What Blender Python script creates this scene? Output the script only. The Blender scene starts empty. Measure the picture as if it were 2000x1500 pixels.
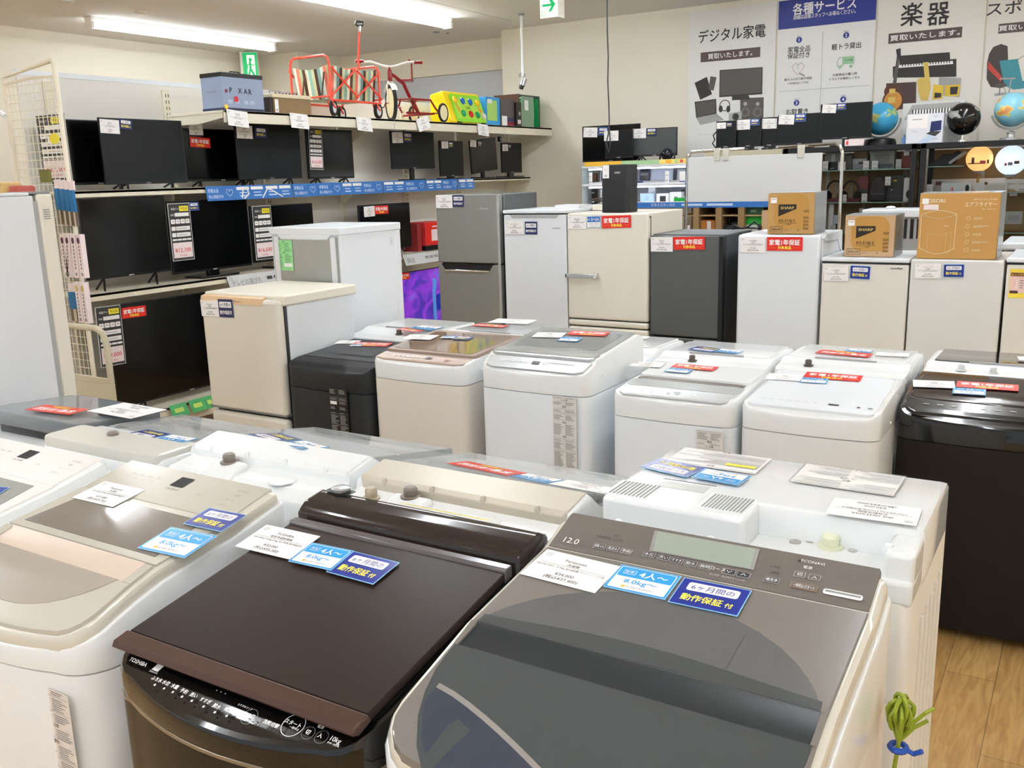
import bpy, math, random
from mathutils import Matrix, Vector
random.seed(7)
PI = math.pi
C = bpy.context.scene.collection
S = bpy.context.scene

# ------------------------------------------------------------ camera
HCAM = 1.65
FPX = 1826.0
YAW, PIT, ROL = math.radians(32.04), math.radians(12.53), math.radians(-1.658)
fwd = Vector((-math.sin(YAW)*math.cos(PIT), math.cos(YAW)*math.cos(PIT), -math.sin(PIT)))
rgt0 = Vector((math.cos(YAW), math.sin(YAW), 0)); up0 = rgt0.cross(fwd)
rgt = rgt0*math.cos(ROL) + up0*math.sin(ROL)
upv = -rgt0*math.sin(ROL) + up0*math.cos(ROL)
cam = bpy.data.cameras.new('camera'); camo = bpy.data.objects.new('camera', cam); C.objects.link(camo)
camo.matrix_world = Matrix(((rgt.x, upv.x, -fwd.x, 0), (rgt.y, upv.y, -fwd.y, 0), (rgt.z, upv.z, -fwd.z, HCAM), (0, 0, 0, 1)))
cam.sensor_width = 36; cam.lens = FPX/2000*36; cam.clip_start = 0.02; cam.clip_end = 100
S.camera = camo
# ------------------------------------------------------------ light and exposure
w = bpy.data.worlds.new('world'); S.world = w; w.use_nodes = True
w.node_tree.nodes['Background'].inputs[0].default_value = (0.88, 0.94, 1.0, 1)
w.node_tree.nodes['Background'].inputs[1].default_value = 0.55
S.view_settings.view_transform = 'Standard'; S.view_settings.look = 'None'
S.view_settings.exposure = 0.5; S.view_settings.gamma = 1.0; S.view_settings.use_curve_mapping = False
TUBE_POWER = 26.0

# ------------------------------------------------------------ measured point -> place in the room
def ray(x, y):
    return rgt*((x-1000)/FPX) - upv*((y-750)/FPX) + fwd
def P(x, y, X=None, Y=None, Z=None):
    d = ray(x, y)
    if X is not None: t = X/d.x
    elif Y is not None: t = Y/d.y
    else: t = (Z-HCAM)/d.z
    return Vector((0, 0, HCAM)) + d*t

# ------------------------------------------------------------ materials
MATS = {}
def srgb(h):
    c = [int(h[i:i+2], 16)/255 for i in (0, 2, 4)]
    return [((v+0.055)/1.055)**2.4 if v > 0.04045 else v/12.92 for v in c]
def mat(name, col, rough=0.45, metal=0.0, var=0.04, scale=30, bump=0.0, coat=0.0, emit=0, alpha=1, trans=0, spec=0.5, ior=1.45):
    if name in MATS: return MATS[name]
    m = bpy.data.materials.new(name); m.use_nodes = True
    nt = m.node_tree; b = nt.nodes['Principled BSDF']
    c = srgb(col) if isinstance(col, str) else list(col)
    b.inputs['Roughness'].default_value = rough; b.inputs['Metallic'].default_value = metal
    b.inputs['Coat Weight'].default_value = coat; b.inputs['Coat Roughness'].default_value = 0.05
    b.inputs['Specular IOR Level'].default_value = spec; b.inputs['IOR'].default_value = ior
    if alpha < 1: b.inputs['Alpha'].default_value = alpha
    if trans: b.inputs['Transmission Weight'].default_value = trans
    n = nt.nodes.new('ShaderNodeTexNoise'); n.inputs['Scale'].default_value = scale; n.inputs['Detail'].default_value = 3
    tc = nt.nodes.new('ShaderNodeTexCoord'); nt.links.new(tc.outputs['Object'], n.inputs['Vector'])
    mx = nt.nodes.new('ShaderNodeMix'); mx.data_type = 'RGBA'
    mx.inputs[6].default_value = [v*(1-var) for v in c]+[1]; mx.inputs[7].default_value = [min(1, v*(1+var)) for v in c]+[1]
    nt.links.new(n.outputs['Fac'], mx.inputs[0]); nt.links.new(mx.outputs[2], b.inputs['Base Color'])
    if bump:
        bp = nt.nodes.new('ShaderNodeBump'); bp.inputs['Strength'].default_value = bump; bp.inputs['Distance'].default_value = 0.002
        nt.links.new(n.outputs['Fac'], bp.inputs['Height']); nt.links.new(bp.outputs['Normal'], b.inputs['Normal'])
    if emit:
        b.inputs['Emission Color'].default_value = c+[1]; b.inputs['Emission Strength'].default_value = emit
    MATS[name] = m
    return m
def glassmat(name, col, alpha=0.25, rough=0.05):
    """thin clear or tinted plastic and glass: see-through sheet with a gloss"""
    if name in MATS: return MATS[name]
    m = bpy.data.materials.new(name); m.use_nodes = True; nt = m.node_tree
    b = nt.nodes['Principled BSDF']; b.inputs['Base Color'].default_value = srgb(col)+[1]
    b.inputs['Roughness'].default_value = rough
    fr = nt.nodes.new('ShaderNodeFresnel'); fr.inputs[0].default_value = 1.45
    ad = nt.nodes.new('ShaderNodeMath'); ad.operation = 'ADD'; ad.use_clamp = True; ad.inputs[1].default_value = alpha
    nt.links.new(fr.outputs[0], ad.inputs[0]); nt.links.new(ad.outputs[0], b.inputs['Alpha'])
    MATS[name] = m
    return m

# ------------------------------------------------------------ text outlines
TXT = {}
def text_mesh(s):
    if s in TXT: return TXT[s]
    c = bpy.data.curves.new('lettering', 'FONT'); c.body = s; c.size = 1; c.resolution_u = 2
    o = bpy.data.objects.new('lettering', c); C.objects.link(o)
    me = bpy.data.meshes.new_from_object(o.evaluated_get(bpy.context.evaluated_depsgraph_get()))
    vs = [v.co.copy() for v in me.vertices]; fs = [tuple(p.vertices) for p in me.polygons]
    bpy.data.objects.remove(o); bpy.data.curves.remove(c); bpy.data.meshes.remove(me)
    xs = [v.x for v in vs] or [0, 1]
    TXT[s] = (vs, fs, min(xs), max(xs))
    return TXT[s]

# ------------------------------------------------------------ mesh builder
def RX(a): return Matrix.Rotation(a, 4, 'X')
def RY(a): return Matrix.Rotation(a, 4, 'Y')
def RZ(a): return Matrix.Rotation(a, 4, 'Z')
def TR(x, y=0, z=0): return Matrix.Translation((x, y, z))
class MB:
    def __init__(s): s.v = []; s.f = []; s.m = []; s.mats = []; s.T = Matrix.Identity(4)
    def mi(s, m):
        if m not in s.mats: s.mats.append(m)
        return s.mats.index(m)
    def add(s, vs, fs, m):
        k = len(s.v); s.v += [s.T @ Vector(p) for p in vs]; i = s.mi(m)
        for f in fs: s.f.append([a+k for a in f]); s.m.append(i)
    def box(s, x0, x1, y0, y1, z0, z1, m):
        p = [(x, y, z) for z in (z0, z1) for y in (y0, y1) for x in (x0, x1)]
        s.add(p, [(0, 2, 3, 1), (4, 5, 7, 6), (0, 1, 5, 4), (2, 6, 7, 3), (0, 4, 6, 2), (1, 3, 7, 5)], m)
    def rect(s, x0, x1, y0, y1, m, z=0):
        s.add([(x0, y0, z), (x1, y0, z), (x1, y1, z), (x0, y1, z)], [(0, 1, 2, 3)], m)
    def poly(s, pts, m, z=None):
        s.add([(p[0], p[1], z if z is not None else p[2]) for p in pts], [tuple(range(len(pts)))], m)
    def disc(s, x, y, r, m, z=0, n=20, ry=None):
        s.poly([(x+r*math.cos(a*2*PI/n), y+(ry or r)*math.sin(a*2*PI/n)) for a in range(n)], m, z)
    def ring(s, x, y, r, t, m, z=0, n=24):
        vs = []
        for a in range(n):
            c, q = math.cos(a*2*PI/n), math.sin(a*2*PI/n); vs += [(x+r*c, y+r*q, z), (x+(r-t)*c, y+(r-t)*q, z)]
        s.add(vs, [(2*a, 2*((a+1) % n), 2*((a+1) % n)+1, 2*a+1) for a in range(n)], m)
    def line(s, pts, t, m, z=0):
        for a, b in zip(pts, pts[1:]):
            a, b = Vector(a[:2]), Vector(b[:2]); d = (b-a).normalized()*t/2; n = Vector((-d.y, d.x))
            s.poly([tuple(a-d-n), tuple(b+d-n), tuple(b+d+n), tuple(a-d+n)], m, z)
    def rrect(s, x0, x1, y0, y1, r, m, z=0):
        pts = []
        for cx, cy, a0 in ((x1-r, y1-r, 0), (x0+r, y1-r, 90), (x0+r, y0+r, 180), (x1-r, y0+r, 270)):
            pts += [(cx+r*math.cos(math.radians(a0+k*30)), cy+r*math.sin(math.radians(a0+k*30))) for k in range(4)]
        s.poly(pts, m, z)
    def prism(s, pts, h0, h1, m, axis='z'):
        """outline in a plane, pushed along an axis: z (x,y), y (x,z), x (y,z)"""
        n = len(pts)
        def mk(p, h): return {'z': (p[0], p[1], h), 'y': (p[0], h, p[1]), 'x': (h, p[0], p[1])}[axis]
        vs = [mk(p, h0) for p in pts]+[mk(p, h1) for p in pts]
        fs = [tuple(range(n))[::-1], tuple(range(n, 2*n))]+[(a, (a+1) % n, n+(a+1) % n, n+a) for a in range(n)]
        s.add(vs, fs, m)
    def loft(s, rings, m, cap=True, closed=True):
        n = len(rings[0]); vs = [p for r in rings for p in r]; fs = []
        for i in range(len(rings)-1):
            for a in range(n if closed else n-1):
                b = (a+1) % n; fs.append((i*n+a, i*n+b, (i+1)*n+b, (i+1)*n+a))
        if cap: fs += [tuple(range(n))[::-1], tuple(range((len(rings)-1)*n, len(rings)*n))]
        s.add(vs, fs, m)
    def tube(s, pts, r, m, n=8, cap=True, closed=False):
        pts = [Vector(p) for p in pts]; rings = []; L = len(pts)
        ref = Vector((0, 0, 1))
        for i, p in enumerate(pts):
            a = pts[(i-1) % L] if (i or closed) else p; b = pts[(i+1) % L] if (i < L-1 or closed) else p
            d = (b-a).normalized()
            if abs(d.dot(ref)) > 0.95: u = d.cross(Vector((1, 0, 0) if abs(d.x) < 0.9 else (0, 1, 0))).normalized()
            else: u = d.cross(ref).normalized()
            v = d.cross(u).normalized(); rr = r[i] if isinstance(r, (list, tuple)) else r
            if rings:  # keep the frame from twisting
                pu = lastu - d*lastu.dot(d)
                if pu.length > 1e-4: u = pu.normalized(); v = d.cross(u).normalized()
            lastu = u
            rings.append([p+u*(rr*math.cos(k*2*PI/n))+v*(rr*math.sin(k*2*PI/n)) for k in range(n)])
        if closed: rings.append(rings[0]); cap = False
        s.loft(rings, m, cap)
    def cyl(s, a, b, r, m, n=16, r2=None):
        s.tube([a, b], [r, r2 if r2 is not None else r], m, n)
    def lathe(s, prof, m, c=(0, 0, 0), n=24, cap=True):
        s.loft([[(c[0]+r*math.cos(k*2*PI/n), c[1]+r*math.sin(k*2*PI/n), c[2]+z) for k in range(n)] for r, z in prof], m, cap)
    def sphere(s, c, r, m, n=24, k=14, sz=1.0):
        s.lathe([(max(1e-4, r*math.sin(PI*i/k)), -r*sz*math.cos(PI*i/k)) for i in range(k+1)], m, c, n, False)
    def torus(s, c, R_, r, m, axis='x', n=24, k=8):
        pts = []
        for i in range(n):
            a = i*2*PI/n; u, v = R_*math.cos(a), R_*math.sin(a)
            pts.append({'x': (c[0], c[1]+u, c[2]+v), 'y': (c[0]+u, c[1], c[2]+v), 'z': (c[0]+u, c[1]+v, c[2])}[axis])
        s.tube(pts, r, m, k, closed=True)
    def text(s, t, size, m, x=0, y=0, z=0, al='l', w=None, bold=0):
        vs, fs, a, b = text_mesh(t); k = size
        sx = k if w is None else w/(b-a)
        ox = {'l': -a, 'c': -(a+b)/2, 'r': -b}[al]
        offs = [(0, 0)] if not bold else [(-bold*size, 0), (bold*size, 0), (0, bold*size), (0, -bold*size)]
        for i, (dx, dy) in enumerate(offs):
            s.add([(x+(p.x+ox)*sx+dx, y+p.y*k+dy, z+i*1e-5) for p in vs], fs, m)
    def merge(s, o):
        k = len(s.v); s.v += o.v
        for f, i in zip(o.f, o.m): s.f.append([a+k for a in f]); s.m.append(s.mi(o.mats[i]))
        return s
    def build(s, name, parent=None, bevel=0, smooth=35, seg=2, loc=None):
        me = bpy.data.meshes.new(name); me.from_pydata([tuple(p) for p in s.v], [], s.f)
        for m in s.mats: me.materials.append(m)
        me.polygons.foreach_set('material_index', s.m)
        if smooth:
            me.polygons.foreach_set('use_smooth', [True]*len(s.f)); me.update(); me.set_sharp_from_angle(angle=math.radians(smooth))
        me.update()
        o = bpy.data.objects.new(name, me); C.objects.link(o)
        if parent: o.parent = parent
        if loc: o.location = loc
        if bevel:
            b = o.modifiers.new('bevel', 'BEVEL'); b.width = bevel; b.segments = seg; b.limit_method = 'ANGLE'; b.angle_limit = math.radians(50)
            b.harden_normals = False
        return o
def thing(name, label, cat, loc=(0, 0, 0), rz=0, group=None):
    o = bpy.data.objects.new(name, None); C.objects.link(o); o.empty_display_size = 0.1
    o.location = loc; o.rotation_euler = (0, 0, rz); o['label'] = label; o['category'] = cat
    if group: o['group'] = group
    return o
def tag(o, label, cat, group=None):
    o['label'] = label; o['category'] = cat
    if group: o['group'] = group
    return o
def struct(o): o['kind'] = 'structure'; return o
def MW(root): return Matrix.Translation(root.location) @ root.rotation_euler.to_matrix().to_4x4()

# rounded plan shapes given as stations (y, half width) from front to back
def rr(w, d, rf=0.04, rb=0.02, bulge=0.0, k=5):
    st = []
    if bulge:
        for i in range(5):
            t = i/5; st.append((-bulge*(1-t*t), max(0.002, t*(w/2-rf))))
    for i in range(k+1):
        a = PI/2*i/k; st.append((rf-rf*math.cos(a), w/2-rf+rf*math.sin(a)))
    for i in range(1, 9): st.append((rf+(d-rf-rb)*i/9, w/2))
    for i in range(k+1):
        a = PI/2*i/k; st.append((d-rb+rb*math.sin(a), w/2-rb+rb*math.cos(a)))
    return st
def dense(st, ys):
    """extra stations so that a bent top keeps its folds"""
    out = list(st)
    for y in ys:
        if st[0][0] < y < st[-1][0]:
            for (a, ha), (b, hb) in zip(st, st[1:]):
                if a <= y <= b and b > a: out.append((y, ha+(hb-ha)*(y-a)/(b-a))); break
    return sorted(out)
def prof(pts):
    def f(y):
        if y <= pts[0][0]: return pts[0][1]
        for (a, za), (b, zb) in zip(pts, pts[1:]):
            if y <= b: return za+(zb-za)*(y-a)/(b-a)
        return pts[-1][1]
    return f
def slab(mb, st, zb, zt, m, r=0.006, mtop=None, x0=0, bottom=True):
    zt_ = zt if callable(zt) else (lambda y: zt); zb_ = zb if callable(zb) else (lambda y: zb)
    ys = [y for y, h in st]; yc = (ys[0]+ys[-1])/2; D = (ys[-1]-ys[0])/2; W = max(h for y, h in st)
    rings = []
    for ins, kind in ((0, 'b'), (0, r), (r*.3, r*.3), (r, 0)):
        L = []
        for y, h in st:
            y2 = yc+(y-yc)*(D-ins)/D; h2 = h*(W-ins)/W
            z = zb_(y) if kind == 'b' else zt_(y)-kind
            L.append((y2, h2, z))
        rings.append([(x0-h, y, z) for y, h, z in L[::-1]]+[(x0+h, y, z) for y, h, z in L])
    n = len(st); N = 2*n
    vs = [p for q in rings for p in q]; fs = []
    for i in range(3):
        for a in range(N):
            b = (a+1) % N; fs.append((i*N+a, i*N+b, (i+1)*N+b, (i+1)*N+a))
    mb.add(vs, fs, m)
    caps = [(0, True)] if bottom else []
    for k, flip in caps+[(3, False)]:
        q = rings[k]; f2 = []
        for i in range(n-1):
            l0, l1, r0, r1 = n-1-i, n-2-i, n+i, n+i+1
            f2.append((l0, l1, r1, r0) if flip else (l0, r0, r1, l1))
        mb.add(q, f2, (mtop or m) if k == 3 else m)
def ell(cx_y, ry, rx, k=12, ymax=None, ymin=None):
    st = []
    lo = cx_y-ry if ymin is None else ymin; hi = cx_y+ry if ymax is None else ymax
    for i in range(k+1):
        t = (1-math.cos(PI*i/k))/2; y = lo+(hi-lo)*t
        st.append((y, max(0.001, rx*math.sqrt(max(0, 1-((y-cx_y)/ry)**2)))))
    return st
def frame_on(y, pf, x=0, off=0.0015):
    dz = (pf(y+0.004)-pf(y-0.004))/0.008
    return TR(x, y, pf(y)+off) @ RX(math.atan(dz))
# ------------------------------------------------------------ material list
WHITE = mat('white_enamel', 'E4E9ED', 0.28, var=0.01); WHITE2 = mat('cool_white_plastic', 'E2E6EA', 0.32, var=0.01)
GLOSSW = mat('gloss_white_plastic', 'E9ECEC', 0.12, var=0.01); CREAM = mat('cream_enamel', 'E6E1D3', 0.3, var=0.01)
IVORY = mat('ivory_plastic', 'EBE6D6', 0.35, var=0.02); BEIGE = mat('beige_plastic', 'CFC6B6', 0.3, var=0.02)
GREIGE = mat('greige_panel', 'B9B4A6', 0.18, var=0.02); SILV = mat('silver_plastic', 'B8BABA', 0.25, 0.5, var=0.02)
CHAMP = mat('champagne_rim', 'D9D5C8', 0.22, 0.15, var=0.01); CHROME = mat('chrome', 'D8D8D8', 0.08, 1.0, var=0.01)
GREY = mat('grey_plastic', '8C8E8D', 0.4); DGREY = mat('dark_grey_plastic', '3A3A3B', 0.4); BLACK = mat('black_plastic', '121314', 0.35)
GBLACK = mat('gloss_black_plastic', '0D0C0C', 0.08, coat=0.5); MBLACK = mat('matt_black_plastic', '16181B', 0.55, bump=0.1, scale=400)
SCREEN = mat('screen_glass', '060708', 0.13); SCREENG = mat('matt_screen', '141617', 0.35, var=0.02, spec=.3)
BRN = mat('dark_brown_gloss', '2B2321', 0.08, var=0.03, coat=0.2); BRN2 = mat('dark_brown_lid', '2B211C', 0.33, var=0.03, spec=.25); BRN3 = mat('bronze_brown_strip', '4D372E', 0.3, 0.3, var=0.03)
BRNBLK = mat('black_brown_body', '1B1712', 0.25, var=0.05)
PANG = mat('warm_grey_panel', '736D67', 0.25, 0.1, var=0.02); PANLID = mat('warm_grey_lid', '7A756F', 0.12, 0.05, var=0.02, coat=0.3)
SMOKE = mat('smoked_window', '5E5F60', 0.08, 0.0, var=0.05, scale=6, coat=0.4); SMOKE2 = mat('smoked_window_dark', '454A4B', 0.08, var=0.08, scale=6, coat=0.3); SMOKE3 = mat('smoked_recess', '2A2F31', 0.3, var=0.15, scale=9)
LCD = mat('lcd_glass', '97A094', 0.2, var=0.01); INK = mat('black_ink', '202022', 0.6); GINK = mat('grey_ink', '7C7C7A', 0.6); LINK = mat('light_ink', 'C9C9C9', 0.5)
PAPER = mat('white_paper', 'F4F2F0', 0.6, var=0.01); NAVY = mat('navy_card', '1D2F8E', 0.2, var=0.02); NAVY2 = mat('navy_sticker', '20285E', 0.3, var=0.02)
SKY = mat('sky_blue_card', '2E9BDD', 0.2, var=0.02); PALEB = mat('pale_blue_edge', '8FC4EA', 0.2); YEL = mat('yellow_ink', 'F6E94B', 0.4); RED = mat('red_sticker', 'E0281E', 0.3, var=0.02); ORG = mat('orange_ink', 'F9B233', 0.4)
REDINK = mat('red_ink', 'D9535B', 0.5); PINKW = mat('pink_white_paper', 'F3E3E3', 0.5); LIME = mat('lime_paper', '9BE09A', 0.5); YELP = mat('yellow_paper', 'F2E23A', 0.5)
CLEAR = glassmat('clear_plastic', 'E6EAEA', 0.04); CLEARB = glassmat('bronze_clear_plastic', '8F7B6B', 0.45); CLEARG = glassmat('grey_clear_plastic', '8F9698', 0.5); GLASS = glassmat('case_glass', '1E2A26', 0.02)
FILM = glassmat('screen_film', '5C6268', 0.1, 0.1); WRAP = glassmat('plastic_wrap', 'C8D0D4', 0.02, 0.16)
STEEL = mat('brushed_steel', '90918C', 0.4, 0.4, var=0.05, scale=60); STEEL2 = mat('dark_steel', '6B6D6D', 0.4, 0.5, var=0.05); GALV = mat('galvanised_sheet', 'A9ACA9', 0.38, 0.6, var=0.05, scale=12)
KRAFT = mat('kraft_card', 'BC935A', 0.75, var=0.06, scale=12); KRAFT2 = mat('pale_kraft_card', 'C0A07A', 0.7, var=0.05, scale=14)
ORANGE = mat('orange_red_paint', 'F0553F', 0.3); CRIM = mat('crimson_paint', '8E1B20', 0.25); TYRE = mat('black_tyre', '1F1F20', 0.7); WOODB = mat('dark_wood', '4A3524', 0.5, var=0.1)
SHELF = mat('ivory_shelf_paint', 'E3DCC8', 0.4, var=0.01); PANEL = mat('shelf_back_panel', 'E6E3DC', 0.55, var=0.01)
GREEN = mat('green_plastic', '0E8C46', 0.35); GREEN2 = mat('bright_green_card', '1FAE3C', 0.4); BLUE = mat('blue_plastic', '2B7FD0', 0.35); LGREEN = mat('lime_plastic', '8FDB2E', 0.3); YPL = mat('yellow_plastic', 'F5D916', 0.3)
EXITG = mat('exit_green', '12A860', 0.4, emit=0.5); EXITW = mat('exit_white', 'F6F8D8', 0.4, emit=0.75)
STRIP = mat('blue_shelf_strip', '3A74BE', 0.25, var=0.03); LBL = mat('pale_grey_ink', 'A9AAAB', 0.6); PALE = mat('pale_strip_ink', 'BFD4EE', 0.5)

# ------------------------------------------------------------ cards and stickers (origin at the card's own top left corner)
CARDS = {}
def card(key, fn):
    if key not in CARDS:
        mb = MB(); W = fn(mb); o = mb.build('card', smooth=0); CARDS[key] = (o.data, W); bpy.data.objects.remove(o)
    return CARDS[key]
def c_price(maker, kind, spec, price, tax):
    def f(mb):
        W, H = 0.15, 0.092
        mb.box(0, W, -H, 0, 0, 0.0008, PAPER); z = 0.0012
        mb.rrect(0.008, 0.02, -0.019, -0.008, 0.003, LBL, z); mb.rrect(0.0092, 0.0188, -0.0178, -0.0092, 0.002, PAPER, z+.0003); mb.text('TF', 0.007, INK, 0.014, -0.0162, z+.0006, 'c')
        mb.text(maker, 0.0115, INK, W/2, -0.026, z, 'c'); mb.text(kind, 0.0085, INK, W/2, -0.037, z, 'c')
        mb.rect(0.01, W-0.008, -0.0405, -0.0399, INK, z)
        mb.text(spec, 0.0068, INK, W/2, -0.049, z, 'c')
        mb.text(price, 0.0115, INK, W/2, -0.07, z, 'c'); mb.text(tax, 0.0115, INK, W/2, -0.083, z, 'c')
        return W
    return card(('price', maker, price), f)
def c_blue(dark=False):
    def f(mb):
        W, H = 0.117, 0.078
        mb.box(-.002, W+.002, -H-.002, .002, 0, 0.0007, PALEB if not dark else NAVY2); z = 0.0011; m = NAVY if not dark else NAVY2
        mb.rect(0, W, -H, 0, m, z); mb.rrect(0.013, W-0.013, -0.034, -0.009, 0.005, PAPER, z+.0003)
        mb.text('6ヶ月間の', 0.018, m, W/2, -0.0285, z+.0006, 'c', w=0.076)
        mb.text('動作保証', 0.0215, YEL, 0.013, -0.063, z+.0003, 'l', w=0.072, bold=0.018); mb.text('付', 0.015, YEL, 0.09, -0.063, z+.0003, 'l', bold=0.02)
        return W
    return card(('blue', dark), f)
def c_cap(t='4人〜', k='8.0kg〜'):
    def f(mb):
        W, H = 0.11, 0.074
        mb.box(-.002, W+.002, -H-.002, .002, 0, 0.0007, PALEB); z = 0.0011
        mb.rect(0, W, -H, 0, SKY, z); mb.rrect(.003, W-.003, -H+.003, -.003, .003, PAPER, z+.0003); mb.rrect(0.0045, W-.0045, -0.034, -0.0045, 0.003, SKY, z+.0006)
        mb.rrect(0.013, 0.036, -0.026, -0.012, .002, PAPER, z+.0009); mb.rrect(0.0138, 0.0352, -0.0252, -0.0128, .0018, SKY, z+.0012); mb.text('目安', 0.009, PAPER, 0.0245, -0.0225, z+.0015, 'c')
        mb.text(t, 0.021, PAPER, 0.043, -0.0275, z+.0009, 'l', w=0.052, bold=0.02)
        mb.text(k, 0.017, SKY, W/2, -0.052, z+.0006, 'c', w=0.06, bold=0.015)
        mb.rect(0.026, 0.033, -0.066, -0.06, ORG, z+.0006); mb.text('トレジャーファクトリー', 0.0065, INK, 0.035, -0.0655, z+.0006, 'l', w=0.05, bold=0.02)
        return W
    return card(('cap', t), f)
def c_red():
    def f(mb):
        W, H = 0.178, 0.068
        mb.box(0, W, -H, 0, 0, 0.0007, RED); z = 0.0011
        mb.text('家電1年保証', 0.03, PAPER, W/2, -0.038, z, 'c', w=0.152, bold=0.025); mb.text('対象商品', 0.017, YEL, W/2, -0.059, z, 'c', bold=0.025)
        for a, b in ((0.012, 0.05), (W-0.05, W-0.012)): mb.rect(a, b, -0.053, -0.0522, ORG, z)
        return W
    return card('red', f)
def c_spec(price):
    def f(mb):
        W, H = 0.115, 0.25
        mb.box(-.003, W+.003, -H-.003, .003, 0, 0.002, LINK); z = 0.0024
        mb.rect(0, W, -H, 0, DGREY, z); z += .0004
        mb.text('液晶テレビ', 0.011, PAPER, 0.012, -0.026, z); mb.rect(0.058, 0.108, -0.033, -0.01, YELP, z); mb.text('中古品', 0.013, INK, 0.083, -0.026, z+.0003, 'c')
        mb.text('型番', 0.009, PAPER, 0.008, -0.052, z); mb.rect(0.03, 0.108, -0.056, -0.04, PAPER, z)
        for a in range(4): mb.rrect(0.006+a*.0265, 0.0295+a*.0265, -0.088, -0.068, .003, PAPER, z); mb.rect(0.0125+a*.0265, 0.023+a*.0265, -0.079, -0.076, GINK, z+.0003)
        for q in (0.1, 0.128): mb.rect(0.006, 0.028, -q-.018, -q, PAPER, z); mb.rect(0.031, 0.108, -q-.018, -q, PAPER, z); mb.rect(0.036, 0.09, -q-.011, -q-.008, LBL, z+.0003)
        for a in range(4): mb.rect(0.006+a*.0265, 0.03+a*.0265, -0.163, -0.155, PAPER, z)
        mb.rect(0.005, W-.005, -0.24, -0.172, PINKW, z); mb.text(price, 0.026, REDINK, W/2, -0.215, z+.0003, 'c', w=0.088, bold=0.015); mb.text('(税込価格)', 0.009, REDINK, W/2, -0.233, z+.0003, 'c')
        return W
    return card(('spec', price), f)
def put(cd, name, parent, M, s=1.0):
    o = bpy.data.objects.new(name, cd[0]); C.objects.link(o); o.parent = parent
    o.matrix_local = M @ Matrix.Diagonal((s, s, s, 1)) if True else M
    return o
def hit(root, x, y, p0, n):
    Mi = MW(root).inverted(); o = Mi @ Vector((0, 0, HCAM)); d = Mi.to_3x3() @ ray(x, y)
    n = Vector(n); t = (Vector(p0)-o).dot(n)/d.dot(n)
    return o+d*t
def card_at(cd, name, root, tl, tr, plane, lift=0.003, fix=None, owner=None):
    """lay a card on a plane of its thing; its top corners are where they were measured"""
    p0, n = plane; n = Vector(n).normalized(); p0 = Vector(p0)+n*lift
    a, b = hit(root, *tl, p0, n), hit(root, *tr, p0, n); u = (b-a); s = fix or u.length/cd[1]; u.normalize(); v = n.cross(u)
    M = Matrix(((u.x, v.x, n.x, a.x), (u.y, v.y, n.y, a.y), (u.z, v.z, n.z, a.z), (0, 0, 0, 1)))
    return put(cd, name, root, M, s)
def on_prof(y0, y1, pf): return ((0, y0, pf(y0)), Vector((1, 0, 0)).cross(Vector((0, y1-y0, pf(y1)-pf(y0)))).normalized())
FRONT = ((0, 0, 0), (0, -1, 0))
def front(y=0): return ((0, y, 0), (0, -1, 0))
def caution(mb, W, H, cols=2, ink=None, seed=1):
    """a tall printed notice made of short lines of type; top left at the origin, faces +z"""
    r = random.Random(seed); ink = ink or GINK; y = -0.004
    while y > -H+0.006:
        k = r.random()
        if k < .12: mb.rect(0.002, W-.002, y-.0007, y, ink, .0012); y -= .006; continue
        if k < .2: mb.text('⚠ 注意' if r.random() < .5 else '警告', 0.009, INK, W/2, y-.008, .0012, 'c'); y -= .013; continue
        for c in range(cols):
            x = 0.004+c*(W/cols); L = (W/cols-.008)*r.uniform(.55, 1)
            mb.rect(x, x+L, y-.0016, y, ink, .0012)
        y -= .0045

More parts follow.
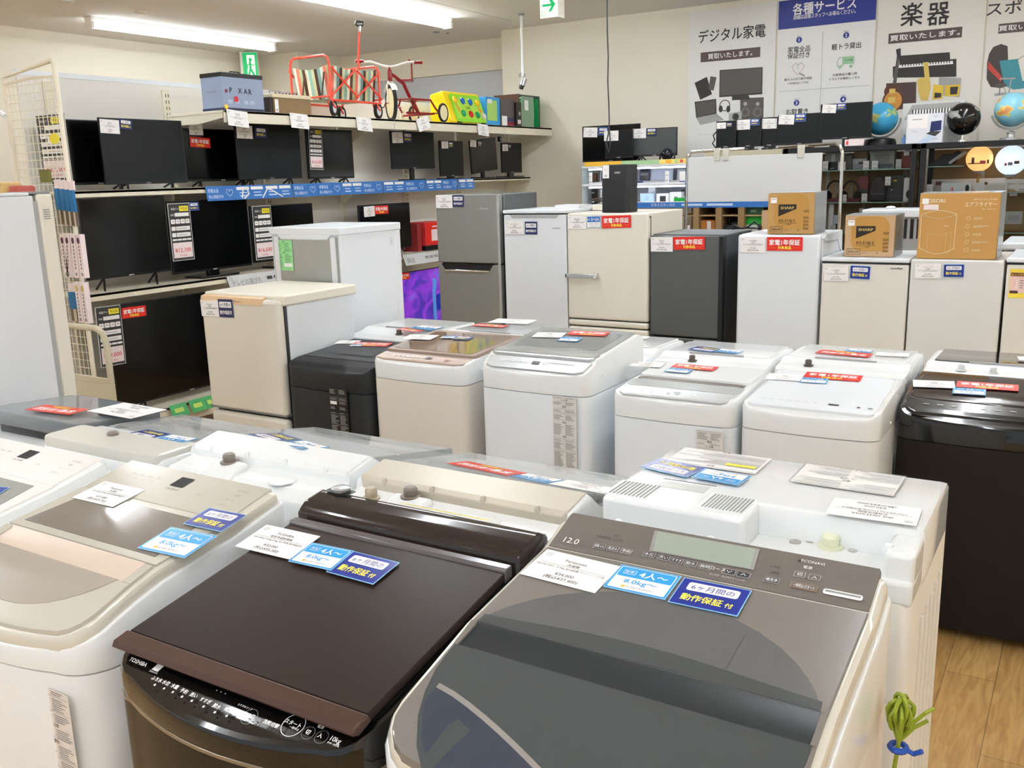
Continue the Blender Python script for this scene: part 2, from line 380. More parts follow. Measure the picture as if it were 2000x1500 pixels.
# ------------------------------------------------------------ the room
CEIL = 3.18; YW = 9.0; XP = -5.62
def wallmat(name, col, var, sc):
    return mat(name, col, 0.85, var=var, scale=sc, bump=0.15)
WALL = wallmat('wallpaper', 'EDE7D6', 0.015, 60); CEILM = wallmat('ceiling_board', 'E4E1DC', 0.012, 25)
def floor_mat():
    m = bpy.data.materials.new('oak_planks'); m.use_nodes = True; nt = m.node_tree; b = nt.nodes['Principled BSDF']; b.inputs['Roughness'].default_value = 0.4
    tc = nt.nodes.new('ShaderNodeTexCoord'); mp = nt.nodes.new('ShaderNodeMapping'); mp.inputs['Rotation'].default_value = (0, 0, PI/2)
    br = nt.nodes.new('ShaderNodeTexBrick'); br.inputs['Scale'].default_value = 1; br.inputs['Brick Width'].default_value = 0.9; br.inputs['Row Height'].default_value = 0.15; br.inputs['Mortar Size'].default_value = 0.0015
    br.inputs['Color1'].default_value = srgb('C8A468')+[1]; br.inputs['Color2'].default_value = srgb('B8935A')+[1]; br.inputs['Mortar'].default_value = srgb('8A6B45')+[1]
    mp2 = nt.nodes.new('ShaderNodeMapping'); mp2.inputs['Scale'].default_value = (14, 1.6, 1); ns = nt.nodes.new('ShaderNodeTexNoise'); ns.inputs['Scale'].default_value = 3; ns.inputs['Detail'].default_value = 8; ns.inputs['Distortion'].default_value = 1.5
    rp = nt.nodes.new('ShaderNodeValToRGB'); rp.color_ramp.elements[0].position = 0.3; rp.color_ramp.elements[0].color = (0.62, 0.5, 0.38, 1); rp.color_ramp.elements[1].position = 0.6; rp.color_ramp.elements[1].color = (1, 1, 1, 1)
    mx = nt.nodes.new('ShaderNodeMix'); mx.data_type = 'RGBA'; mx.blend_type = 'MULTIPLY'; mx.inputs[0].default_value = 0.75
    L = nt.links.new; L(tc.outputs['Object'], mp.inputs['Vector']); L(mp.outputs['Vector'], br.inputs['Vector']); L(tc.outputs['Object'], mp2.inputs['Vector']); L(mp2.outputs['Vector'], ns.inputs['Vector'])
    L(ns.outputs['Fac'], rp.inputs[0]); L(br.outputs['Color'], mx.inputs[6]); L(rp.outputs[0], mx.inputs[7]); L(mx.outputs[2], b.inputs['Base Color'])
    return m
X0, X1, Y0 = -9.0, 4.0, -4.5
mb = MB(); mb.box(X0-.5, X1+.5, Y0, 11, -0.1, 0, floor_mat()); struct(mb.build('floor', smooth=0))
mb = MB(); mb.box(X0-.5, X1+.5, Y0, 11, CEIL, CEIL+.1, CEILM)
mb.box(-5.22, -5.215, 5, YW, CEIL-.002, CEIL, mat('ceiling_joint', 'C9C5BE', 0.8)); struct(mb.build('ceiling', smooth=0))
mb = MB(); mb.box(XP-.02, X1+.2, YW, YW+.25, 0, CEIL, WALL); struct(mb.build('wall_back', smooth=0))
mb = MB(); mb.box(X0-.2, X0, Y0, 9.2, 0, CEIL, WALL); struct(mb.build('wall_left', smooth=0))
mb = MB(); mb.box(X1, X1+.2, Y0, 9.2, 0, CEIL, WALL); struct(mb.build('wall_right', smooth=0))
# recess behind the shelf: short return wall, deep beam, and a pale sliding partition beneath it
mb = MB(); mb.box(X0, -8.35, 8.72, 9.9, 0, CEIL, WALL); struct(mb.build('wall_return', smooth=0))
mb = MB(); mb.box(-8.35, XP-.02, 9.45, 9.65, 2.84, CEIL, WALL); struct(mb.build('wall_recess', smooth=0))
mb = MB(); mb.box(-8.35, -5.83, 9.5, 9.56, 0, 2.84, mat('pale_partition', 'C9CFD6', 0.3, var=0.02, scale=2)); mb.box(-5.83, XP-.02, 9.49, 9.58, 0, 2.84, mat('partition_post', 'B9BBBA', 0.5))
struct(mb.build('door_1', smooth=0))

# ------------------------------------------------------------ ceiling lights
def tube_light(x, y0, y1, label):
    t = thing('fluorescent_light', label, 'ceiling light', (x, (y0+y1)/2, CEIL), 0, 'long fluorescent lights on the ceiling')
    L = (y1-y0)/2
    mb = MB(); mb.prism([(-.055, -.002), (-.035, -.05), (.035, -.05), (.055, -.002)], -L-.03, L+.03, mat('lamp_housing', 'F0ECE6', 0.35), 'y')
    mb.build('housing', t, bevel=.003)
    for sx in (-.028, .028):
        mb = MB(); mb.cyl((sx, -L, -.075), (sx, L, -.075), .016, mat('lit_tube', (0.89, 0.94, 1.0), 0.5, emit=TUBE_POWER, var=0) if x > -7 else mat('lit_tube_dimmer', (0.89, 0.94, 1.0), 0.5, emit=TUBE_POWER*.5, var=0), 10); mb.build('tube', t)
    for e in (-1, 1):
        mb = MB(); mb.box(-.05, .05, e*(L+.012)-.018, e*(L+.012)+.018, -.098, -.045, mat('lamp_housing', 'F0ECE6', 0.35)); mb.build('end_socket', t, bevel=.004)
for i, x in enumerate((-8.02, -5.62, -3.1, -0.6, 1.9)):
    for j, y in enumerate((5.72, 3.15, -0.9, -3.4)):
        if i == 0 and j == 1: continue
        if i == 0 and j == 0: lb = 'lit ceiling light at the far left, above the wire rack and televisions'
        elif i == 1 and j == 0: lb = 'lit ceiling light above the red wagon and tricycle'
        else: lb = 'lit ceiling light, %s row from the shelf wall, %s' % (('first', 'second', 'third', 'fourth', 'fifth')[i], ('over the refrigerators', 'over the washing machines', 'just behind the camera', 'far behind the camera')[j])
        tube_light(x, y, y+2.25, lb)
# ------------------------------------------------------------ front row of washing machines (they face the camera)
def on_frame(root, F, x, y):
    o = F.to_translation(); n = F.to_3x3() @ Vector((0, 0, 1))
    return F.inverted() @ hit(root, x, y, o, n)
def knob(root, x, y, z, r=0.014, m=None, ring=True):
    mb = MB(); mb.lathe([(r*1.5, 0), (r*1.5, .004), (r*.98, .005), (r, .008), (r*1.02, .02), (r*.8, .025), (.001, .026)], m or mat('brown_grey_knob', '7C7268', 0.3), (x, y, z))
    return mb.build('water_inlet', root)

def big_washer():
    r = thing('washing_machine', 'large warm grey washing machine with oval smoked window and wide display, nearest the camera', 'washing machine', (-.525, .885, 0), 0)
    pf = prof([(-.03, .868), (.0, .874), (.03, .886), (.262, .948), (.51, .984), (.612, 1.02)])
    body = mat('pearl_white_body', 'E6DED6', 0.3, var=0.01); rim = CHAMP
    st = dense(rr(.604, .60, .085, .02, .02), (.262, .51, .56))
    mb = MB(); slab(mb, st, .04, .80, body, .004); mb.build('cabinet', r)
    mb = MB(); slab(mb, st, .803, lambda y: pf(y)-.028, GLOSSW, .008)
    mb.box(-.28, .28, .598, .612, .5, 1.0, WHITE); mb.build('upper_frame', r)
    st2 = dense(rr(.59, .598, .085, .015, .02), (.262, .51, .56)); mb = MB(); slab(mb, st2, lambda y: pf(y)-.03, lambda y: pf(y)-.004, rim, .011); mb.build('rim', r)
    lidst = [(y, h) for y, h in dense(rr(.563, .585, .075, .004, .015), (.262, .51, .508)) if y <= .51]
    mb = MB(); slab(mb, [(y, h) for y, h in lidst if y < .205]+[(.205, .281)], lambda y: pf(y)-.02, lambda y: pf(y)+.001, PANLID, .002)
    for s in (-1, 1): slab(mb, [(.2055, .004), (.262, .006 if s < 0 else .004)], lambda y: pf(y)-.02, lambda y: pf(y)+.001, PANLID, .001, x0=s*.277)
    lf = mb.build('lid', r); lf['label'] = 'warm grey glossy front half of the folding lid'
    mb = MB(); slab(mb, [(y, h) for y, h in lidst if y >= .262], lambda y: pf(y)-.02, lambda y: pf(y)+.001, PANLID, .002); mb.build('lid', r)
    # oval window in two halves with the folded grip between them
    e1 = ell(.19, .27, .277, 10, ymax=.205); mb = MB(); slab(mb, e1, lambda y: pf(y)-.001, lambda y: pf(y)+.0022, SMOKE2, .0008); mb.build('window', r)
    mb = MB(); NV = mat('navy_tub_glint', '3A404C', .1, var=.1, scale=7); CR = mat('tub_ring_glint', '8A8580', .15)  # tub ring and navy tub inside, drawn flat on the front window
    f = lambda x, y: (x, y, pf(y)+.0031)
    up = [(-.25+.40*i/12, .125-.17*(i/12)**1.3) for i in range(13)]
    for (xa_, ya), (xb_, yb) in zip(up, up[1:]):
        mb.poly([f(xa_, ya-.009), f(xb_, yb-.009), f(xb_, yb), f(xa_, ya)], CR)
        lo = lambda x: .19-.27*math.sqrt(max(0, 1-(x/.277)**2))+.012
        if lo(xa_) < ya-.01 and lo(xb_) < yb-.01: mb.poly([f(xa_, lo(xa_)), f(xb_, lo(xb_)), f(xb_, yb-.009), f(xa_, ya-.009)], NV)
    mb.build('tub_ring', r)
    e2 = ell(.19, .245, .285, 10, ymin=.262); mb = MB(); slab(mb, e2, lambda y: pf(y)-.001, lambda y: pf(y)+.0022, SMOKE, .0008)
    mb.poly([(-.08, .262, pf(.262)+.0026), (-.08, .36, pf(.36)+.0026), (-.079, .36, pf(.36)+.0026), (-.079, .262, pf(.262)+.0026)], DGREY)
    mb.poly([(.13, .262, pf(.262)+.0026), (.13, .385, pf(.385)+.0026), (.131, .385, pf(.385)+.0026), (.131, .262, pf(.262)+.0026)], DGREY)
    mb.build('window', r)
    mb = MB()   # dark reinforcing band seen through the rear window
    ys = [.262, .285, .30]; 
    for sx in range(12):
        a, b = -.27+sx*.045, -.27+(sx+1)*.045; za, zb = .045-.0*a*a, .045
        qa, qb = .262+.028+.012*math.cos(a*9), .262+.028+.012*math.cos(b*9)
        mb.poly([(a, .262, pf(.262)+.0028), (b, .262, pf(.262)+.0028), (b, qb, pf(qb)+.0028), (a, qa, pf(qa)+.0028)], SMOKE2)
    mb.build('window_band', r)
    mb = MB(); zz = pf(.262)
    mb.loft([[(-.277, .262, zz+.001), (.277, .262, zz+.001)], [(-.277, .257, pf(.257)-.0028), (.277, .257, pf(.257)-.0028)], [(-.277, .206, pf(.206)-.0028), (.277, .206, pf(.206)-.0028)]], SMOKE3, cap=False, closed=False)
    mb.build('fold_grip', r)
    # control panel
    mb = MB(); pst = [(.513, .281), (.60, .281), (.606, .278)]
    slab(mb, pst, lambda y: pf(y)-.02, lambda y: pf(y)+.002, PANG, .002); panel = mb
    F = frame_on(.562, pf, 0, .0028); T = F
    at = lambda x, y: on_frame(r, F, x, y)
    mb = MB(); mb.T = T
    a, b, c, d = at(1279, 1036), at(1484, 1073), at(1472, 1114), at(1268, 1076)
    g = lambda k: [tuple((p-(a+b+c+d)/4)*k+(a+b+c+d)/4) for p in (a, b, c, d)]
    mb.poly([(p[0], p[1], .0006) for p in g(1.0)][::-1], SILV); mb.poly([(p[0], p[1], .0009) for p in g(.93)][::-1], LCD); mb.build('display', r)
    mb = MB(); mb.T = T
    def tx(s, size, px, py, m=LINK, w=None, bold=0): p = at(px, py); mb.text(s, size, m, p.x, p.y-size*.4, .001, 'c', w, bold)
    tx('12.0', .02, 1117, 1056, PAPER); tx('自動槽洗浄', .006, 1180, 1050, INK); tx('高い', .006, 1206, 1047, INK); tx('すすぎ1', .006, 1207, 1056, INK)
    tx('コース', .0095, 1403, 1112, PAPER); tx('ECONAVI', .009, 1588, 1099, PAPER); tx('電源', .0075, 1578, 1109, PAPER)
    tx('おいそぎ・おうちクリーニング', .0055, 1420, 1128, LINK, .06); tx('11時間', .006, 1514, 1108, INK); tx('6時間', .006, 1513, 1119, INK)
    for px, py in ((1165, 1078), (1196, 1085), (1222, 1090), (1263, 1096), (1290, 1101), (1317, 1107), (1345, 1113), (1372, 1119), (1450, 1136), (1502, 1149), (1565, 1162)): tx('・・・', .006, px, py, GREY)
    p = at(1562, 1096); mb.disc(p.x, p.y, .003, INK, .001)
    p = at(1646, 1162); mb.rrect(p.x-.03, p.x+.03, p.y-.006, p.y+.006, .004, PAPER, .001); mb.rect(p.x-.027, p.x+.027, p.y-.001, p.y+.0035, GREY, .0013)
    tx('インバーター洗濯機', .005, 1477, 1166, PAPER, .03)
    panel.merge(mb).build('control_panel', r)
    for s, px, py, wd in (('自動入れ', 1171, 1067, .022), ('風呂水', 1197, 1072, .022), ('予約', 1223, 1077, .021), ('水位', 1268, 1083, .022), ('洗い', 1296, 1089, .022), ('すすぎ', 1322, 1095, .022), ('脱水', 1349, 1101, .022), ('運転時間', 1377, 1107, .022), ('﹀', 1424, 1117, .022), ('︿', 1452, 1123, .022), ('槽洗浄', 1507, 1133, .024), ('切', 1562, 1122, .018), ('入', 1591, 1128, .019), ('一時停止/スタート', 1570, 1146, .042)):
        p = at(px, py); mb = MB(); mb.T = T @ TR(p.x, p.y, 0)
        mb.rrect(-wd/2, wd/2, -.0065, .0065, .0015, LINK if wd < .04 else mat('copper_ink', 'C49A72', .4), .0004); mb.rrect(-wd/2+.0007, wd/2-.0007, -.0058, .0058, .0012, DGREY if wd > .0215 and wd < .04 else PANG, .0007)
        if s in '﹀︿': k = -1 if s == '﹀' else 1; mb.line([(-.004, -.002*k), (0, .0025*k), (.004, -.002*k)], .0009, PAPER, .001)
        else: mb.text(s, .0085, PAPER, 0, -.0033, .001, 'c', min(wd*.8, .0085*len(s)))
        mb.build('button', r, smooth=0)
    lid = on_prof(.262, .51, pf)
    card_at(c_price('Panasonic', '洗濯機', 'NA-FA120V1 12.0kg 2018年製 クリーニング済', '¥34,000', '(税込¥37,400)'), 'price_card', r, (1069, 1073), (1212, 1107), lid)
    card_at(c_cap(), 'capacity_card', r, (1215, 1104), (1329, 1127), lid)['label'] = 'light blue capacity card'
    card_at(c_blue(), 'warranty_card', r, (1338, 1130), (1466, 1155), lid, .004)['label'] = 'dark blue warranty card'
    # right hand side: drain hose cover and clips
    return r
big_washer()

def small_pan(label, loc, cols, cards, w=.545):
    rimc, lidc, glassc, grip, lip = cols
    r = thing('washing_machine', label, 'washing machine', loc, 0)
    pf = prof([(-.03, .848), (0, .856), (.03, .872), (.10, .903), (.19, .928), (.375, .955), (.53, .987)])
    st = dense(rr(w, .53, .085, .02, .03), (.19, .375, .45)); h = w/2
    mb = MB(); slab(mb, st, .04, .775, mat('white_cabinet', 'E6E5E3', .3, var=.01), .003); mb.build('cabinet', r)
    mb = MB(); slab(mb, st, .778, lambda y: pf(y)-.03, GLOSSW, .006); mb.build('upper_frame', r)
    mb = MB(); slab(mb, dense(rr(w-.02, .52, .08, .015, .025), (.19, .375)), lambda y: pf(y)-.034, lambda y: pf(y)-.004, rimc, .012); mb.build('rim', r)
    ls = dense(rr(w-.045, .50, .07, .004, .02), (.19, .375, .372))
    for nm, lo, hi in (('lid', -1, .135), ('lid', .19, .375)):
        mb = MB(); slab(mb, [(y+.005, q) for y, q in ls if lo <= y < hi-(.005 if hi < .2 else -.001)]+([(.135, h-.0225)] if hi < .2 else []), lambda y: pf(y)-.02, lambda y: pf(y)+.001, lidc, .002); mb.build(nm, r)
    for s in (-1, 1):
        mb = MB(); slab(mb, [(.1355, .012), (.19, .012)], lambda y: pf(y)-.02, lambda y: pf(y)+.001, lidc, .001, x0=s*(h-.036)); mb.build('lid_hinge', r)
    e1 = ell(.19, .165, h-.045, 10, ymax=.135); mb = MB(); slab(mb, e1, lambda y: pf(y)-.001, lambda y: pf(y)+.0025, grip, .0008); mb.build('window', r)
    mb = MB(); slab(mb, [(.215, h-.05), (.36, h-.075)], lambda y: pf(y)-.001, lambda y: pf(y)+.0025, glassc, .001); mb.build('window', r)
    mb = MB(); z1 = pf(.19)+.002
    mb.loft([[(-h+.045, .19, z1), (h-.045, .19, z1)], [(-h+.047, .184, pf(.184)-.0028), (h-.047, .184, pf(.184)-.0028)], [(-h+.047, .136, pf(.136)-.0028), (h-.047, .136, pf(.136)-.0028)]], lip, cap=False, closed=False); mb.build('fold_grip', r)
    mb = MB(); slab(mb, [(.38, h-.028), (.515, h-.03)], lambda y: pf(y)-.02, lambda y: pf(y)+.002, lidc, .002); panel = mb
    mb = MB(); mb.T = frame_on(.45, pf, 0, .0028); mb.rect(-.022, .022, .0, .04, INK, .0004)
    for i in range(4): mb.text('・予約', .0075, GINK, -.17+i*.03, .012, .0006, 'c'); mb.text('ｺｰｽ', .007, GINK, -.17+i*.03, -.006, .0006, 'c')
    mb.text('行程　残時間', .0075, GINK, 0, -.014, .0006, 'c'); mb.text('ECONAVI', .008, GINK, .19, .03, .0006, 'c'); mb.text('電源', .008, GINK, .19, .012, .0006, 'c'); mb.text('切　入', .008, GINK, .185, -.008, .0006, 'c'); mb.text('スタート', .008, GINK, .185, -.03, .0006, 'c'); mb.text('すすぎ', .0075, GINK, .09, -.014, .0006, 'c')
    panel.merge(mb).build('control_panel', r)
    mb = MB(); mb.T = frame_on(.028, pf, -.11, .004); mb.text('Panasonic', .016, GINK, 0, 0, 0, 'c'); mb.build('maker_lettering', r, smooth=0)
    mb = MB(); mb.T = TR(.115, -.001, .745) @ RX(PI/2); mb.rect(0, .115, -.33, 0, mat('pale_label', 'E2DAD2', .5), 0.0006); caution(mb, .115, .33, 2, GINK, 3); mb.rect(.006, .018, -.31, -.26, mat('plum_ink', '5B3550', .5), .0015); mb.build('caution_label', r, loc=(0, -.004, 0), smooth=0)
    lid = on_prof(.19, .375, pf)
    for c in cards: card_at(c[0], c[1], r, c[2], c[3], lid, c[4] if len(c) > 4 else .004)
    return r
small_pan('beige topped washing machine between the cut-off white washer and the dark brown one', (-1.755, .88, 0),
    (CHAMP, GREIGE, mat('taupe_glass', '7B736B', .05, var=.15, scale=5, coat=.3), mat('taupe_window', 'A39A90', .12, var=.05, scale=5), mat('pinkish_grip', 'CDBBAA', .25)),
    [(c_price('Panasonic', '洗濯機', 'NA-FA80H3 8.0kg 2016年製 動作確認済', '¥27,000', '(税込¥29,700)'), 'price_card', (205, 940), (284, 957)),
     (c_blue(), 'warranty_card', (409, 993), (480, 1007), .006), (c_cap(), 'capacity_card', (334, 1031), (422, 1048), .004)])
small_pan('white washing machine with grey window cut off by the left edge of the photo', (-2.32, .85, 0),
    (GLOSSW, mat('white_glass_panel', 'E9E6E1', .08, var=.01), mat('grey_green_glass', '93938B', .1, var=.08, scale=5), mat('pale_window', 'B5B5B0', .12), mat('pale_grip', 'D8D2C8', .25)),
    [(c_blue(), 'warranty_card', (-60, 948), (18, 953))])

def dark_washer():
    r = thing('washing_machine', 'dark brown glossy washing machine with flat lid and yellow strip at the back', 'washing machine', (-1.118, .872, 0), 0)
    pf = prof([(-.03, .838), (0, .846), (.05, .866), (.10, .87), (.46, .925), (.6, .93)])
    st = dense(rr(.565, .585, .07, .02, .035), (.05, .10, .46))
    mb = MB(); slab(mb, st, .04, .79, BRNBLK, .003); mb.build('cabinet', r)
    mb = MB(); slab(mb, st, .795, lambda y: pf(y)-.003, GBLACK, .012); panel = mb
    mb = MB(); slab(mb, dense(rr(.57, .588, .07, .02, .037), ()), .7895, .7955, mat('gold_grey_trim', '8E8270', .25, .6), .001); mb.build('trim_line', r)
    # lid: flat plate, front edge overhanging
    zl = prof([(.03, .883), (.47, .957)])
    mb = MB(); sl = dense([(.055, .272), (.462, .266)], ()); slab(mb, [(.055+i*(.407)/8, .272-.006*i/8) for i in range(9)], lambda y: zl(y)-.016, zl, BRN2, .002); mb.build('lid', r)
    mb = MB(); mb.prism([(.052, zl(.052)+.0015), (.022, zl(.022)-.001), (.016, zl(.016)-.012), (.03, zl(.03)-.018), (.06, zl(.06)-.014)], -.276, .276, BRN3, 'x'); mb.build('lid_edge', r, bevel=.003)['label'] = 'bronze brown front edge of the lid'
    mb = MB(); mb.prism([(.445, zl(.445)), (.449, zl(.449)+.006), (.468, zl(.468)+.004), (.47, zl(.47)-.02), (.445, zl(.445)-.02)], -.268, .268, mat('smoky_hinge_strip', '5B5657', .12), 'x'); mb.build('lid_hinge', r, bevel=.002)
    mb = MB(); mb.prism([(.07,.85),(.07,.867),(.46,.936),(.46,.85)], -.268, .268, BLACK, 'x'); mb.build('lid_well', r)
    # rear block
    rb = prof([(.47, .968), (.50, .984), (.56, .993), (.60, .978)])
    mb = MB(); slab(mb, dense([(.478, .268), (.482, .276), (.52, .282), (.57, .282), (.596, .27), (.6, .25)], (.5, .54, .56)), .86, rb, BRN, .01); mb.build('rear_housing', r)
    mb = MB(); mb.T = TR(-.225, .56, rb(.56)+.002); mb.rrect(-.035, .035, -.012, .018, .01, BLACK, 0); mb.lathe([(.02, 0), (.022, .006), (.018, .008), (.001, .009)], SILV, (0, .004, .001), 16); mb.build('hose_socket', r)
    knob(r, -.15, .575, .986, .013, mat('pale_amber_knob', 'A99E88', .3))
    mb = MB(); mb.T = frame_on(.570, rb, .01, .001); mb.rect(-.075, .14, -.008, .018, YELP, 0.001); mb.text('ご使用の前に取扱説明書をお読みください', .01, INK, .03, 0, .0014, 'c', .19); mb.build('yellow_notice', r, smooth=0)
    # control lettering on the curved front
    def F(x, y): return frame_on(y, pf, x, .001)
    mb = MB(); z = .001
    def tx(s, size, px, py, w=None, b=0, m=PAPER, dz=0):
        p = hit(r, px, py, (0, .03, pf(.03)), Vector((0, -.4, 1)).normalized()); mb.T = TR(p.x, p.y, pf(p.y)+.0015) @ RX(.38); mb.text(s, size, m, 0, -size*.4, 0, 'c', w, b)
    def mark(fn, px, py):
        p = hit(r, px, py, (0, .03, pf(.03)), Vector((0, -.4, 1)).normalized()); mb.T = TR(p.x, p.y, pf(p.y)+.0013) @ RX(.38); fn()
    tx('TOSHIBA', .0105, 271, 1294, .045, .02); mark(lambda: mb.poly([(-.008, -.007), (.008, -.007), (.01, .007), (-.006, .007)], PAPER, 0), 308, 1305); tx('ZABOON', .004, 300, 1314, .02)
    for s, px, py in (('ふろ水', 307, 1328), ('水位', 325, 1335), ('水量', 342, 1342), ('予約', 360, 1351), ('洗い', 379, 1359), ('すすぎ', 402, 1370), ('脱水', 424, 1381), ('乾燥', 447, 1388)):
        tx(s, .0085, px, py, None, .02); mark(lambda: mb.disc(.002, -.008, .0022, PAPER, 0), px+1, py+3)
    tx('・・・', .01, 432, 1353); tx('コース', .009, 487, 1398, None, .02); mark(lambda: mb.ring(0, 0, .014, .0006, GREY, 0), 487, 1401); tx('洗乾切替', .008, 530, 1415, None, .02)
    tx('スタート', .0085, 573, 1414, None, .02); tx('一時停止', .005, 575, 1424); tx('切', .009, 602, 1431, None, .02); tx('入', .009, 626, 1438, None, .02); tx('電源', .0065, 627, 1421); tx('10kg', .0115, 657, 1446, None, .01); tx('AW-10SV6', .005, 651, 1455)
    tx('タンククリーン', .005, 652, 1407); tx('おすすめコース', .0045, 479, 1382)
    mark(lambda: mb.ring(0, 0, .02, .0011, PAPER, 0), 573, 1418); mark(lambda: mb.ring(0, 0, .011, .0004, LBL, 0), 602, 1433); mark(lambda: mb.ring(0, 0, .011, .0004, LBL, 0), 628, 1441)
    mark(lambda: mb.rect(-.018, .018, -.004, .01, mat('dark_red_display', '3A1417', .2), 0), 435, 1340)
    panel.merge(mb).build('upper_frame', r)
    lid = on_prof(.055, .46, zl)
    card_at(c_price('TOSHIBA', '縦型洗濯乾燥機', 'AW-10SV6 10.0kg/5.0kg 2017年製 動作確認済', '¥32,000', '(税込¥35,200)'), 'price_card', r, (521, 1025), (626, 1048), lid)
    card_at(c_cap(), 'capacity_card', r, (610, 1061), (690, 1077), lid, .005); card_at(c_blue(), 'warranty_card', r, (690, 1078), (778, 1100), lid, .004)
    return r
dark_washer()
# ------------------------------------------------------------ second row: backs towards the camera
def cards_on(r, cards, plane, lift=.004):
    for c in cards: card_at(c[0], c[1], r, c[2], c[3], plane, c[4] if len(c) > 4 else lift)
def pr(maker, price, tax, spec='4.5kg 2019年製 動作確認済'): return c_price(maker, '洗濯機', spec, price, tax)
def back_washer(label, loc, w, d, hz, body, strip, lidm, cards, kn=.19, style='roll', ky=.055, cable=False):
    """faces away: local y=0 is its front, far from us"""
    r = thing('washing_machine', label, 'washing machine', loc, PI)
    h = w/2
    pf = prof([(0, hz-.075), (.04, hz-.06), (d-.20, hz), (d-.19, hz+.005), (d-.10, hz-.012), (d-.095, hz-.035), (d-.02, hz-.045), (d, hz-.065)])
    if style == 'box': pf = prof([(0, hz-.05), (.04, hz-.03), (d-.10, hz-.005), (d-.02, hz-.005), (d, hz-.02)])
    st = dense(rr(w, d, .05, .03, .01), (d-.20, d-.19, d-.10, d-.095, d-.03))
    mb = MB(); slab(mb, st, .04, hz-.15, body, .003); mb.build('cabinet', r)
    pf2 = lambda y: pf(y)-(.03 if y < d-.21 else 0)
    mb = MB(); slab(mb, st, hz-.148, lambda y: min(pf(y), pf(y)-.028 if y < d-.2 else pf(y)), GLOSSW, .012); mb.build('top_frame', r)
    if style == 'roll':
        mb = MB(); slab(mb, [(d-.21, h-.03), (d-.20, h-.012), (d-.19, h-.01), (d-.105, h-.01), (d-.098, h-.02)], lambda y: pf(y)-.03, lambda y: pf(y)+.004, strip, .004); mb.build('hinge_cover', r)
        for i in range(4):
            x = -h*.72+i*h*.48; mb = MB(); mb.lathe([(.008, 0), (.0075, .012), (.004, .02), (.001, .021)], strip, (x, d-.105, pf(d-.105)-.014), 12); mb.build('screw_cap', r)
        mb = MB(); mb.T = TR(-.11, d-.05, pf(d-.05)); mb.lathe([(.035, 0), (.034, .003), (.001, .004)], GLOSSW, n=24); mb.build('blanking_cap', r)
        mb = MB(); mb.prism([(d-.09, hz-.08), (d-.085, hz-.022), (d-.05, hz-.028), (d-.01, hz-.05), (d+.002, hz-.09)], kn-.06, kn+.05, GLOSSW, 'x'); mb.build('inlet_housing', r, bevel=.012, seg=4)
        knob(r, kn, d-ky, hz-.028, .016)
    else:
        mb = MB(); slab(mb, dense(rr(w-.02, .14, .02, .02), ()), hz-.06, hz+.01, glassmat('milky_box', 'EFEDE2', .55, .15), .01); o = mb.build('rear_cover', r); o.location = (0, d-.145, 0)
        knob(r, kn, d-.10, hz-.005, .016)
    # see-through lid over the tub opening
    mb = MB(); slab(mb, [(.035, h-.06), (.05, h-.035), (d-.24, h-.03), (d-.215, h-.035)], lambda y: pf(y)-.034, lambda y: pf(y)-.0265, mat('tub_opening_grey', 'AEB1B1', .3, var=.1, scale=8), .001)
    slab(mb, [(.08, h*.45), (.1, h*.6), (d*.42, h*.66), (d*.5, h*.6)], lambda y: pf(y)-.031, lambda y: pf(y)-.0250, mat('tub_opening_dark', '5E6263', .35, var=.15, scale=10), .001)
    mb.build('tub_rim', r)
    mb = MB(); slab(mb, [(.005, h-.05), (.02, h-.022), (d*.5, h-.015), (d-.225, h-.018), (d-.212, h-.02)], lambda y: pf(y)-.020, lambda y: pf(y)-.002, lidm, .004); mb.build('lid', r)
    if cable:
        mb = MB(); mb.tube([(h-.09, d-.001, hz-.12), (h-.08, d+.012, hz-.08), (h-.02, d+.014, hz-.06), (h-.015, d+.01, hz-.2)], .005, GREY, 8); mb.build('cable', r)
    cards_on(r, cards, on_prof(d-.24, .05, pf) if False else ((0, .2, pf(.2)), Vector((0, -(pf(.3)-pf(.1)), .2)).normalized()), .001)
    return r
back_washer('white washing machine with beige hinge strip and clear lid, behind the dark brown washer', (-1.16, 2.07, 0), .575, .565, .975, WHITE, mat('beige_hinge', 'BDB5A4', .3, .1), CLEAR,
    [(c_red(), 'red_warranty_sticker', (990, 929), (874, 905)), (c_cap(), 'capacity_card', (1066, 944), (996, 930)), (pr('Panasonic', '¥16,000', '(税込¥17,600)'), 'price_card', (1178, 964), (1072, 945))], .108, ky=.075)
back_washer('white washing machine with brown inlet knob and rolled back, behind the beige one', (-1.765, 2.09, 0), .57, .575, .972, WHITE, GLOSSW, CLEAR,
    [(c_blue(), 'warranty_card', (528, 862), (484, 848)), (c_cap(), 'capacity_card', (590, 877), (545, 864))], .10, ky=.07)
back_washer('white washing machine with boxy milky rear cover, left of the rolled-back one', (-2.345, 2.04, 0), .53, .52, .935, WHITE, GLOSSW, CLEAR,
    [(c_blue(), 'warranty_card', (292, 857), (245, 848)), (c_cap(), 'capacity_card', (350, 866), (300, 858))], .05, 'box')

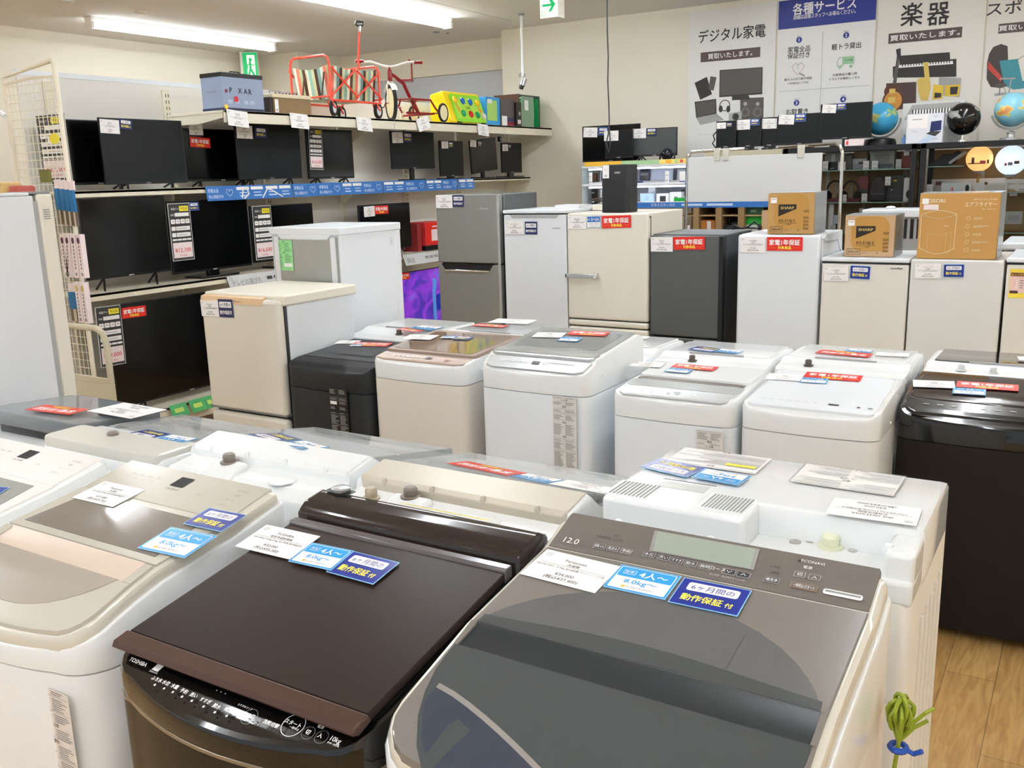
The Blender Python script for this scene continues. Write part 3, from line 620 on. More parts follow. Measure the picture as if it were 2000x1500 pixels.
def clear_lid_washer():
    r = thing('washing_machine', 'washing machine with thick grey see-through lid below the tall left refrigerator', 'washing machine', (-2.93, 2.03, 0), PI)
    pf = prof([(0, .80), (.05, .83), (.4, .85), (.5, .82)]); st = dense(rr(.56, .51, .05, .04), ())
    mb = MB(); slab(mb, st, .04, .74, WHITE, .003); mb.build('cabinet', r)
    mb = MB(); slab(mb, st, .745, pf, GLOSSW, .02); mb.build('top_frame', r)
    zt = prof([(0, .905), (.34, .925)])
    mb = MB(); slab(mb, [(.01, .2), (.03, .25), (.33, .27), (.345, .25)], lambda y: zt(y)-.045, zt, CLEARG, .008); mb.build('lid', r)
    mb = MB(); slab(mb, [(.03, .19), (.05, .235), (.31, .24), (.325, .21)], .838, lambda y: zt(y)-.052, mat('charcoal_lid_lining', '2B2C30', .2), .004); mb.build('lid_lining', r)
    mb = MB(); mb.tube([(.1, .43, .84), (.13, .47, .85), (.17, .47, .85), (.2, .43, .84)], .006, WHITE2, 8); mb.build('hose_clip', r)
    pl = ((0, .2, .915), (0, -.02, 1))
    cards_on(r, [(c_red(), 'red_warranty_sticker', (135, 810), (48, 800)), (pr('HITACHI', '¥9,000', '(税込¥9,900)'), 'price_card', (255, 818), (170, 803))], pl, .014)
clear_lid_washer()

def iris():
    r = thing('washing_machine', 'white washing machine turned backwards with vent grilles and printed notices on top', 'washing machine', (-.50, 2.005, 0), PI)
    w, d = .585, .44; h = w/2
    body = mat('warm_white_cabinet', 'EAE6DE', .35, var=.01)
    st = rr(w, d-.0, .03, .02)
    mb = MB(); slab(mb, st, .04, .93, body, .003)
    for i in range(5):
        y = .09+i*.055; mb.prism([(y-.012, .12), (y-.006, .12), (y, .12), (y+.012, .12), (y+.008, .86), (y-.008, .86)], -h-.006, -h+.004, body, 'x'); mb.prism([(y-.012, .12), (y+.012, .12), (y+.008, .86), (y-.008, .86)], h-.004, h+.006, body, 'x')
    mb.build('cabinet', r, bevel=.003)
    pf = prof([(0, 1.01), (.02, 1.027), (.28, 1.029), (.30, 1.029)])
    st2 = [(0, h-.04), (.008, h-.012), (.03, h), (.2, h), (.325, h), (.335, h-.004)]
    mb = MB(); slab(mb, st2, .925, pf, GLOSSW, .012)
    mb.prism([(-h, .925), (h, .925), (h, .97), (-h, .97)], .33, d, GLOSSW, 'y')
    mb.box(-h, -h+.05, .33, d-.01, .96, 1.015, GLOSSW); mb.build('top_cover', r, bevel=.008, seg=3)
    # raised vent block towards the camera's left: local +x
    mb = MB(); mb.box(.0, h-.004, .27, .425, .93, 1.0285, GLOSSW); mb.build('vent_block', r, bevel=.01, seg=3)
    tpl = (0, 0, 1.0295)
    for px, py, nn in ((1420, 982, 12), (1238, 955, 10)):
        q = hit(r, px, py, tpl, (0, 0, 1)); mb = MB()
        mb.box(q.x-.045, q.x+.045, q.y-.045, q.y+.045, 1.026, 1.0292, WHITE2)
        for i in range(nn): mb.box(q.x-.041+i*.082/nn, q.x-.041+(i+.5)*.082/nn, q.y-.04, q.y+.04, 1.0290, 1.0297, mat('vent_slot', '8D928A', .5))
        mb.build('vent_grille', r, smooth=0)
    q = hit(r, 1335, 950, tpl, (0, 0, 1)); mb = MB(); mb.box(q.x-.05, q.x+.05, q.y-.02, q.y+.02, 1.027, 1.0296, mat('filter_slot', 'BEC2BC', .3)); mb.box(q.x-.058, q.x+.055, q.y-.034, q.y-.029, 1.027, 1.0298, GREY); mb.build('lint_drawer', r, bevel=.001)
    for x in (.25, .06, -.245):
        mb = MB(); mb.lathe([(.012, 0), (.011, .012), (.007, .018), (.001, .019)], WHITE2, (x, d-.02 if x > 0 else .40, .968 if x > 0 else 1.0), 14); mb.build('screw_cap', r)
    for px, py, q in ((1553, 1059, .011), (1582, 1058, .008), (1665, 1076, .008)):
        p = hit(r, px, py, (0, 0, .97), (0, 0, 1)); mb = MB(); mb.lathe([(q, 0), (q, .002), (q*.5, .0025), (.001, .002)], mat('grey_screw', 'B5B2AC', .35, .5), tuple(p), 14); mb.build('screw', r)
    p = hit(r, 1622, 1068, (0, 0, .97), (0, 0, 1)); knob(r, p.x, p.y, .97, .016, mat('pale_green_knob', 'DDE0C4', .35))
    top = ((0, .1, 1.027), (0, 0, 1)); z = 1.0345
    ti = (0, .15, z)
    def quad(a, b, c, dd): return [hit(r, *q, ti, (0, 0, 1)) for q in (a, b, c, dd)]
    # notice sheet, printed price card and the left hand notices, all upside down for us
    q = quad((1858, 975), (1655, 935), (1590, 985), (1800, 1028)); u = (q[0]-q[1]); 
    mb = MB(); W = .20; H = .135; mb.T = TR(-.215, .05, z-.003) ; mb.rect(0, W, 0, H, mat('notice_paper', 'E9E8E3', .5), .0)
    mb.T = TR(-.215+W, .05, z-.003) @ RZ(PI)  # upside for the front
    mb.T = TR(-.015-.2, .05+H, z-.0026); caution(mb, W, H, 2, LBL, 5); mb.line([(0, 0), (W, 0), (W, -H), (0, -H), (0, 0)], .0012, GINK, .0012); mb.text('0800 919 0770', .01, GINK, W*.5, -H+.004, .0013, 'c'); mb.build('printed_notice', r, smooth=0)
    cd = c_price('IRIS OHYAMA', '全自動洗濯機', 'KAW-80B 8.0kg 2022年製 動作確認済', '¥40,000', '(税込¥44,000)')
    card_at(cd, 'price_card', r, (1790, 1028), (1612, 1003), top, .007); 
    card_at(c_blue(), 'warranty_card', r, (1340, 932), (1252, 912), top, .006); card_at(c_cap(), 'capacity_card', r, (1440, 948), (1352, 932), top, .0075)
    mb = MB(); mb.T = TR(.06, .17, z-.003); W, H = .2, .12; mb.rect(0, W, -H, 0, PAPER, 0); caution(mb, W, H, 1, GINK, 8); mb.rect(.01, .075, -.045, -.03, YELP, .0014); mb.build('printed_notice', r, smooth=0)
iris()

def big_fridge_left():
    r = thing('refrigerator', 'tall white refrigerator at the left edge, seen from its side', 'refrigerator', (-3.62, 2.12, 0), PI)
    w, d, hh = .60, .60, 1.63; h = w/2
    mb = MB(); mb.box(-h, h, .075, d, .03, hh, WHITE2); mb.build('cabinet', r, bevel=.006)
    mb = MB(); mb.box(-h, h, .062, .08, .06, hh-.02, mat('door_gasket', 'A8AAA8', .6)); mb.build('gasket', r)
    mb = MB(); mb.box(-h, h, 0, .062, .80, hh+.005, CREAM); mb.T = TR(-h-.0006, .045, hh-.05) @ RZ(-PI/2) @ RX(PI/2)
    for i in range(5): mb.rect(0, .026, -.004-.008*i, -.001-.008*i, GINK, .001)
    mb.build('door', r, bevel=.008, seg=3)
    mb = MB(); mb.box(-h, h, 0, .062, .06, .785, CREAM); mb.build('door', r, bevel=.008, seg=3)
    mb = MB(); mb.box(-h-.002, -h+.06, .0, .09, .786, .799, GREY); mb.box(-h+.005, -h+.06, .005, .14, hh+.005, hh+.015, GREY); mb.build('hinge', r, bevel=.002)
    mb = MB(); mb.box(-h, h, .09, d-.01, hh, hh+.012, WHITE); mb.build('top_panel', r, bevel=.003)
big_fridge_left()

# ------------------------------------------------------------ third row: fronts towards the camera
def front_washer(label, xc, yf, w, d, pts, body, frame, band=.08, grp=None):
    r = thing('washing_machine', label, 'washing machine', (xc, yf, 0), 0)
    pf = prof(pts); st = dense(rr(w, d, .05, .02, .012), [p[0] for p in pts]); z0 = pts[0][1]
    mb = MB(); slab(mb, st, .04, z0-band, body, .003)
    for s in (-1, 1):
        for y in (.30, .36): mb.prism([(y-.012, .15), (y+.012, .15), (y+.01, z0-.2), (y, z0-.18), (y-.01, z0-.2)], s*(w/2)-.006, s*(w/2)+.0015, body, 'x')
    mb.build('cabinet', r)
    mb = MB(); slab(mb, st, z0-band+.003, pf, frame, .014); mb.build('top_frame', r)
    return r, pf
def capl(r, pf, y0, y1, hw, m, name='lid', off=.003, rr_=.004, th=.012, x0=0):
    n = 6; L = [(y0+(y1-y0)*i/n, hw) for i in range(n+1)]; L = [(y0, hw-.02), (y0+.006, hw-.004)]+L[1:-1]+[(y1-.006, hw-.004), (y1, hw-.02)]
    mb = MB(); slab(mb, L, lambda y: pf(y)-th, lambda y: pf(y)+off, m, rr_, x0=x0); return mb.build(name, r)
def fscrew(r, w, y, z):
    mb = MB(); mb.T = TR(w/2, y, z) @ RY(PI/2); mb.lathe([(.006, 0), (.005, .004), (.001, .005)], GLOSSW, n=12); mb.build('side_screw', r)
# A black
r, pf = front_washer('matt black washing machine with slot grip in its lid, by the small cream refrigerator', -2.985, 3.14, .515, .54, [(-.02, .79), (0, .80), (.03, .82), (.08, .83), (.5, .852), (.54, .84)], MBLACK, MBLACK, .09)
capl(r, pf, .10, .40, .235, mat('black_lid', '2C2F32', .45, bump=.05, scale=300), 'lid', .004)
mb = MB(); mb.T = frame_on(.2, pf, .02, .0058); mb.poly([(-.12, -.03), (.12, -.03), (.105, .03), (-.105, .03)], BLACK, .0); mb.build('grip_slot', r)
mb = MB(); mb.T = TR(.03, -.0145, .72) @ RX(PI/2); mb.rect(0, .11, -.36, 0, BLACK, 0); caution(mb, .11, .36, 2, LBL, 9); mb.rect(.005, .045, -.075, -.06, PAPER, .0015); mb.build('caution_label', r, smooth=0)
pl = on_prof(.1, .4, pf)
cards_on(r, [(pr('AQUA', '¥22,000', '(税込¥24,200)'), 'price_card', (664, 665), (706, 665)), (c_red(), 'red_warranty_sticker', (697, 668), (768, 670)), (c_cap(), 'capacity_card', (688, 672), (712, 672))], pl, .006)
# B beige with bronze lid
r, pf = front_washer('beige washing machine with see-through bronze lid, right of the matt black one', -2.455, 3.14, .505, .545, [(-.02, .86), (0, .872), (.03, .884), (.09, .892), (.5, .905), (.55, .89)], BEIGE if False else mat('warm_beige_cabinet', 'DCD5CA', .35, var=.01), GLOSSW, .07)
mb = MB(); slab(mb, [(.015, .19), (.025, .235), (.09, .24)], .87, lambda y: pf(y)+.001, mat('bronze_panel', 'B09A8A', .3, .1), .002); mb.build('control_panel', r)
mb = MB(); mb.T = frame_on(.05, pf, 0, .003); mb.rect(.02, .05, -.008, .012, BLACK, 0); mb.rrect(.12, .15, -.008, .004, .005, mat('copper_button', 'B0673A', .3), 0)
for i in range(8): mb.rect(-.16+i*.025, -.145+i*.025, -.006, .004, PAPER, 0)
mb.text('TOSHIBA', .011, GINK, -.2, 0, 0, 'c'); mb.text('ZABOON', .009, GINK, .2, -.006, 0, 'c'); mb.build('panel_lettering', r, smooth=0)
pl2 = prof([(.1, .905), (.5, .93)])
mb = MB(); slab(mb, [(.10, .225), (.11, .24), (.3, .243), (.5, .243)], lambda y: pl2(y)-.015, pl2, mat('bronze_lid_frame', '9A8577', .3, .1), .003); mb.build('lid', r)
mb = MB(); slab(mb, [(.12, .20), (.13, .215), (.45, .215), (.46, .2)], lambda y: pl2(y)-.001, lambda y: pl2(y)+.0015, mat('bronze_glass', '8A7566', .06, var=.15, scale=8, coat=.5), .001); mb.build('window', r)
fscrew(r, .52, .12, .845)
cards_on(r, [(pr('TOSHIBA', '¥18,000', '(税込¥19,800)'), 'price_card', (803, 653), (858, 655)), (c_cap('2〜3人', '5.0kg〜'), 'capacity_card', (866, 656), (893, 656)), (c_blue(), 'warranty_card', (893, 657), (924, 658))], on_prof(.1, .5, pl2), .006)
# C grey lid
r, pf = front_washer('white washing machine with a large grey glass lid, slate display strip and caution label', -1.875, 3.14, .505, .545, [(-.02, .875), (0, .888), (.03, .905), (.075, .924), (.09, .938), (.5, .976), (.545, .96)], WHITE, GLOSSW, .075)
mb = MB(); slab(mb, [(.008, .19), (.02, .225), (.072, .238)], .89, lambda y: pf(y)+.0015, mat('silver_panel', 'B9BCBC', .3, .2), .002); mb.build('control_panel', r)
mb = MB(); mb.T = frame_on(.045, pf, 0, .003); mb.rect(-.02, .015, -.01, .01, DGREY, 0)
for i in range(9): mb.rect(-.17+i*.02+(.06 if i > 6 else 0), -.158+i*.02+(.06 if i > 6 else 0), -.006, .003, PAPER, 0); mb.rect(.04+i*.015, .05+i*.015, .004, .008, GINK, 0)
mb.build('panel_lettering', r, smooth=0)
capl(r, pf, .085, .15, .24, SILV, 'lid_edge', .006, .006)
capl(r, pf, .15, .50, .235, mat('grey_lid_frame', '9C9E9C', .2, var=.01), 'lid', .004)
capl(r, pf, .19, .45, .2, mat('grey_lid_glass', '8C9192', .06, var=.08, scale=5, coat=.4), 'window', .0055, .001)
mb = MB(); mb.T = TR(.105, -.0135, .80) @ RX(PI/2); mb.rect(0, .105, -.33, 0, mat('off_white_label', 'DDDCD8', .5), 0); caution(mb, .105, .33, 2, GINK, 12); mb.build('caution_label', r, smooth=0)
fscrew(r, .52, .12, .87)
cards_on(r, [(pr('HITACHI', '¥26,000', '(税込¥28,600)'), 'price_card', (1050, 649), (1107, 650)), (c_red(), 'red_warranty_sticker', (1118, 646), (1192, 649)), (c_cap(), 'capacity_card', (1100, 658), (1138, 660))], on_prof(.15, .5, pf), .009)
# D
r, pf = front_washer('white washing machine with silver control strip and brownish open gap under the lid', -1.283, 3.14, .485, .50, [(-.02, .82), (0, .83), (.03, .842), (.2, .855), (.46, .865), (.5, .85)], WHITE, GLOSSW, .075)
mb = MB(); slab(mb, [(.008, .19), (.02, .21), (.10, .228)], .83, lambda y: pf(y)+.0015, mat('silver_panel', 'B9BCBC', .3, .2), .002); mb.build('control_panel', r)
capl(r, pf, .105, .19, .225, mat('pale_glass_lid', 'B9BDBD', .1, var=.04), 'lid', .003)
capl(r, pf, .19, .225, .215, mat('brownish_gap', '6B6259', .4, var=.2), 'lid_gap', .0025, .001)
capl(r, pf, .228, .455, .225, GLOSSW, 'rear_lid', .012, .006)
mb = MB(); mb.T = frame_on(.05, pf, 0, .003); mb.rect(-.005, .02, .0, .008, DGREY, 0)
for i in range(7): mb.disc(-.13+i*.035, -.004, .006, PAPER, 0, 10)
mb.build('panel_lettering', r, smooth=0)
mb = MB(); mb.T = TR(.11, -.0135, .735) @ RX(PI/2); mb.rect(0, .1, -.33, 0, mat('off_white_label', 'DDDCD8', .5), 0); caution(mb, .1, .33, 2, GINK, 14); mb.build('caution_label', r, smooth=0)
fscrew(r, .5, .12, .80)
cards_on(r, [(pr('TOSHIBA', '¥14,000', '(税込¥15,400)'), 'price_card', (1240, 706), (1300, 709)), (c_red(), 'red_warranty_sticker', (1322, 710), (1404, 717)), (c_cap('2〜3人', '5.0kg〜'), 'capacity_card', (1310, 718), (1354, 722))], on_prof(.23, .45, pf), .016)
# E
r, pf = front_washer('white washing machine with smooth flat white lid and tiny black display', -.787, 3.14, .47, .50, [(-.02, .82), (0, .832), (.03, .848), (.45, .884), (.5, .87)], mat('pale_grey_cabinet', 'DEDEDC', .35, var=.01), GLOSSW, .065)
capl(r, pf, .02, .43, .215, WHITE, 'lid', .003)
mb = MB(); mb.T = frame_on(.07, pf, 0, .004); mb.rect(.055, .09, -.004, .008, BLACK, 0); mb.disc(.155, -.002, .006, INK, 0, 12); mb.rect(.185, .2, -.004, .004, GINK, 0)
for i in range(7): mb.rect(-.18+i*.03, -.16+i*.03, -.001, .001, LBL, 0); mb.text('・', .01, GINK, -.17+i*.03, .006, 0, 'c')
mb.build('panel_lettering', r, smooth=0); fscrew(r, .5, .12, .80)
mb = MB(); mb.tube([(.20, .495, .84), (.215, .51, .80), (.22, .515, .70), (.215, .51, .6)], .008, DGREY, 8); mb.build('power_cord', r)
cards_on(r, [(pr('Haier', '¥12,000', '(税込¥13,200)'), 'price_card', (1503, 729), (1570, 733)), (c_red(), 'red_warranty_sticker', (1577, 726), (1686, 734)), (c_cap('1〜2人', '4.5kg〜'), 'capacity_card', (1568, 737), (1618, 740))], on_prof(.1, .43, pf), .006)
# F black gloss
r, pf = front_washer('black glossy washing machine with rippled lid at the right edge of the photo', -.265, 3.40, .553, .50, [(-.02, .785), (0, .80), (.03, .82), (.12, .842), (.45, .87), (.5, .86)], mat('umber_cabinet', '231E1B', .6, var=.03, spec=.15), GBLACK, .075)
capl(r, pf, .10, .40, .255, BRN, 'lid', .006, .008)
mb = MB(); slab(mb, [(.015, .22), (.03, .25), (.095, .265)], .80, lambda y: pf(y)+.002, GBLACK, .002); mb.T = frame_on(.06, pf, 0, .004)
for i in range(9): mb.rect(-.2+i*.045, -.18+i*.045, -.002, .002, LINK, 0)
mb.build('control_panel', r, smooth=0)
knob(r, -.02, .46, .875, .012, GLOSSW)
cards_on(r, [(pr('SHARP', '¥24,000', '(税込¥26,400)'), 'price_card', (1783, 742), (1864, 745)), (c_red(), 'red_warranty_sticker', (1870, 744), (1990, 752)), (c_cap(), 'capacity_card', (1863, 757), (1925, 761))], on_prof(.15, .45, pf), .010)

# ------------------------------------------------------------ fourth row: backs towards the third row
def far_washer(label, xc, yf, w, d, hz, kx, cards, lid=GLOSSW, black=False, body=WHITE):
    r = thing('washing_machine', label, 'washing machine', (xc, yf, 0), PI)
    pf = prof([(0, hz-.03), (.04, hz-.005), (d-.13, hz), (d-.09, hz-.012), (d-.02, hz-.02), (d, hz-.035)])
    st = dense(rr(w, d, .05, .03), (d-.13, d-.09))
    mb = MB(); slab(mb, st, .04, hz-.11, body, .003); mb.build('cabinet', r)
    mb = MB(); slab(mb, st, hz-.108, pf, GLOSSW, .014); mb.build('top_frame', r)
    mb = MB(); slab(mb, [(.03, w/2-.05), (.04, w/2-.03), (d-.15, w/2-.03), (d-.14, w/2-.05)], lambda y: pf(y)-.01, lambda y: pf(y)+.004, lid, .003); mb.build('lid', r)
    mb = MB(); mb.box(-.12, .12, d-.145, d-.135, hz-.01, hz+.007, LBL); mb.build('hinge', r)
    p = hit(r, kx[0], kx[1], (0, 0, hz-.015), (0, 0, 1)); knob(r, p.x, d-.055, pf(d-.055), .013, mat('umber_knob', '5A5049', .3) if not black else GLOSSW)
    cards_on(r, cards, ((0, d/2, hz), (0, 0, 1)), .008)
    return r
far_washer('white washing machine facing away, between the bronze-lidded washer and the purple screen', -3.07, 4.21, .52, .50, .88, (770, 655), [(c_red(), 'red_warranty_sticker', (810, 649), (772, 643)), (c_cap(), 'capacity_card', (842, 645), (800, 641))])
far_washer('white washing machine facing away behind the grey-lidded one, with a red sticker', -2.56, 4.25, .49, .50, .885, (944, 649), [(c_red(), 'red_warranty_sticker', (982, 640), (920, 636)), (pr('AQUA', '¥11,000', '(税込¥12,100)'), 'price_card', (1030, 633), (952, 630))], mat('pale_glass_lid', 'B9BDBD', .1, var=.04))
far_washer('white washing machine facing away, mostly hidden right of the grey-lidded washer', -1.87, 4.18, .50, .475, .875, (1180, 672), [(pr('Haier', '¥8,000', '(税込¥8,800)'), 'price_card', (1262, 662), (1218, 660))])
far_washer('white washing machine facing away with navy card, below the dark grey refrigerator', -1.345, 4.17, .50, .50, .875, (1367, 697), [(c_blue(), 'warranty_card', (1393, 688), (1344, 682)), (c_cap(), 'capacity_card', (1436, 691), (1393, 686))])
far_washer('white washing machine facing away, behind the smooth flat white one', -.825, 4.24, .51, .50, .88, (1597, 701), [(c_red(), 'red_warranty_sticker', (1695, 698), (1592, 689)), (c_cap(), 'capacity_card', (1697, 690), (1650, 686)), (pr('Haier', '¥10,000', '(税込¥11,000)'), 'price_card', (1775, 697), (1710, 694))])
far_washer('washing machine with shiny black lid facing away at the right edge', -.27, 4.43, .56, .48, .865, (1878, 722), [(pr('AQUA', '¥17,000', '(税込¥18,700)'), 'price_card', (2060, 706), (1990, 703))], GBLACK, True)
# ------------------------------------------------------------ refrigerators
def c_navy():
    def f(mb):
        W, H = 0.098, 0.086
        mb.box(0, W, -H, 0, 0, 0.0007, NAVY2); z = .0011
        mb.rrect(.008, W-.008, -.04, -.012, .004, PAPER, z); mb.text('6ヶ月間の', .018, NAVY2, W/2, -.0325, z+.0003, 'c', .068, .01); mb.text('動作保証付', .02, PAPER, W/2, -.07, z, 'c', .08, .02)
        return W
    return card('navy', f)
def c_cap2():
    def f(mb):
        W, H = .09, .068
        mb.box(0, W, -H, 0, 0, .0007, PALEB); z = .0011; mb.rect(.002, W-.002, -H+.002, -.002, PAPER, z); mb.rect(.004, W-.004, -.036, -.004, STRIP, z+.0003)
        mb.text('目安', .01, PAPER, .014, -.025, z+.0006, 'c'); mb.text('2〜3人', .021, PAPER, .055, -.028, z+.0006, 'c', .052, .03); mb.text('200L〜300L', .011, LBL, W/2, -.05, z+.0003, 'c'); mb.text('トレジャーファクトリー', .006, INK, W/2, -.062, z+.0003, 'c', .045)
        return W
    return card('cap2', f)
def pf_(maker, price, tax): return c_price(maker, '冷蔵庫', '2ドア 2018年製 動作確認済 簡易清掃済', price, tax)
def fridge(label, tl, tr, Y, d, side, doorm, splits, Z=None, seam=.008, cap=None, hnd=None, rz=0, round_=.008, gasket=DGREY):
    """a refrigerator; door tops are measured at tl and tr on the plane of its front"""
    a, b = P(*tl, Y=Y), P(*tr, Y=Y); w = b.x-a.x; hh = Z or (a.z+b.z)/2; xc = (a.x+b.x)/2; h = w/2
    r = thing('refrigerator', label, 'refrigerator', (xc, Y, 0), rz)
    mb = MB(); mb.box(-h, h, .062, d, .03, hh-(.012 if cap else 0), side); mb.build('cabinet', r, bevel=.006)
    mb = MB(); mb.box(-h+.006, h-.006, .045, .064, .05, hh-.02, gasket); mb.build('gasket', r)
    top = hh-(.03 if cap else 0); zs = [top]+[z for z in splits]+[.05]
    for z1, z0 in zip(zs, zs[1:]):
        mb = MB(); mb.box(-h, h, 0, .046, z0+seam, z1, doorm); mb.build('door', r, bevel=round_, seg=3)
    if cap:
        mb = MB(); mb.box(-h-.004, h+.004, -.004, d, hh-.022, hh, cap); mb.build('top_panel', r, bevel=.006, seg=3)
    return r, h, hh
# grey steel two door
r, h, hh = fridge('grey brushed steel two door refrigerator with a dark grip between the doors', (850, 381), (974, 379), 5.3, .50, STEEL2, STEEL, [1.07], gasket=BLACK)
mb = MB(); mb.prism([(-h+.03, 1.07), (h-.06, 1.07), (h-.09, 1.03), (-h+.06, 1.03)], -.002, .01, BLACK, 'y'); mb.build('grip_recess', r)
mb = MB(); mb.box(-h+.06, h-.09, -.012, .004, 1.018, 1.032, CHROME); mb.build('handle', r, bevel=.004)
mb = MB(); mb.T = TR(h-.12, -.002, hh-.10) @ RX(PI/2); mb.text('Hisense', .022, LINK, 0, 0, 0, 'c'); mb.build('maker_lettering', r, smooth=0)
mb = MB(); mb.box(h-.02, h-.001, -.001, .002, .09, hh-.01, SILV); mb.build('door_trim', r)
cards_on(r, [(pf_('Hisense', '¥15,000', '(税込¥16,500)'), 'price_card', (851, 382), (883, 382)), (c_navy(), 'warranty_card', (884, 381), (905, 381))], front())
# narrow white freezer
r, h, hh = fridge('narrow cool white single door freezer between the grey steel and the cream refrigerators', (983, 412), (1105, 420), 5.3, .52, WHITE2, WHITE2, [], Z=1.432, cap=WHITE)
mb = MB(); mb.prism([(-h+.05, hh-.032), (h-.05, hh-.032), (h-.07, hh-.05), (-h+.07, hh-.05)], -.003, .003, LBL, 'y'); mb.build('grip_recess', r)
mb = MB(); mb.T = TR(h-.07, -.002, hh-.12) @ RX(PI/2); mb.text('MAXZEN', .014, GINK, 0, 0, 0, 'c'); mb.T = TR(.04, -.006, hh-.016) @ RX(PI/2); mb.text('MAXZEN', .007, GINK, 0, 0, 0, 'c'); mb.build('maker_lettering', r, smooth=0)
cards_on(r, [(pf_('マクスゼン', '¥9,000', '(税込¥9,900)'), 'price_card', (987, 432), (1022, 432)), (c_navy(), 'warranty_card', (1025, 433), (1049, 433))], front(), .005)
# cream two door
r, h, hh = fridge('cream two door refrigerator with a straight silver handle and a black case on top', (1107, 421), (1266, 424), 5.3, .56, CREAM, CREAM, [.735, .69], Z=1.41, round_=.012)
mb = MB(); mb.T = TR(-h+.115, -.03, 1.02); mb.box(-.115, .10, -.008, .008, -.013, .013, SILV); mb.box(.085, .11, -.012, .03, -.017, .017, CHROME); mb.box(-.115, -.1, -.008, .03, -.013, .013, CHROME); mb.build('handle', r, bevel=.004)
mb = MB(); mb.box(h-.001, h+.003, .02, .03, hh-.03, hh-.02, BLACK); mb.build('hinge_pin', r)
cards_on(r, [(pf_('無印良品', '¥21,000', '(税込¥23,100)'), 'price_card', (1109, 422), (1145, 422)), (c_cap2(), 'capacity_card', (1146, 422), (1173, 421)), (c_red(), 'red_warranty_sticker', (1175, 422), (1232, 420))], front())
# dark steel
r, h, hh = fridge('dark grey steel refrigerator with black sides between two white ones', (1270, 462), (1412, 461), 5.3, .54, mat('graphite_side', '3B4144', .3), mat('dark_brushed_steel', '606261', .34, .5, var=.06, scale=50), [.66], Z=1.275, gasket=BLACK)
mb = MB(); mb.box(-h, h, .05, .54, hh, hh+.006, mat('graphite_top', '6A6E70', .35, .2)); mb.build('top_panel', r)
mb = MB(); mb.box(h-.022, h+.003, -.002, .05, .05, hh-.002, BLACK); mb.build('door_edge', r)
cards_on(r, [(pf_('AQUA', '¥20,000', '(税込¥22,000)'), 'price_card', (1271, 463), (1314, 463)), (c_red(), 'red_warranty_sticker', (1315, 463), (1377, 462))], front())
mb = MB(); mb.tube([(-.0, 0, .006), (.04, .02, .03), (.09, .0, .01), (.12, .04, .02), (.16, .03, .05), (.2, .05, .012)], .006, BLACK, 7); mb.tube([(.02, .03, .006), (.1, .05, .012), (.17, .06, .008), (.2, .05, .012)], .005, BLACK, 7)
o = mb.build('power_cord'); o.location = P(1440, 452, Z=1.281)+Vector((-.08, .05, .004)); tag(o, 'black power cord bundled on the dark grey refrigerator beside the printed box', 'cord')
# tall white
r, h, hh = fridge('tall white refrigerator carrying the left printed carton, with a red sticker', (1441, 463), (1602, 463), 5.3, .50, WHITE2, WHITE, [.62], Z=1.285, round_=.016)
mb = MB(); mb.prism([(.06, hh-.02), (.12, hh+.0), (.5, hh+.0), (.52, hh-.14), (.5, hh-.13), (.4, hh-.05), (.1, hh-.04)], h-.012, h+.006, WHITE, 'x'); mb.build('side_rail', r, bevel=.004)
cards_on(r, [(pf_('TOSHIBA', '¥17,000', '(税込¥18,700)'), 'price_card', (1447, 463), (1495, 463)), (c_red(), 'red_warranty_sticker', (1498, 463), (1568, 463))], front())
# white with slab top
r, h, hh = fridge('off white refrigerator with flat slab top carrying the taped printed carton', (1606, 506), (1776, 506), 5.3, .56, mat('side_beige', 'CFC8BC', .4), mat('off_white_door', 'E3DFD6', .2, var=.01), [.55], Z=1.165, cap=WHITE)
mb = MB(); mb.box(-h, h, -.001, .05, hh-.03, hh-.022, BLACK); mb.build('gasket', r)
mb = MB(); mb.T = TR(h-.06, -.002, hh-.055) @ RX(PI/2) ; mb.text('comfee', .014, INK, 0, 0, 0, 'c', .06, .03); mb.build('maker_lettering', r, smooth=0)
cards_on(r, [(pf_('COMFEE', '¥13,000', '(税込¥14,300)'), 'price_card', (1610, 521), (1657, 521)), (c_blue(), 'warranty_card', (1662, 519), (1700, 521))], front(), .005)
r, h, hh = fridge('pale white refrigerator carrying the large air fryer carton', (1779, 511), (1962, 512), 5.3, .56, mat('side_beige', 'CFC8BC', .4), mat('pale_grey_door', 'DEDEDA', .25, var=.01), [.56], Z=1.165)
cards_on(r, [(pf_('ハイアール', '¥12,000', '(税込¥13,200)'), 'price_card', (1788, 515), (1838, 515)), (c_blue(), 'warranty_card', (1844, 517), (1883, 517))], front(), .005)
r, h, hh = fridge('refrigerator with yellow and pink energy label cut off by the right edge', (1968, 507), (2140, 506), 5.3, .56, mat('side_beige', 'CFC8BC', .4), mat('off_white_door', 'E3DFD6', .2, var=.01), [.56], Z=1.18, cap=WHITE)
mb = MB(); mb.box(-h, h, -.001, .05, hh-.032, hh-.022, BLACK); mb.build('gasket', r)
mb = MB(); p = hit(r, 1974, 525, (0, 0, 0), (0, -1, 0)); mb.T = TR(p.x, -.002, p.z) @ RX(PI/2); mb.rect(0, .075, -.145, 0, mat('label_yellow', 'F5DC4A', .5), .0006); mb.rect(.002, .073, -.12, -.018, mat('label_pink', 'EBC7BE', .5), .001); mb.rect(.003, .072, -.036, -.018, mat('label_brown', '5B3A2C', .5), .0014); mb.text('省エネ性能', .013, ORG, .037, -.032, .0018, 'c')
for i in range(4): mb.rect(.03, .036, -.06-.012*i, -.054-.012*i, PAPER, .0014); mb.rect(.045, .062, -.059-.012*i, -.055-.012*i, GINK, .0014)
mb.rect(.004, .04, -.122, -.108, mat('label_brown', '5B3A2C', .5), .0018); mb.build('energy_label', r, smooth=0)
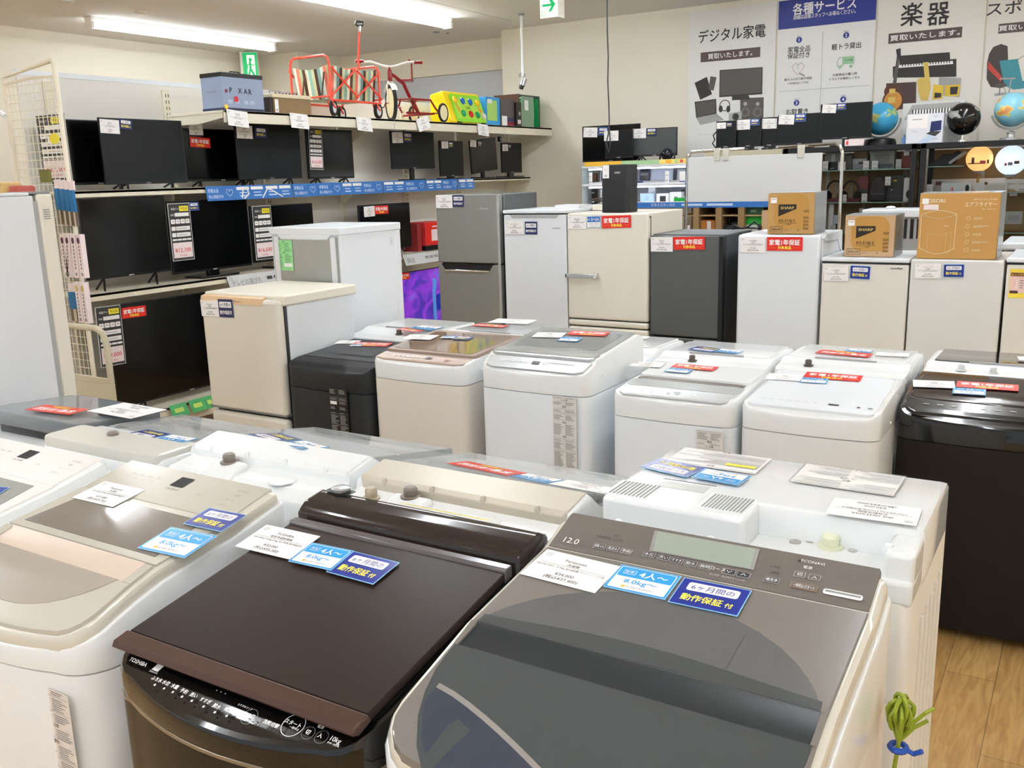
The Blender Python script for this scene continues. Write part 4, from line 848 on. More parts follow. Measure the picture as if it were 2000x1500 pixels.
# small cream fridge near the shelf
r, h, hh = fridge('small cream two door refrigerator with gold top strip and white lid panel', (389, 571), (541, 584), 3.15, .53, WHITE, mat('cream_door', 'DFDACD', .3, var=.01), [.52], Z=1.105, seam=.012, round_=.02)
mb = MB(); mb.box(-h+.0, h+.012, .03, .555, hh-.03, hh+.022, IVORY); mb.build('top_panel', r, bevel=.01, seg=3)
mb = MB(); mb.prism([(-.004, hh-.028), (.004, hh+.004), (.03, hh+.01), (.03, hh-.028)], -h+.006, h-.1, mat('gold_strip', 'D9B892', .3, .2), 'x'); mb.T = TR(.0, -.003, hh-.018) @ RX(PI/2-.2); mb.text('Panasonic', .014, GINK, 0, 0, .002, 'c'); mb.build('top_strip', r)
mb = MB(); mb.prism([(.5, .0), (.515, .03), (.5, .035)], 0, .01, DGREY, 'z') if False else mb.box(-h, h, .002, .04, .535, .545, GINK); mb.build('seam', r)
cards_on(r, [(pf_('Panasonic', '¥14,000', '(税込¥15,400)'), 'price_card', (391, 586), (426, 587)), (c_navy(), 'warranty_card', (425, 584), (453, 585))], front())
# tall fridge showing its back
r = thing('refrigerator', 'tall white refrigerator showing its galvanised back with a green notice', 'refrigerator', (-3.65, 4.27, 0), PI)
mb = MB(); mb.box(-.252, .252, .05, .51, .03, 1.375, WHITE2); mb.build('cabinet', r, bevel=.006)
mb = MB(); mb.box(-.235, .235, .505, .516, .06, 1.36, GALV); mb.build('back_panel', r)
mb = MB(); mb.box(-.252, .252, 0, .05, .05, 1.375, WHITE2); mb.build('door', r, bevel=.005)
mb = MB(); mb.box(-.258, .258, .0, .522, 1.37, 1.412, WHITE); mb.prism([(-.2, 1.375), (-.17, 1.345), (.17, 1.345), (.2, 1.375)], .50, .522, WHITE, 'y'); mb.build('top_panel', r, bevel=.006)
for x in (-.21, .205):
    mb = MB(); mb.box(x-.014, x+.02, .5, .522, .06, 1.36, WHITE2); mb.build('back_rail', r)
p = hit(r, 537, 469, (0, .517, 0), (0, 1, 0)); mb = MB(); mb.T = TR(p.x, .518, p.z) @ RZ(PI) @ RX(PI/2); mb.rect(0, .128, -.165, 0, LIME, .0006); caution(mb, .128, .165, 2, mat('green_ink', '5E9960', .5), 21); mb.rect(.06, .12, -.145, -.125, PAPER, .0018); mb.build('green_notice', r, smooth=0)
mb = MB(); mb.T = TR(-.2528, .10, 1.335) @ RZ(-PI/2) @ RX(PI/2); caution(mb, .03, .05, 1, LBL, 4); mb.build('rating_label', r, smooth=0)

# ------------------------------------------------------------ things standing on the refrigerators
def carton(label, x0, x1, y0, d, z0, z1, m, art, wrapname=None):
    r = thing('cardboard_carton', label, 'cardboard box', ((x0+x1)/2, y0, z0), 0); h = (x1-x0)/2; H = z1-z0
    mb = MB(); mb.box(-h, h, 0, d, 0, H, m); mb.build('carton', r, bevel=.003)
    mb = MB(); mb.T = TR(0, -.0012, 0) @ RX(PI/2); art(mb, h, H); mb.build('front_print', r, smooth=0)
    mb = MB(); mb.box(-h-.001, h+.001, d*.47, d*.53, H-.0005, H+.0008, mat('packing_tape', 'CDB58E', .2)); mb.build('packing_tape', r)
    if wrapname:
        mb = MB(); mb.box(h+.002, h+.003, -.004, d+.004, -.0, H+.002, WRAP); mb.box(-h-.003, h+.003, -.002, d+.004, H+.002, H+.003, WRAP); mb.build('plastic_wrap', r)
    return r
BK = mat('carton_black_print', '2C241C', .7)
def art_sharp(mb, h, H):
    mb.rrect(-.095, .1, .03, H-.005, .05, mat('carton_orange', 'B98B45', .75, var=.04), 0)
    mb.poly([(-.07, .098), (.03, .14), (.03, .165), (-.07, .165)], BK, .0004); mb.text('SHARP', .02, mat('carton_gold', 'C9AD66', .5), -.02, .139, .0008, 'c', .075, .03)
    mb.text('KS-S10J-S', .021, BK, -.02, .068, .0004, 'c', .09, .02); mb.rect(-.07, .035, .06, .062, BK, .0004); mb.text('ジャー炊飯器', .008, BK, -.02, .05, .0004, 'c')
    for a, b in ((0, .0015),): mb.line([(-h+.015, .012), (-h+.085, .012), (-h+.085, .042), (-h+.015, .042), (-h+.015, .012)], .0018, BK, .0004)
    mb.text('取扱注意', .014, BK, -h+.05, .021, .0004, 'c'); mb.text('ワレモノ', .008, BK, -.02, .018, .0004, 'c'); mb.text('紙', .012, BK, .045, .016, .0004, 'c')
    for y in (.12, .085, .065, .045, .025): mb.rrect(.07, .1, y, y+.014, .003, mat('carton_dim_print', '8F6A35', .7), .0003)
    mb.rect(-h+.015, -h+.05, H-.055, H-.025, PAPER, .0008); mb.rect(-h+.019, -h+.046, H-.036, H-.032, LBL, .001)
carton('printed rice cooker carton standing on the tall white refrigerator', -1.6, -1.34, 5.345, .25, 1.287, 1.514, KRAFT, art_sharp, 'w')
carton('taped pale rice cooker carton standing on the slab-topped refrigerator', -1.178, -.92, 5.37, .25, 1.167, 1.388, KRAFT2, art_sharp, 'w')
def art_cos(mb, h, H):
    W = mat('carton_white_print', 'EADFC8', .6); W2 = mat('carton_faint_print', 'D0B489', .6)
    mb.text('COSORI', .026, W, -h+.02, H-.045, 0, 'l', .1, .02); mb.rect(-h+.012, -h+.043, H-.052, H-.024, PAPER, .0006); mb.rect(-h+.02, -h+.092, H-.082, H-.055, PINKW, .0006)
    mb.text('PRO LE 4.7-L FRYER', .0105, W, h-.015, H-.035, 0, 'r', .105); mb.text('エアフライヤー', .026, W, h-.015, H-.065, 0, 'r', .145, .01); mb.text('型番：COSORI CP137', .007, W, h-.015, H-.082, 0, 'r')
    x0, x1 = -h+.012, -h+.18; zt, zb = H-.105, .055
    top = [(x0+(x1-x0)*i/10, zt+.02*math.sin(PI*i/10)) for i in range(11)]; bot = [(x1-(x1-x0)*i/10, zb-.03*math.sin(PI*i/10)) for i in range(11)]
    mb.line(top+[(x1-.004, zb+.0)]+bot[:]+[(x0, zt)], .0025, W, 0); mb.line([(x0+(x1-x0)*i/10, zt-.022*math.sin(PI*i/10)) for i in range(11)], .004, W2, 0)
    mb.line([(x0+.035, zb-.02), (x0+.035, zt-.10), (x0+.09, zt-.105), (x1-.012, zt-.092)], .0016, W2, 0); mb.line([(x0+.125, zt-.1), (x0+.125, zb-.025), (x0+.148, zb-.02), (x0+.148, zt-.098)], .0016, W2, 0); mb.rect(x0+.11, x0+.135, zt-.06, zt-.057, W, 0)
    for i in range(5):
        y = H-.125-i*.04; mb.ring(-h+.235, y, .011, .004, W2, 0, 12); mb.rect(-h+.26, -h+(.33 if i % 2 else .3), y-.001, y+.004, W2, 0); mb.rect(-h+.26, -h+.3, y-.007, y-.003, W2, 0)
carton('large air fryer carton with white line drawing standing on the pale white refrigerator', -.80, -.425, 5.33, .30, 1.167, 1.5, mat('kraft_orange', 'C0914F', .75, var=.04, scale=9), art_cos, 'w')
r = thing('speaker_case', 'black upright case with a hanging price tag on the cream refrigerator', 'electronic device', (-2.57, 5.36, 1.412), 0)
mb = MB(); slab(mb, rr(.185, .17, .03, .03), 0, .29, MBLACK, .008); mb.build('case', r); mb = MB(); mb.T = TR(.025, -.001, .235) @ RX(PI/2); mb.text('AVIOT', .016, PAPER, 0, 0, 0, 'c', .04, .02); mb.build('maker_lettering', r, smooth=0)
mb = MB(); mb.T = TR(-.075, -.003, .288) @ RX(PI/2); mb.rrect(0, .045, -.08, 0, .004, PAPER, .001); mb.rect(.015, .03, -.07, -.06, LBL, .0014); mb.rect(.012, .033, -.03, -.028, LBL, .0014); mb.build('price_tag', r, smooth=0)
r = thing('folded_heater_pad', 'flat ivory plastic device with coiled dark cord, left of the black upright case', 'appliance', (-2.75, 5.62, 1.43), 0)
mb = MB(); slab(mb, rr(.26, .16, .07, .07), -.016, .02, IVORY, .012); mb.build('body', r); mb = MB(); mb.tube([(-.05+.09*math.cos(a*.5), .06+.05*math.sin(a*.5), .03+a*.003) for a in range(16)], .006, mat('dark_brown_cord', '3B2A22', .5), 7); mb.build('cord', r)
mb = MB(); mb.box(-.09, .09, -.08, .08, 0, .014, PAPER); mb.box(-.088, .088, -.078, .082, .014, .022, WHITE2); o = mb.build('booklet_stack', bevel=.001); o.location = (-2.99, 5.6, 1.4325); tag(o, 'thin white booklets lying on the narrow white freezer', 'booklet')
# a vented heater and a chest freezer behind the row
r = thing('vented_heater', 'white topped heater with dark vertical slots behind the cartons', 'heater', (-1.03, 6.3, .0), 0)
mb = MB(); mb.box(-.22, .2, 0, .25, .5, 1.33, mat('heater_grey', 'A5A7A6', .4)); mb.build('body', r, bevel=.006)
mb = MB(); mb.box(-.25, .23, -.02, .27, 1.33, 1.38, WHITE); mb.lathe([(.03, 0), (.028, .015), (.001, .018)], WHITE, (-.1, .1, 1.38), 14); mb.build('top', r, bevel=.012)
for i in range(10): 
    mb = MB(); mb.box(-.19+i*.038, -.17+i*.038, -.003, .003, 1.2, 1.32, BLACK); mb.build('slot', r)
mb = MB(); mb.box(-.26, -.2, .05, .2, 0, .5, GREY); mb.box(.15, .2, .05, .2, 0, .5, GREY); mb.box(-.26, .2, .05, .2, .46, .5, GREY); mb.build('stand', r)
r = thing('chest_freezer', 'white appliance top behind the row of refrigerators at the right edge', 'freezer', (-.1, 6.2, 0), 0)
mb = MB(); mb.box(-.36, .36, 0, .55, .03, 1.14, WHITE2); mb.build('cabinet', r, bevel=.01); mb = MB(); mb.box(-.37, .37, -.01, .56, 1.145, 1.19, WHITE); mb.build('lid', r, bevel=.012)
# green tie bundle hanging between the front machines
r = thing('earth_wire_bundle', 'yellow green wire bundle tied with blue, hanging beside the big grey washer', 'wire', (-.19, 1.40, .80), 0)
GW = mat('yellow_green_wire', '93A32B', .45)
mb = MB()
for i in range(7):
    a = i*.9; q = .017+.003*(i % 3)
    mb.tube([(-.01, 0, -.16+.004*i), (0, 0, -.02)] + [(q*math.sin(t*.55)*math.cos(a), q*math.sin(t*.55)*math.sin(a), -.02+.055*math.sin(t*.275)+.004*i) for t in range(1, 11)], .0035, GW, 6)
mb.tube([(0, 0, -.02), (.02, 0, .02), (.035, .0, .04), (.045, .01, .045)], .003, GW, 6); mb.tube([(0, 0, -.02), (.02, 0, .01), (.038, .005, .025)], .003, GW, 6); mb.build('wire', r)
mb = MB(); mb.torus((0, 0, -.03), .012, .005, mat('blue_tie', '1E52B5', .4), 'z', 12, 6); mb.tube([(.01, 0, -.03), (.022, .003, -.036), (.034, 0, -.026)], .004, mat('blue_tie', '1E52B5', .4), 6); mb.build('tie', r)
# ------------------------------------------------------------ the wall shelf with televisions
r = thing('gondola_shelf', 'long ivory wall shelf unit holding televisions below and toys on top', 'shelf', (XP, 3.45, 0), 0)
DY = 3.45
mb = MB(); mb.box(0, .02, 0, 8.95-DY, .1, 2.33, PANEL); mb.box(-.02, .025, 0, 8.95-DY, 2.33, 2.36, WHITE); mb.build('back_panel', r, smooth=0)
for i in range(7):
    y = 3.63+.877*i-DY if i < 6 else 8.95-DY
    mb = MB(); mb.box(.02, .045, y-.025, y+.025, .1, 2.3, SHELF)
    if i not in (0, 3):
        for k in range(26):
            z = 1.2+k*.042; mb.box(.045, .0455, y-.014, y-.008, z, z+.022, DGREY); mb.box(.045, .0455, y+.008, y+.014, z, z+.022, DGREY)
    mb.build('upright', r, smooth=0)
def board(x1, y0, y1, z, t, nm='shelf_board', lip=.03):
    mb = MB(); mb.box(.046, x1, y0-DY, y1-DY, z-.018, z, SHELF); mb.box(x1-.012, x1, y0-DY, y1-DY, z-t, z, SHELF); mb.build(nm, r, bevel=.002)
board(.62, 4.49, 6.28, 2.133, .08); board(.62, 6.284, 8.0, 2.133, .08); board(.62, 8.004, 8.93, 2.133, .08)
board(.37, 3.47, 6.2, 1.636, .04); board(.37, 6.204, 8.88, 1.636, .03)
board(.42, 3.47, 6.2, 1.015, .045); board(.42, 6.204, 8.88, 1.0, .045)
board(.52, 3.5, 8.9, .225, .12, 'base_deck')
for y, x1, z in ((4.497, .6, 2.115), (6.26, .6, 2.115), (8.02, .6, 2.115), (8.9, .35, 1.618), (6.22, .35, 1.618), (6.22, .4, .98)):
    q = .16 if y > 4.6 else .07; mb = MB(); mb.prism([(.04, z-q), (.04, z), (x1, z), (x1, z-.03), (x1*.6, z-.06), (x1*.3, z-q+.01)], y-DY-.004, y-DY+.004, SHELF, 'y'); mb.build('bracket', r)
def strip_art(mb, W, H, kinds):
    n = len(kinds); k = W/n
    for i, c in enumerate(kinds):
        x = i*k
        if c == 't':
            mb.text('家電全品', H*.28, PALE, x+k*.06, -H*.42, .0012, 'l', k*.36, .02); mb.text('安心保証付き', H*.26, PALE, x+k*.06, -H*.82, .0012, 'l', k*.5, .02)
            hx, hy = x+k*.8, -H*.5; q = H*.3
            mb.line([(hx, hy-q*.8), (hx-q, hy+q*.1), (hx-q*.8, hy+q*.8), (hx-q*.2, hy+q*.75), (hx, hy+q*.3), (hx+q*.2, hy+q*.75), (hx+q*.8, hy+q*.8), (hx+q, hy+q*.1), (hx, hy-q*.8)], .004, PALE, .0012)
        else:
            for a in (.05, .53):
                mb.rrect(x+k*a, x+k*(a+.42), -H*.32, -H*.1, .004, PAPER, .0012); mb.rect(x+k*(a+.08), x+k*(a+.34), -H*.55, -H*.48, PALE, .0012); mb.rect(x+k*(a+.08), x+k*(a+.36), -H*.78, -H*.68, PALE, .0012)
bounds = [(400, 457, 't', 'under the second television from the left'), (457, 569, 'pp', 'below the film-wrapped middle television'), (570, 619, 't', 'left of the price-tagged television'), (619, 666, 't', 'below the price-tagged television'), (666, 746, 'pt', 'right of the price-tagged television'), (747, 830, 'pt', 'below the large monitor'), (831, 893, 'pt', 'below the small monitor'), (894, 925, 'p', 'the last one towards the corner')]
for a, b, kd, where in bounds:
    A, B = P(a, 364, X=-5.243).y, P(b, 356, X=-5.243).y; W = B-A-.006
    mb = MB(); mb.T = TR(-5.240, A, 1.64) @ RZ(PI/2) @ RX(PI/2-.12); mb.box(0, W, -.1, 0, -.001, 0, STRIP); strip_art(mb, W, .1, kd)
    if kd == 'pp': mb.line([(W*.1, -.085), (W*.13, -.03), (W*.2, -.02), (W*.22, -.06), (W*.14, -.09)], .012, GLOSSW, .002); mb.line([(W*.45, -.09), (W*.55, -.03), (W*.62, -.04), (W*.8, -.09)], .01, GLOSSW, .002)
    tag(mb.build('shelf_strip', smooth=0), 'blue printed strip on the middle shelf edge, '+where, 'shelf label', 'blue strips along the middle shelf')
for a, b, z, lb, tt in ((441, 505, 1.015, 'grey printed strip about choosing a television on the lower shelf edge', 'テレビの選び方'), (785, 857, .997, 'pale grey printed strip on the shelf edge below the red box', '保証')):
    A, B = P(a, 545 if a < 600 else 500, X=-5.2).y, P(b, 530 if a < 600 else 490, X=-5.2).y; W = B-A
    if a < 600: W = .66
    mb = MB(); mb.T = TR(-5.192, A, z) @ RZ(PI/2) @ RX(PI/2-.35); mb.box(0, W, -.1, 0, -.001, 0, mat('grey_strip', 'D2D3D3', .25)); mb.text(tt, .05, GINK, .03, -.075, .0012, 'l', W*.42 if a < 600 else .12)
    for k in range(3): mb.rrect(W*.55+k*.07, W*.55+k*.07+.055, -.06, -.035, .004, DGREY if a < 600 else GREY, .0012)
    mb.ring(.03, -.02, .012, .003, GINK, .0012); tag(mb.build('shelf_strip', smooth=0), lb, 'shelf label')
for i, (a, b) in enumerate(((330, 362), (369, 398), (400, 413))):
    A, B = P(a, 800, X=-5.09).y, P(b, 785, X=-5.09).y
    mb = MB(); mb.T = TR(-5.092, A, .238) @ RZ(PI/2) @ RX(PI/2-.5); mb.rect(0, B-A, -.09, 0, mat('green_strip', '3FA65B', .4), .001); mb.rrect((B-A)*.2, (B-A)*.75, -.06, -.03, .004, mat('pale_green_ink', 'BFDB63', .5), .002)
    tag(mb.build('shelf_label', smooth=0), 'green label on the bottom deck edge, %s from the dark large television side' % ('first', 'second', 'third')[i], 'shelf label', 'green labels on the bottom deck')

# ------------------------------------------------------------ televisions and monitors
def tv(label, x, y0, y1, z0, z1, zs, face=SCREEN, feet='v', cards=(), rz=PI/2, tilt=0, depth=.045, bez=.012, film=None, yaw=0, cat='television', name='television', lean=0, axis='y', foot=.2):
    w = y1-y0; h = w/2; H = z1-z0; b0 = z0-zs
    loc = (x, (y0+y1)/2, zs) if axis == 'y' else ((y0+y1)/2, x, zs)
    r = thing(name, label, cat, loc, rz+yaw); T = TR(0, 0, b0) @ RX(tilt) @ RY(lean)
    mb = MB(); mb.T = T; mb.box(-h, h, 0, .018, 0, H, BLACK); mb.box(-h*.75, h*.75, .018, depth, H*.1, H*.75, BLACK); mb.build('housing', r, bevel=.003)
    mb = MB(); mb.T = T; mb.box(-h+bez*.6, h-bez*.6, -.0015, 0, bez*1.3, H-bez*.6, face); mb.build('screen', r, smooth=0)
    mb = MB(); mb.T = T; mb.box(-.018, .018, -.0035, -.001, bez*.3, bez*.9, LBL); mb.build('maker_badge', r, smooth=0)
    if film:
        mb = MB(); mb.T = T; n = 9; rnd = random.Random(len(label)); g = [[(-h-.002+(w+.004)*i/n, -.004-.006*rnd.random(), H*(j/n)) for i in range(n+1)] for j in range(n+1)]
        mb.loft(g, film, cap=False, closed=False); mb.build('protective_film', r)
    if feet == 'v':
        for s in (-.62, .62):
            mb = MB(); X = h*s; mb.tube([(X-.05, -.06, .006), (X, .01, b0+.006), (X+.05, .08, .006)], .007, BLACK, 6); mb.tube([(X-.02, .07, .006), (X, .01, b0+.006)], .007, BLACK, 6); mb.build('foot', r)
    elif feet == 's':
        mb = MB(); mb.box(-.025, .025, .02, .045, .01, b0+H*.4, BLACK); mb.build('stand_neck', r, bevel=.003)
        mb = MB(); mb.box(-foot/2, foot/2, -.05, .12, 0, .012, BLACK); mb.build('stand_base', r, bevel=.004)
    elif feet == 'b':
        mb = MB(); mb.box(-foot/2, foot/2, -.06, .12, 0, .014, GBLACK); mb.box(-.05, .05, .01, .04, .01, b0+.02, GBLACK); mb.build('stand_base', r, bevel=.004)
    n_ = (T.to_3x3() @ Vector((0, -1, 0)))
    for c in cards: card_at(c[0], c[1], r, c[2], c[3], (tuple(T @ Vector((0, -.002, 0))), tuple(n_)), c[4] if len(c) > 4 else .004)
    return r
def pt(maker, price, kind='液晶テレビ'): return c_price(maker, kind, '32V型 2019年製 動作確認済', price, '(税込)')
ZM = 1.638; ZL = 1.017
tv('black television half hidden behind the wire rack and the film-wrapped set beside it', -5.46, 3.50, 4.16, 1.672, 2.07, ZM)
tv('black television wrapped in protective film with a navy sticker, second from the rack', -5.30, 3.755, 4.38, 1.668, 2.076, ZM, SCREENG, film=FILM, cards=[(pt('AIWA', '¥14,000'), 'price_card', (194, 232), (232, 235), .014), (c_blue(True), 'warranty_card', (233, 232), (257, 235), .014)])
tv('black television with a red sticker on the middle shelf', -5.46, 4.51, 5.16, 1.675, 2.04, ZM, cards=[(pt('Hisense', '¥13,000'), 'price_card', (368, 242), (395, 243)), (c_red(), 'red_warranty_sticker', (370, 267), (410, 270))])
tv('black television in creased protective film with an unframed white sticker', -5.29, 4.835, 5.475, 1.68, 2.075, ZM, SCREENG, film=FILM, cards=[(pt('ORION', '¥12,000'), 'price_card', (461, 244), (492, 246), .014), (c_blue(True), 'warranty_card', (498, 248), (520, 250), .012)])
tv('black television with a long price panel on the middle shelf, last before the monitors', -5.30, 5.56, 6.095, 1.672, 2.055, ZM, cards=[(c_spec('¥16,500'), 'specification_panel', (602, 250), (627, 252))])
def mon(*a, **k): return tv(*a, name='monitor', cat='computer monitor', **k)
mon('largest black monitor on the middle shelf, standing on a neck right of the televisions', -5.30, 6.60, 7.23, 1.74, 2.065, ZM, SCREENG, feet='s', cards=[(pt('DELL', '¥7,000', 'モニター'), 'price_card', (765, 258), (786, 258)), (c_blue(True), 'warranty_card', (788, 259), (804, 260))])
mon('small black monitor on the middle shelf between the largest and the tilted one', -5.30, 7.315, 7.70, 1.665, 1.993, ZM, SCREENG, feet='b', cards=[(pt('IO DATA', '¥5,000', 'モニター'), 'price_card', (862, 276), (875, 276)), (c_blue(True), 'warranty_card', (876, 277), (885, 278))])
mon('tilted black monitor on the middle shelf, third towards the corner', -5.29, 7.83, 8.30, 1.70, 2.02, ZM, feet='s', lean=-.09, cards=[(pt('iiyama', '¥6,000', 'モニター'), 'price_card', (918, 273), (930, 274)), (c_blue(True), 'warranty_card', (933, 276), (941, 277))])
mon('last black monitor on the middle shelf, closest to the back corner', -5.29, 8.385, 8.78, 1.685, 1.99, ZM, SCREENG, feet='b', foot=.3, cards=[(pt('BenQ', '¥4,000', 'モニター'), 'price_card', (981, 282), (992, 282)), (c_blue(True), 'warranty_card', (993, 283), (998, 283))])
mb = MB(); mb.box(-.02, .02, -.012, .012, 0, .05, BLACK); mb.box(-.008, .008, -.014, -.012, .015, .035, PAPER); o = mb.build('web_camera', bevel=.004); o.location = (-5.33, 8.41, 2.0); o.rotation_euler = (0, 0, PI/2); tag(o, 'tiny black camera clipped above the last monitor near the corner', 'camera')
tv('large black television on the lower shelf beside the wire rack, without any label', -5.30, 3.545, 4.175, 1.09, 1.588, ZL)
tv('black television with a long ¥12,100 price panel and a navy sticker', -5.29, 4.185, 4.885, 1.062, 1.552, ZL, feet='b', foot=.34, cards=[(c_spec('¥12,100'), 'specification_panel', (327, 399), (368, 397)), (c_blue(), 'warranty_card', (369, 396), (387, 395))])
tv('black television with a ¥16,500 price panel behind the tall white refrigerator', -5.29, 4.91, 5.56, 1.075, 1.489, ZL, feet='b', foot=.3, cards=[(c_spec('¥16,500'), 'specification_panel', (492, 404), (527, 402))])
tv('black television with red sticker on the lower shelf beside the red box', -5.30, 6.12, 6.815, 1.05, 1.447, ZL, cards=[(pt('SHARP', '¥18,000'), 'price_card', (710, 404), (731, 402)), (c_red(), 'red_warranty_sticker', (731, 402), (758, 401))])
tv('very large black television on the bottom deck with a ¥29,000 price panel', -5.22, 3.57, 4.78, .27, .93, .227, cards=[(c_spec('¥29,000'), 'specification_panel', (186, 602), (233, 596)), (c_red(), 'red_warranty_sticker', (237, 602), (284, 596))])
def picture():
    m = bpy.data.materials.new('purple_picture'); m.use_nodes = True; nt = m.node_tree; b = nt.nodes['Principled BSDF']; b.inputs['Roughness'].default_value = .3
    tc = nt.nodes.new('ShaderNodeTexCoord'); n = nt.nodes.new('ShaderNodeTexNoise'); n.inputs['Scale'].default_value = 5; n.inputs['Distortion'].default_value = 1.2; rp = nt.nodes.new('ShaderNodeValToRGB')
    for pos, c in ((.0, '1D1560'), (.4, '4A2FA8'), (.52, '7A34C0'), (.62, '8E3CC8'), (.7, '3E6FD0')):
        e = rp.color_ramp.elements.new(pos) if pos not in (0,) else rp.color_ramp.elements[0]; e.position = pos; e.color = srgb(c)+[1]
    nt.links.new(tc.outputs['Object'], n.inputs['Vector']); nt.links.new(n.outputs['Fac'], rp.inputs[0]); nt.links.new(rp.outputs[0], b.inputs['Base Color']); nt.links.new(rp.outputs[0], b.inputs['Emission Color']); b.inputs['Emission Strength'].default_value = .35
    return m
r = tv('screen showing a purple and blue picture, left of the grey steel refrigerator', -5.25, 6.55, 7.22, .30, .835, .227, picture(), cards=[(c_red(), 'red_warranty_sticker', (779, 534), (800, 532))])
mb = MB(); mb.T = TR(0, 0, .07); m1 = mat('picture_blue', '4C86C8', .3, emit=.3); mb.poly([(.15, -.003, .04), (.2, -.003, .03), (.19, -.003, .3), (.22, -.003, .42), (.16, -.003, .45), (.14, -.003, .3)], m1); mb.poly([(.2, -.0032, .14), (.31, -.0032, .14), (.31, -.0032, .3), (.2, -.0032, .28)], mat('picture_navy', '1A2FA0', .3, emit=.2)); mb.build('picture_detail', r, smooth=0)
r = thing('boxed_toy', 'red and white printed box on the lower shelf beside the grey steel refrigerator', 'box', (-5.24, 7.08, 1.0), PI/2)
mb = MB(); mb.box(-.125, .145, 0, .2, .045, .258, mat('red_box', 'D9363A', .4)); mb.box(-.13, .15, -.004, .2, 0, .045, BLACK); mb.build('carton', r, bevel=.003); mb = MB(); mb.box(-.11, .14, -.003, 0, .06, .25, RED); mb.box(-.04, .1, -.005, -.003, .085, .19, PINKW); mb.text
mb.T = TR(.03, -.006, .21) @ RX(PI/2); mb.text('Coca', .03, PAPER, 0, 0, 0, 'c') if False else mb.rect(-.06, .08, 0, .012, PAPER, 0); mb.build('front_print', r, smooth=0)
mb = MB(); mb.box(-.06, .0, 0, .15, 0, .25, mat('dark_red_box', '8E2B2B', .5)); o = mb.build('box'); o.location = (-5.26, 6.915, 1.0); o.rotation_euler = (0, 0, PI/2); tag(o, 'plain dark red box between the television and the red and white box', 'box')

# ------------------------------------------------------------ things on the top shelf
ZT = 2.134
r = thing('storage_box', 'slate blue carrying case printed with spaced letters and a red ball', 'case', (-5.07, 4.735, ZT), PI/2)
SL = mat('slate_blue_print', '8F9BB4', .4, var=.06, scale=4)
mb = MB(); mb.box(-.185, .185, 0, .2, 0, .245, SL); case = mb
mb = MB(); mb.box(-.188, .188, -.003, .203, .222, .25, BLACK); mb.tube([(-.02, .1, .25), (-.01, .1, .272), (.07, .1, .272), (.08, .1, .25)], .005, BLACK, 6); mb.build('lid', r, bevel=.003)
mb = MB(); mb.box(-.188, .188, -.003, .203, 0, .022, mat('navy_base', '2C3450', .4)); mb.build('base', r, bevel=.002)
mb = MB(); mb.T = TR(0, -.0015, 0) @ RX(PI/2)
for c, x, y in (('P', -.12, .12), ('X', -.045, .12), ('A', .005, .118), ('R', .05, .117)): mb.text(c, .05, INK, x, y, .0006, 'l', None, .01)
mb.disc(-.068, .08, .02, mat('red_ball', 'C8323C', .3), .0004); mb.disc(-.15, .13, .012, mat('dull_red', '8A2C34', .4), .0004)
for x in (-.14, -.08, 0, .055): mb.rect(x, x+.04, .05, .075, mat('pale_slate', 'A9B3C6', .5), 0)
mb.T = TR(-.1865, .1, .12) @ RZ(-PI/2) @ RX(PI/2); mb.text('PIXAR', .018, GINK, 0, 0, 0, 'c', .09); case.merge(mb).build('case', r)
r = thing('guitar_amplifier', 'small brown tweed amplifier with cream control top between the case and the wagon', 'amplifier', (-5.08, 5.2, ZT), PI/2)
mb = MB(); mb.box(-.2, .2, .01, .16, 0, .115, mat('black_side', '3B332E', .5)); mb.build('cabinet', r, bevel=.004)
mb = MB(); mb.box(-.175, .2, 0, .012, .0, .11, mat('tweed_cloth', '8C7250', .8, var=.25, scale=160)); mb.build('grille', r); mb = MB(); mb.box(-.19, .205, -.006, .17, .112, .14, mat('cream_top', 'DDD0B0', .5)); mb.build('top', r, bevel=.004)
for i in range(7):
    mb = MB(); mb.lathe([(.008, 0), (.007, .012), (.001, .013)], BLACK, (-.11+i*.035, .04, .14), 10); mb.build('control_knob', r)
mb = MB(); mb.tube([(-.13, .08, .14), (-.13, .08, .165), (-.02, .08, .165), (-.02, .08, .14)], .004, GREY, 6); mb.build('handle', r)
mb = MB(); mb.T = TR(-.17, -.004, .1) @ RX(PI/2); mb.rect(0, .035, -.09, 0, PAPER, .001); mb.rect(.01, .025, -.08, -.065, LBL, .0015); mb.build('price_tag', r, smooth=0)
# folding wagon
def stripes():
    m = bpy.data.materials.new('striped_canvas'); m.use_nodes = True; nt = m.node_tree; b = nt.nodes['Principled BSDF']; b.inputs['Roughness'].default_value = .9
    tc = nt.nodes.new('ShaderNodeTexCoord'); sx = nt.nodes.new('ShaderNodeSeparateXYZ'); ad = nt.nodes.new('ShaderNodeMath'); ad.operation = 'ADD'; ml = nt.nodes.new('ShaderNodeMath'); ml.operation = 'MULTIPLY'; ml.inputs[1].default_value = 3.6; fr = nt.nodes.new('ShaderNodeMath'); fr.operation = 'FRACT'; rp = nt.nodes.new('ShaderNodeValToRGB'); rp.color_ramp.interpolation = 'CONSTANT'
    cols = ['8FB5A5', 'E9E3C6', '5A3A2C', 'A9B98A', 'E07A62', 'DDE3D2', '7FA79C', '4F3325', 'C8C79A']
    for i, c in enumerate(cols):
        e = rp.color_ramp.elements[0] if i == 0 else rp.color_ramp.elements.new(i/len(cols)); e.position = i/len(cols); e.color = srgb(c)+[1]
    L = nt.links.new; L(tc.outputs['Object'], sx.inputs[0]); L(sx.outputs[0], ad.inputs[0]); L(sx.outputs[1], ad.inputs[1]); L(ad.outputs[0], ml.inputs[0]); L(ml.outputs[0], fr.inputs[0]); L(fr.outputs[0], rp.inputs[0]); L(rp.outputs[0], b.inputs['Base Color'])
    return m
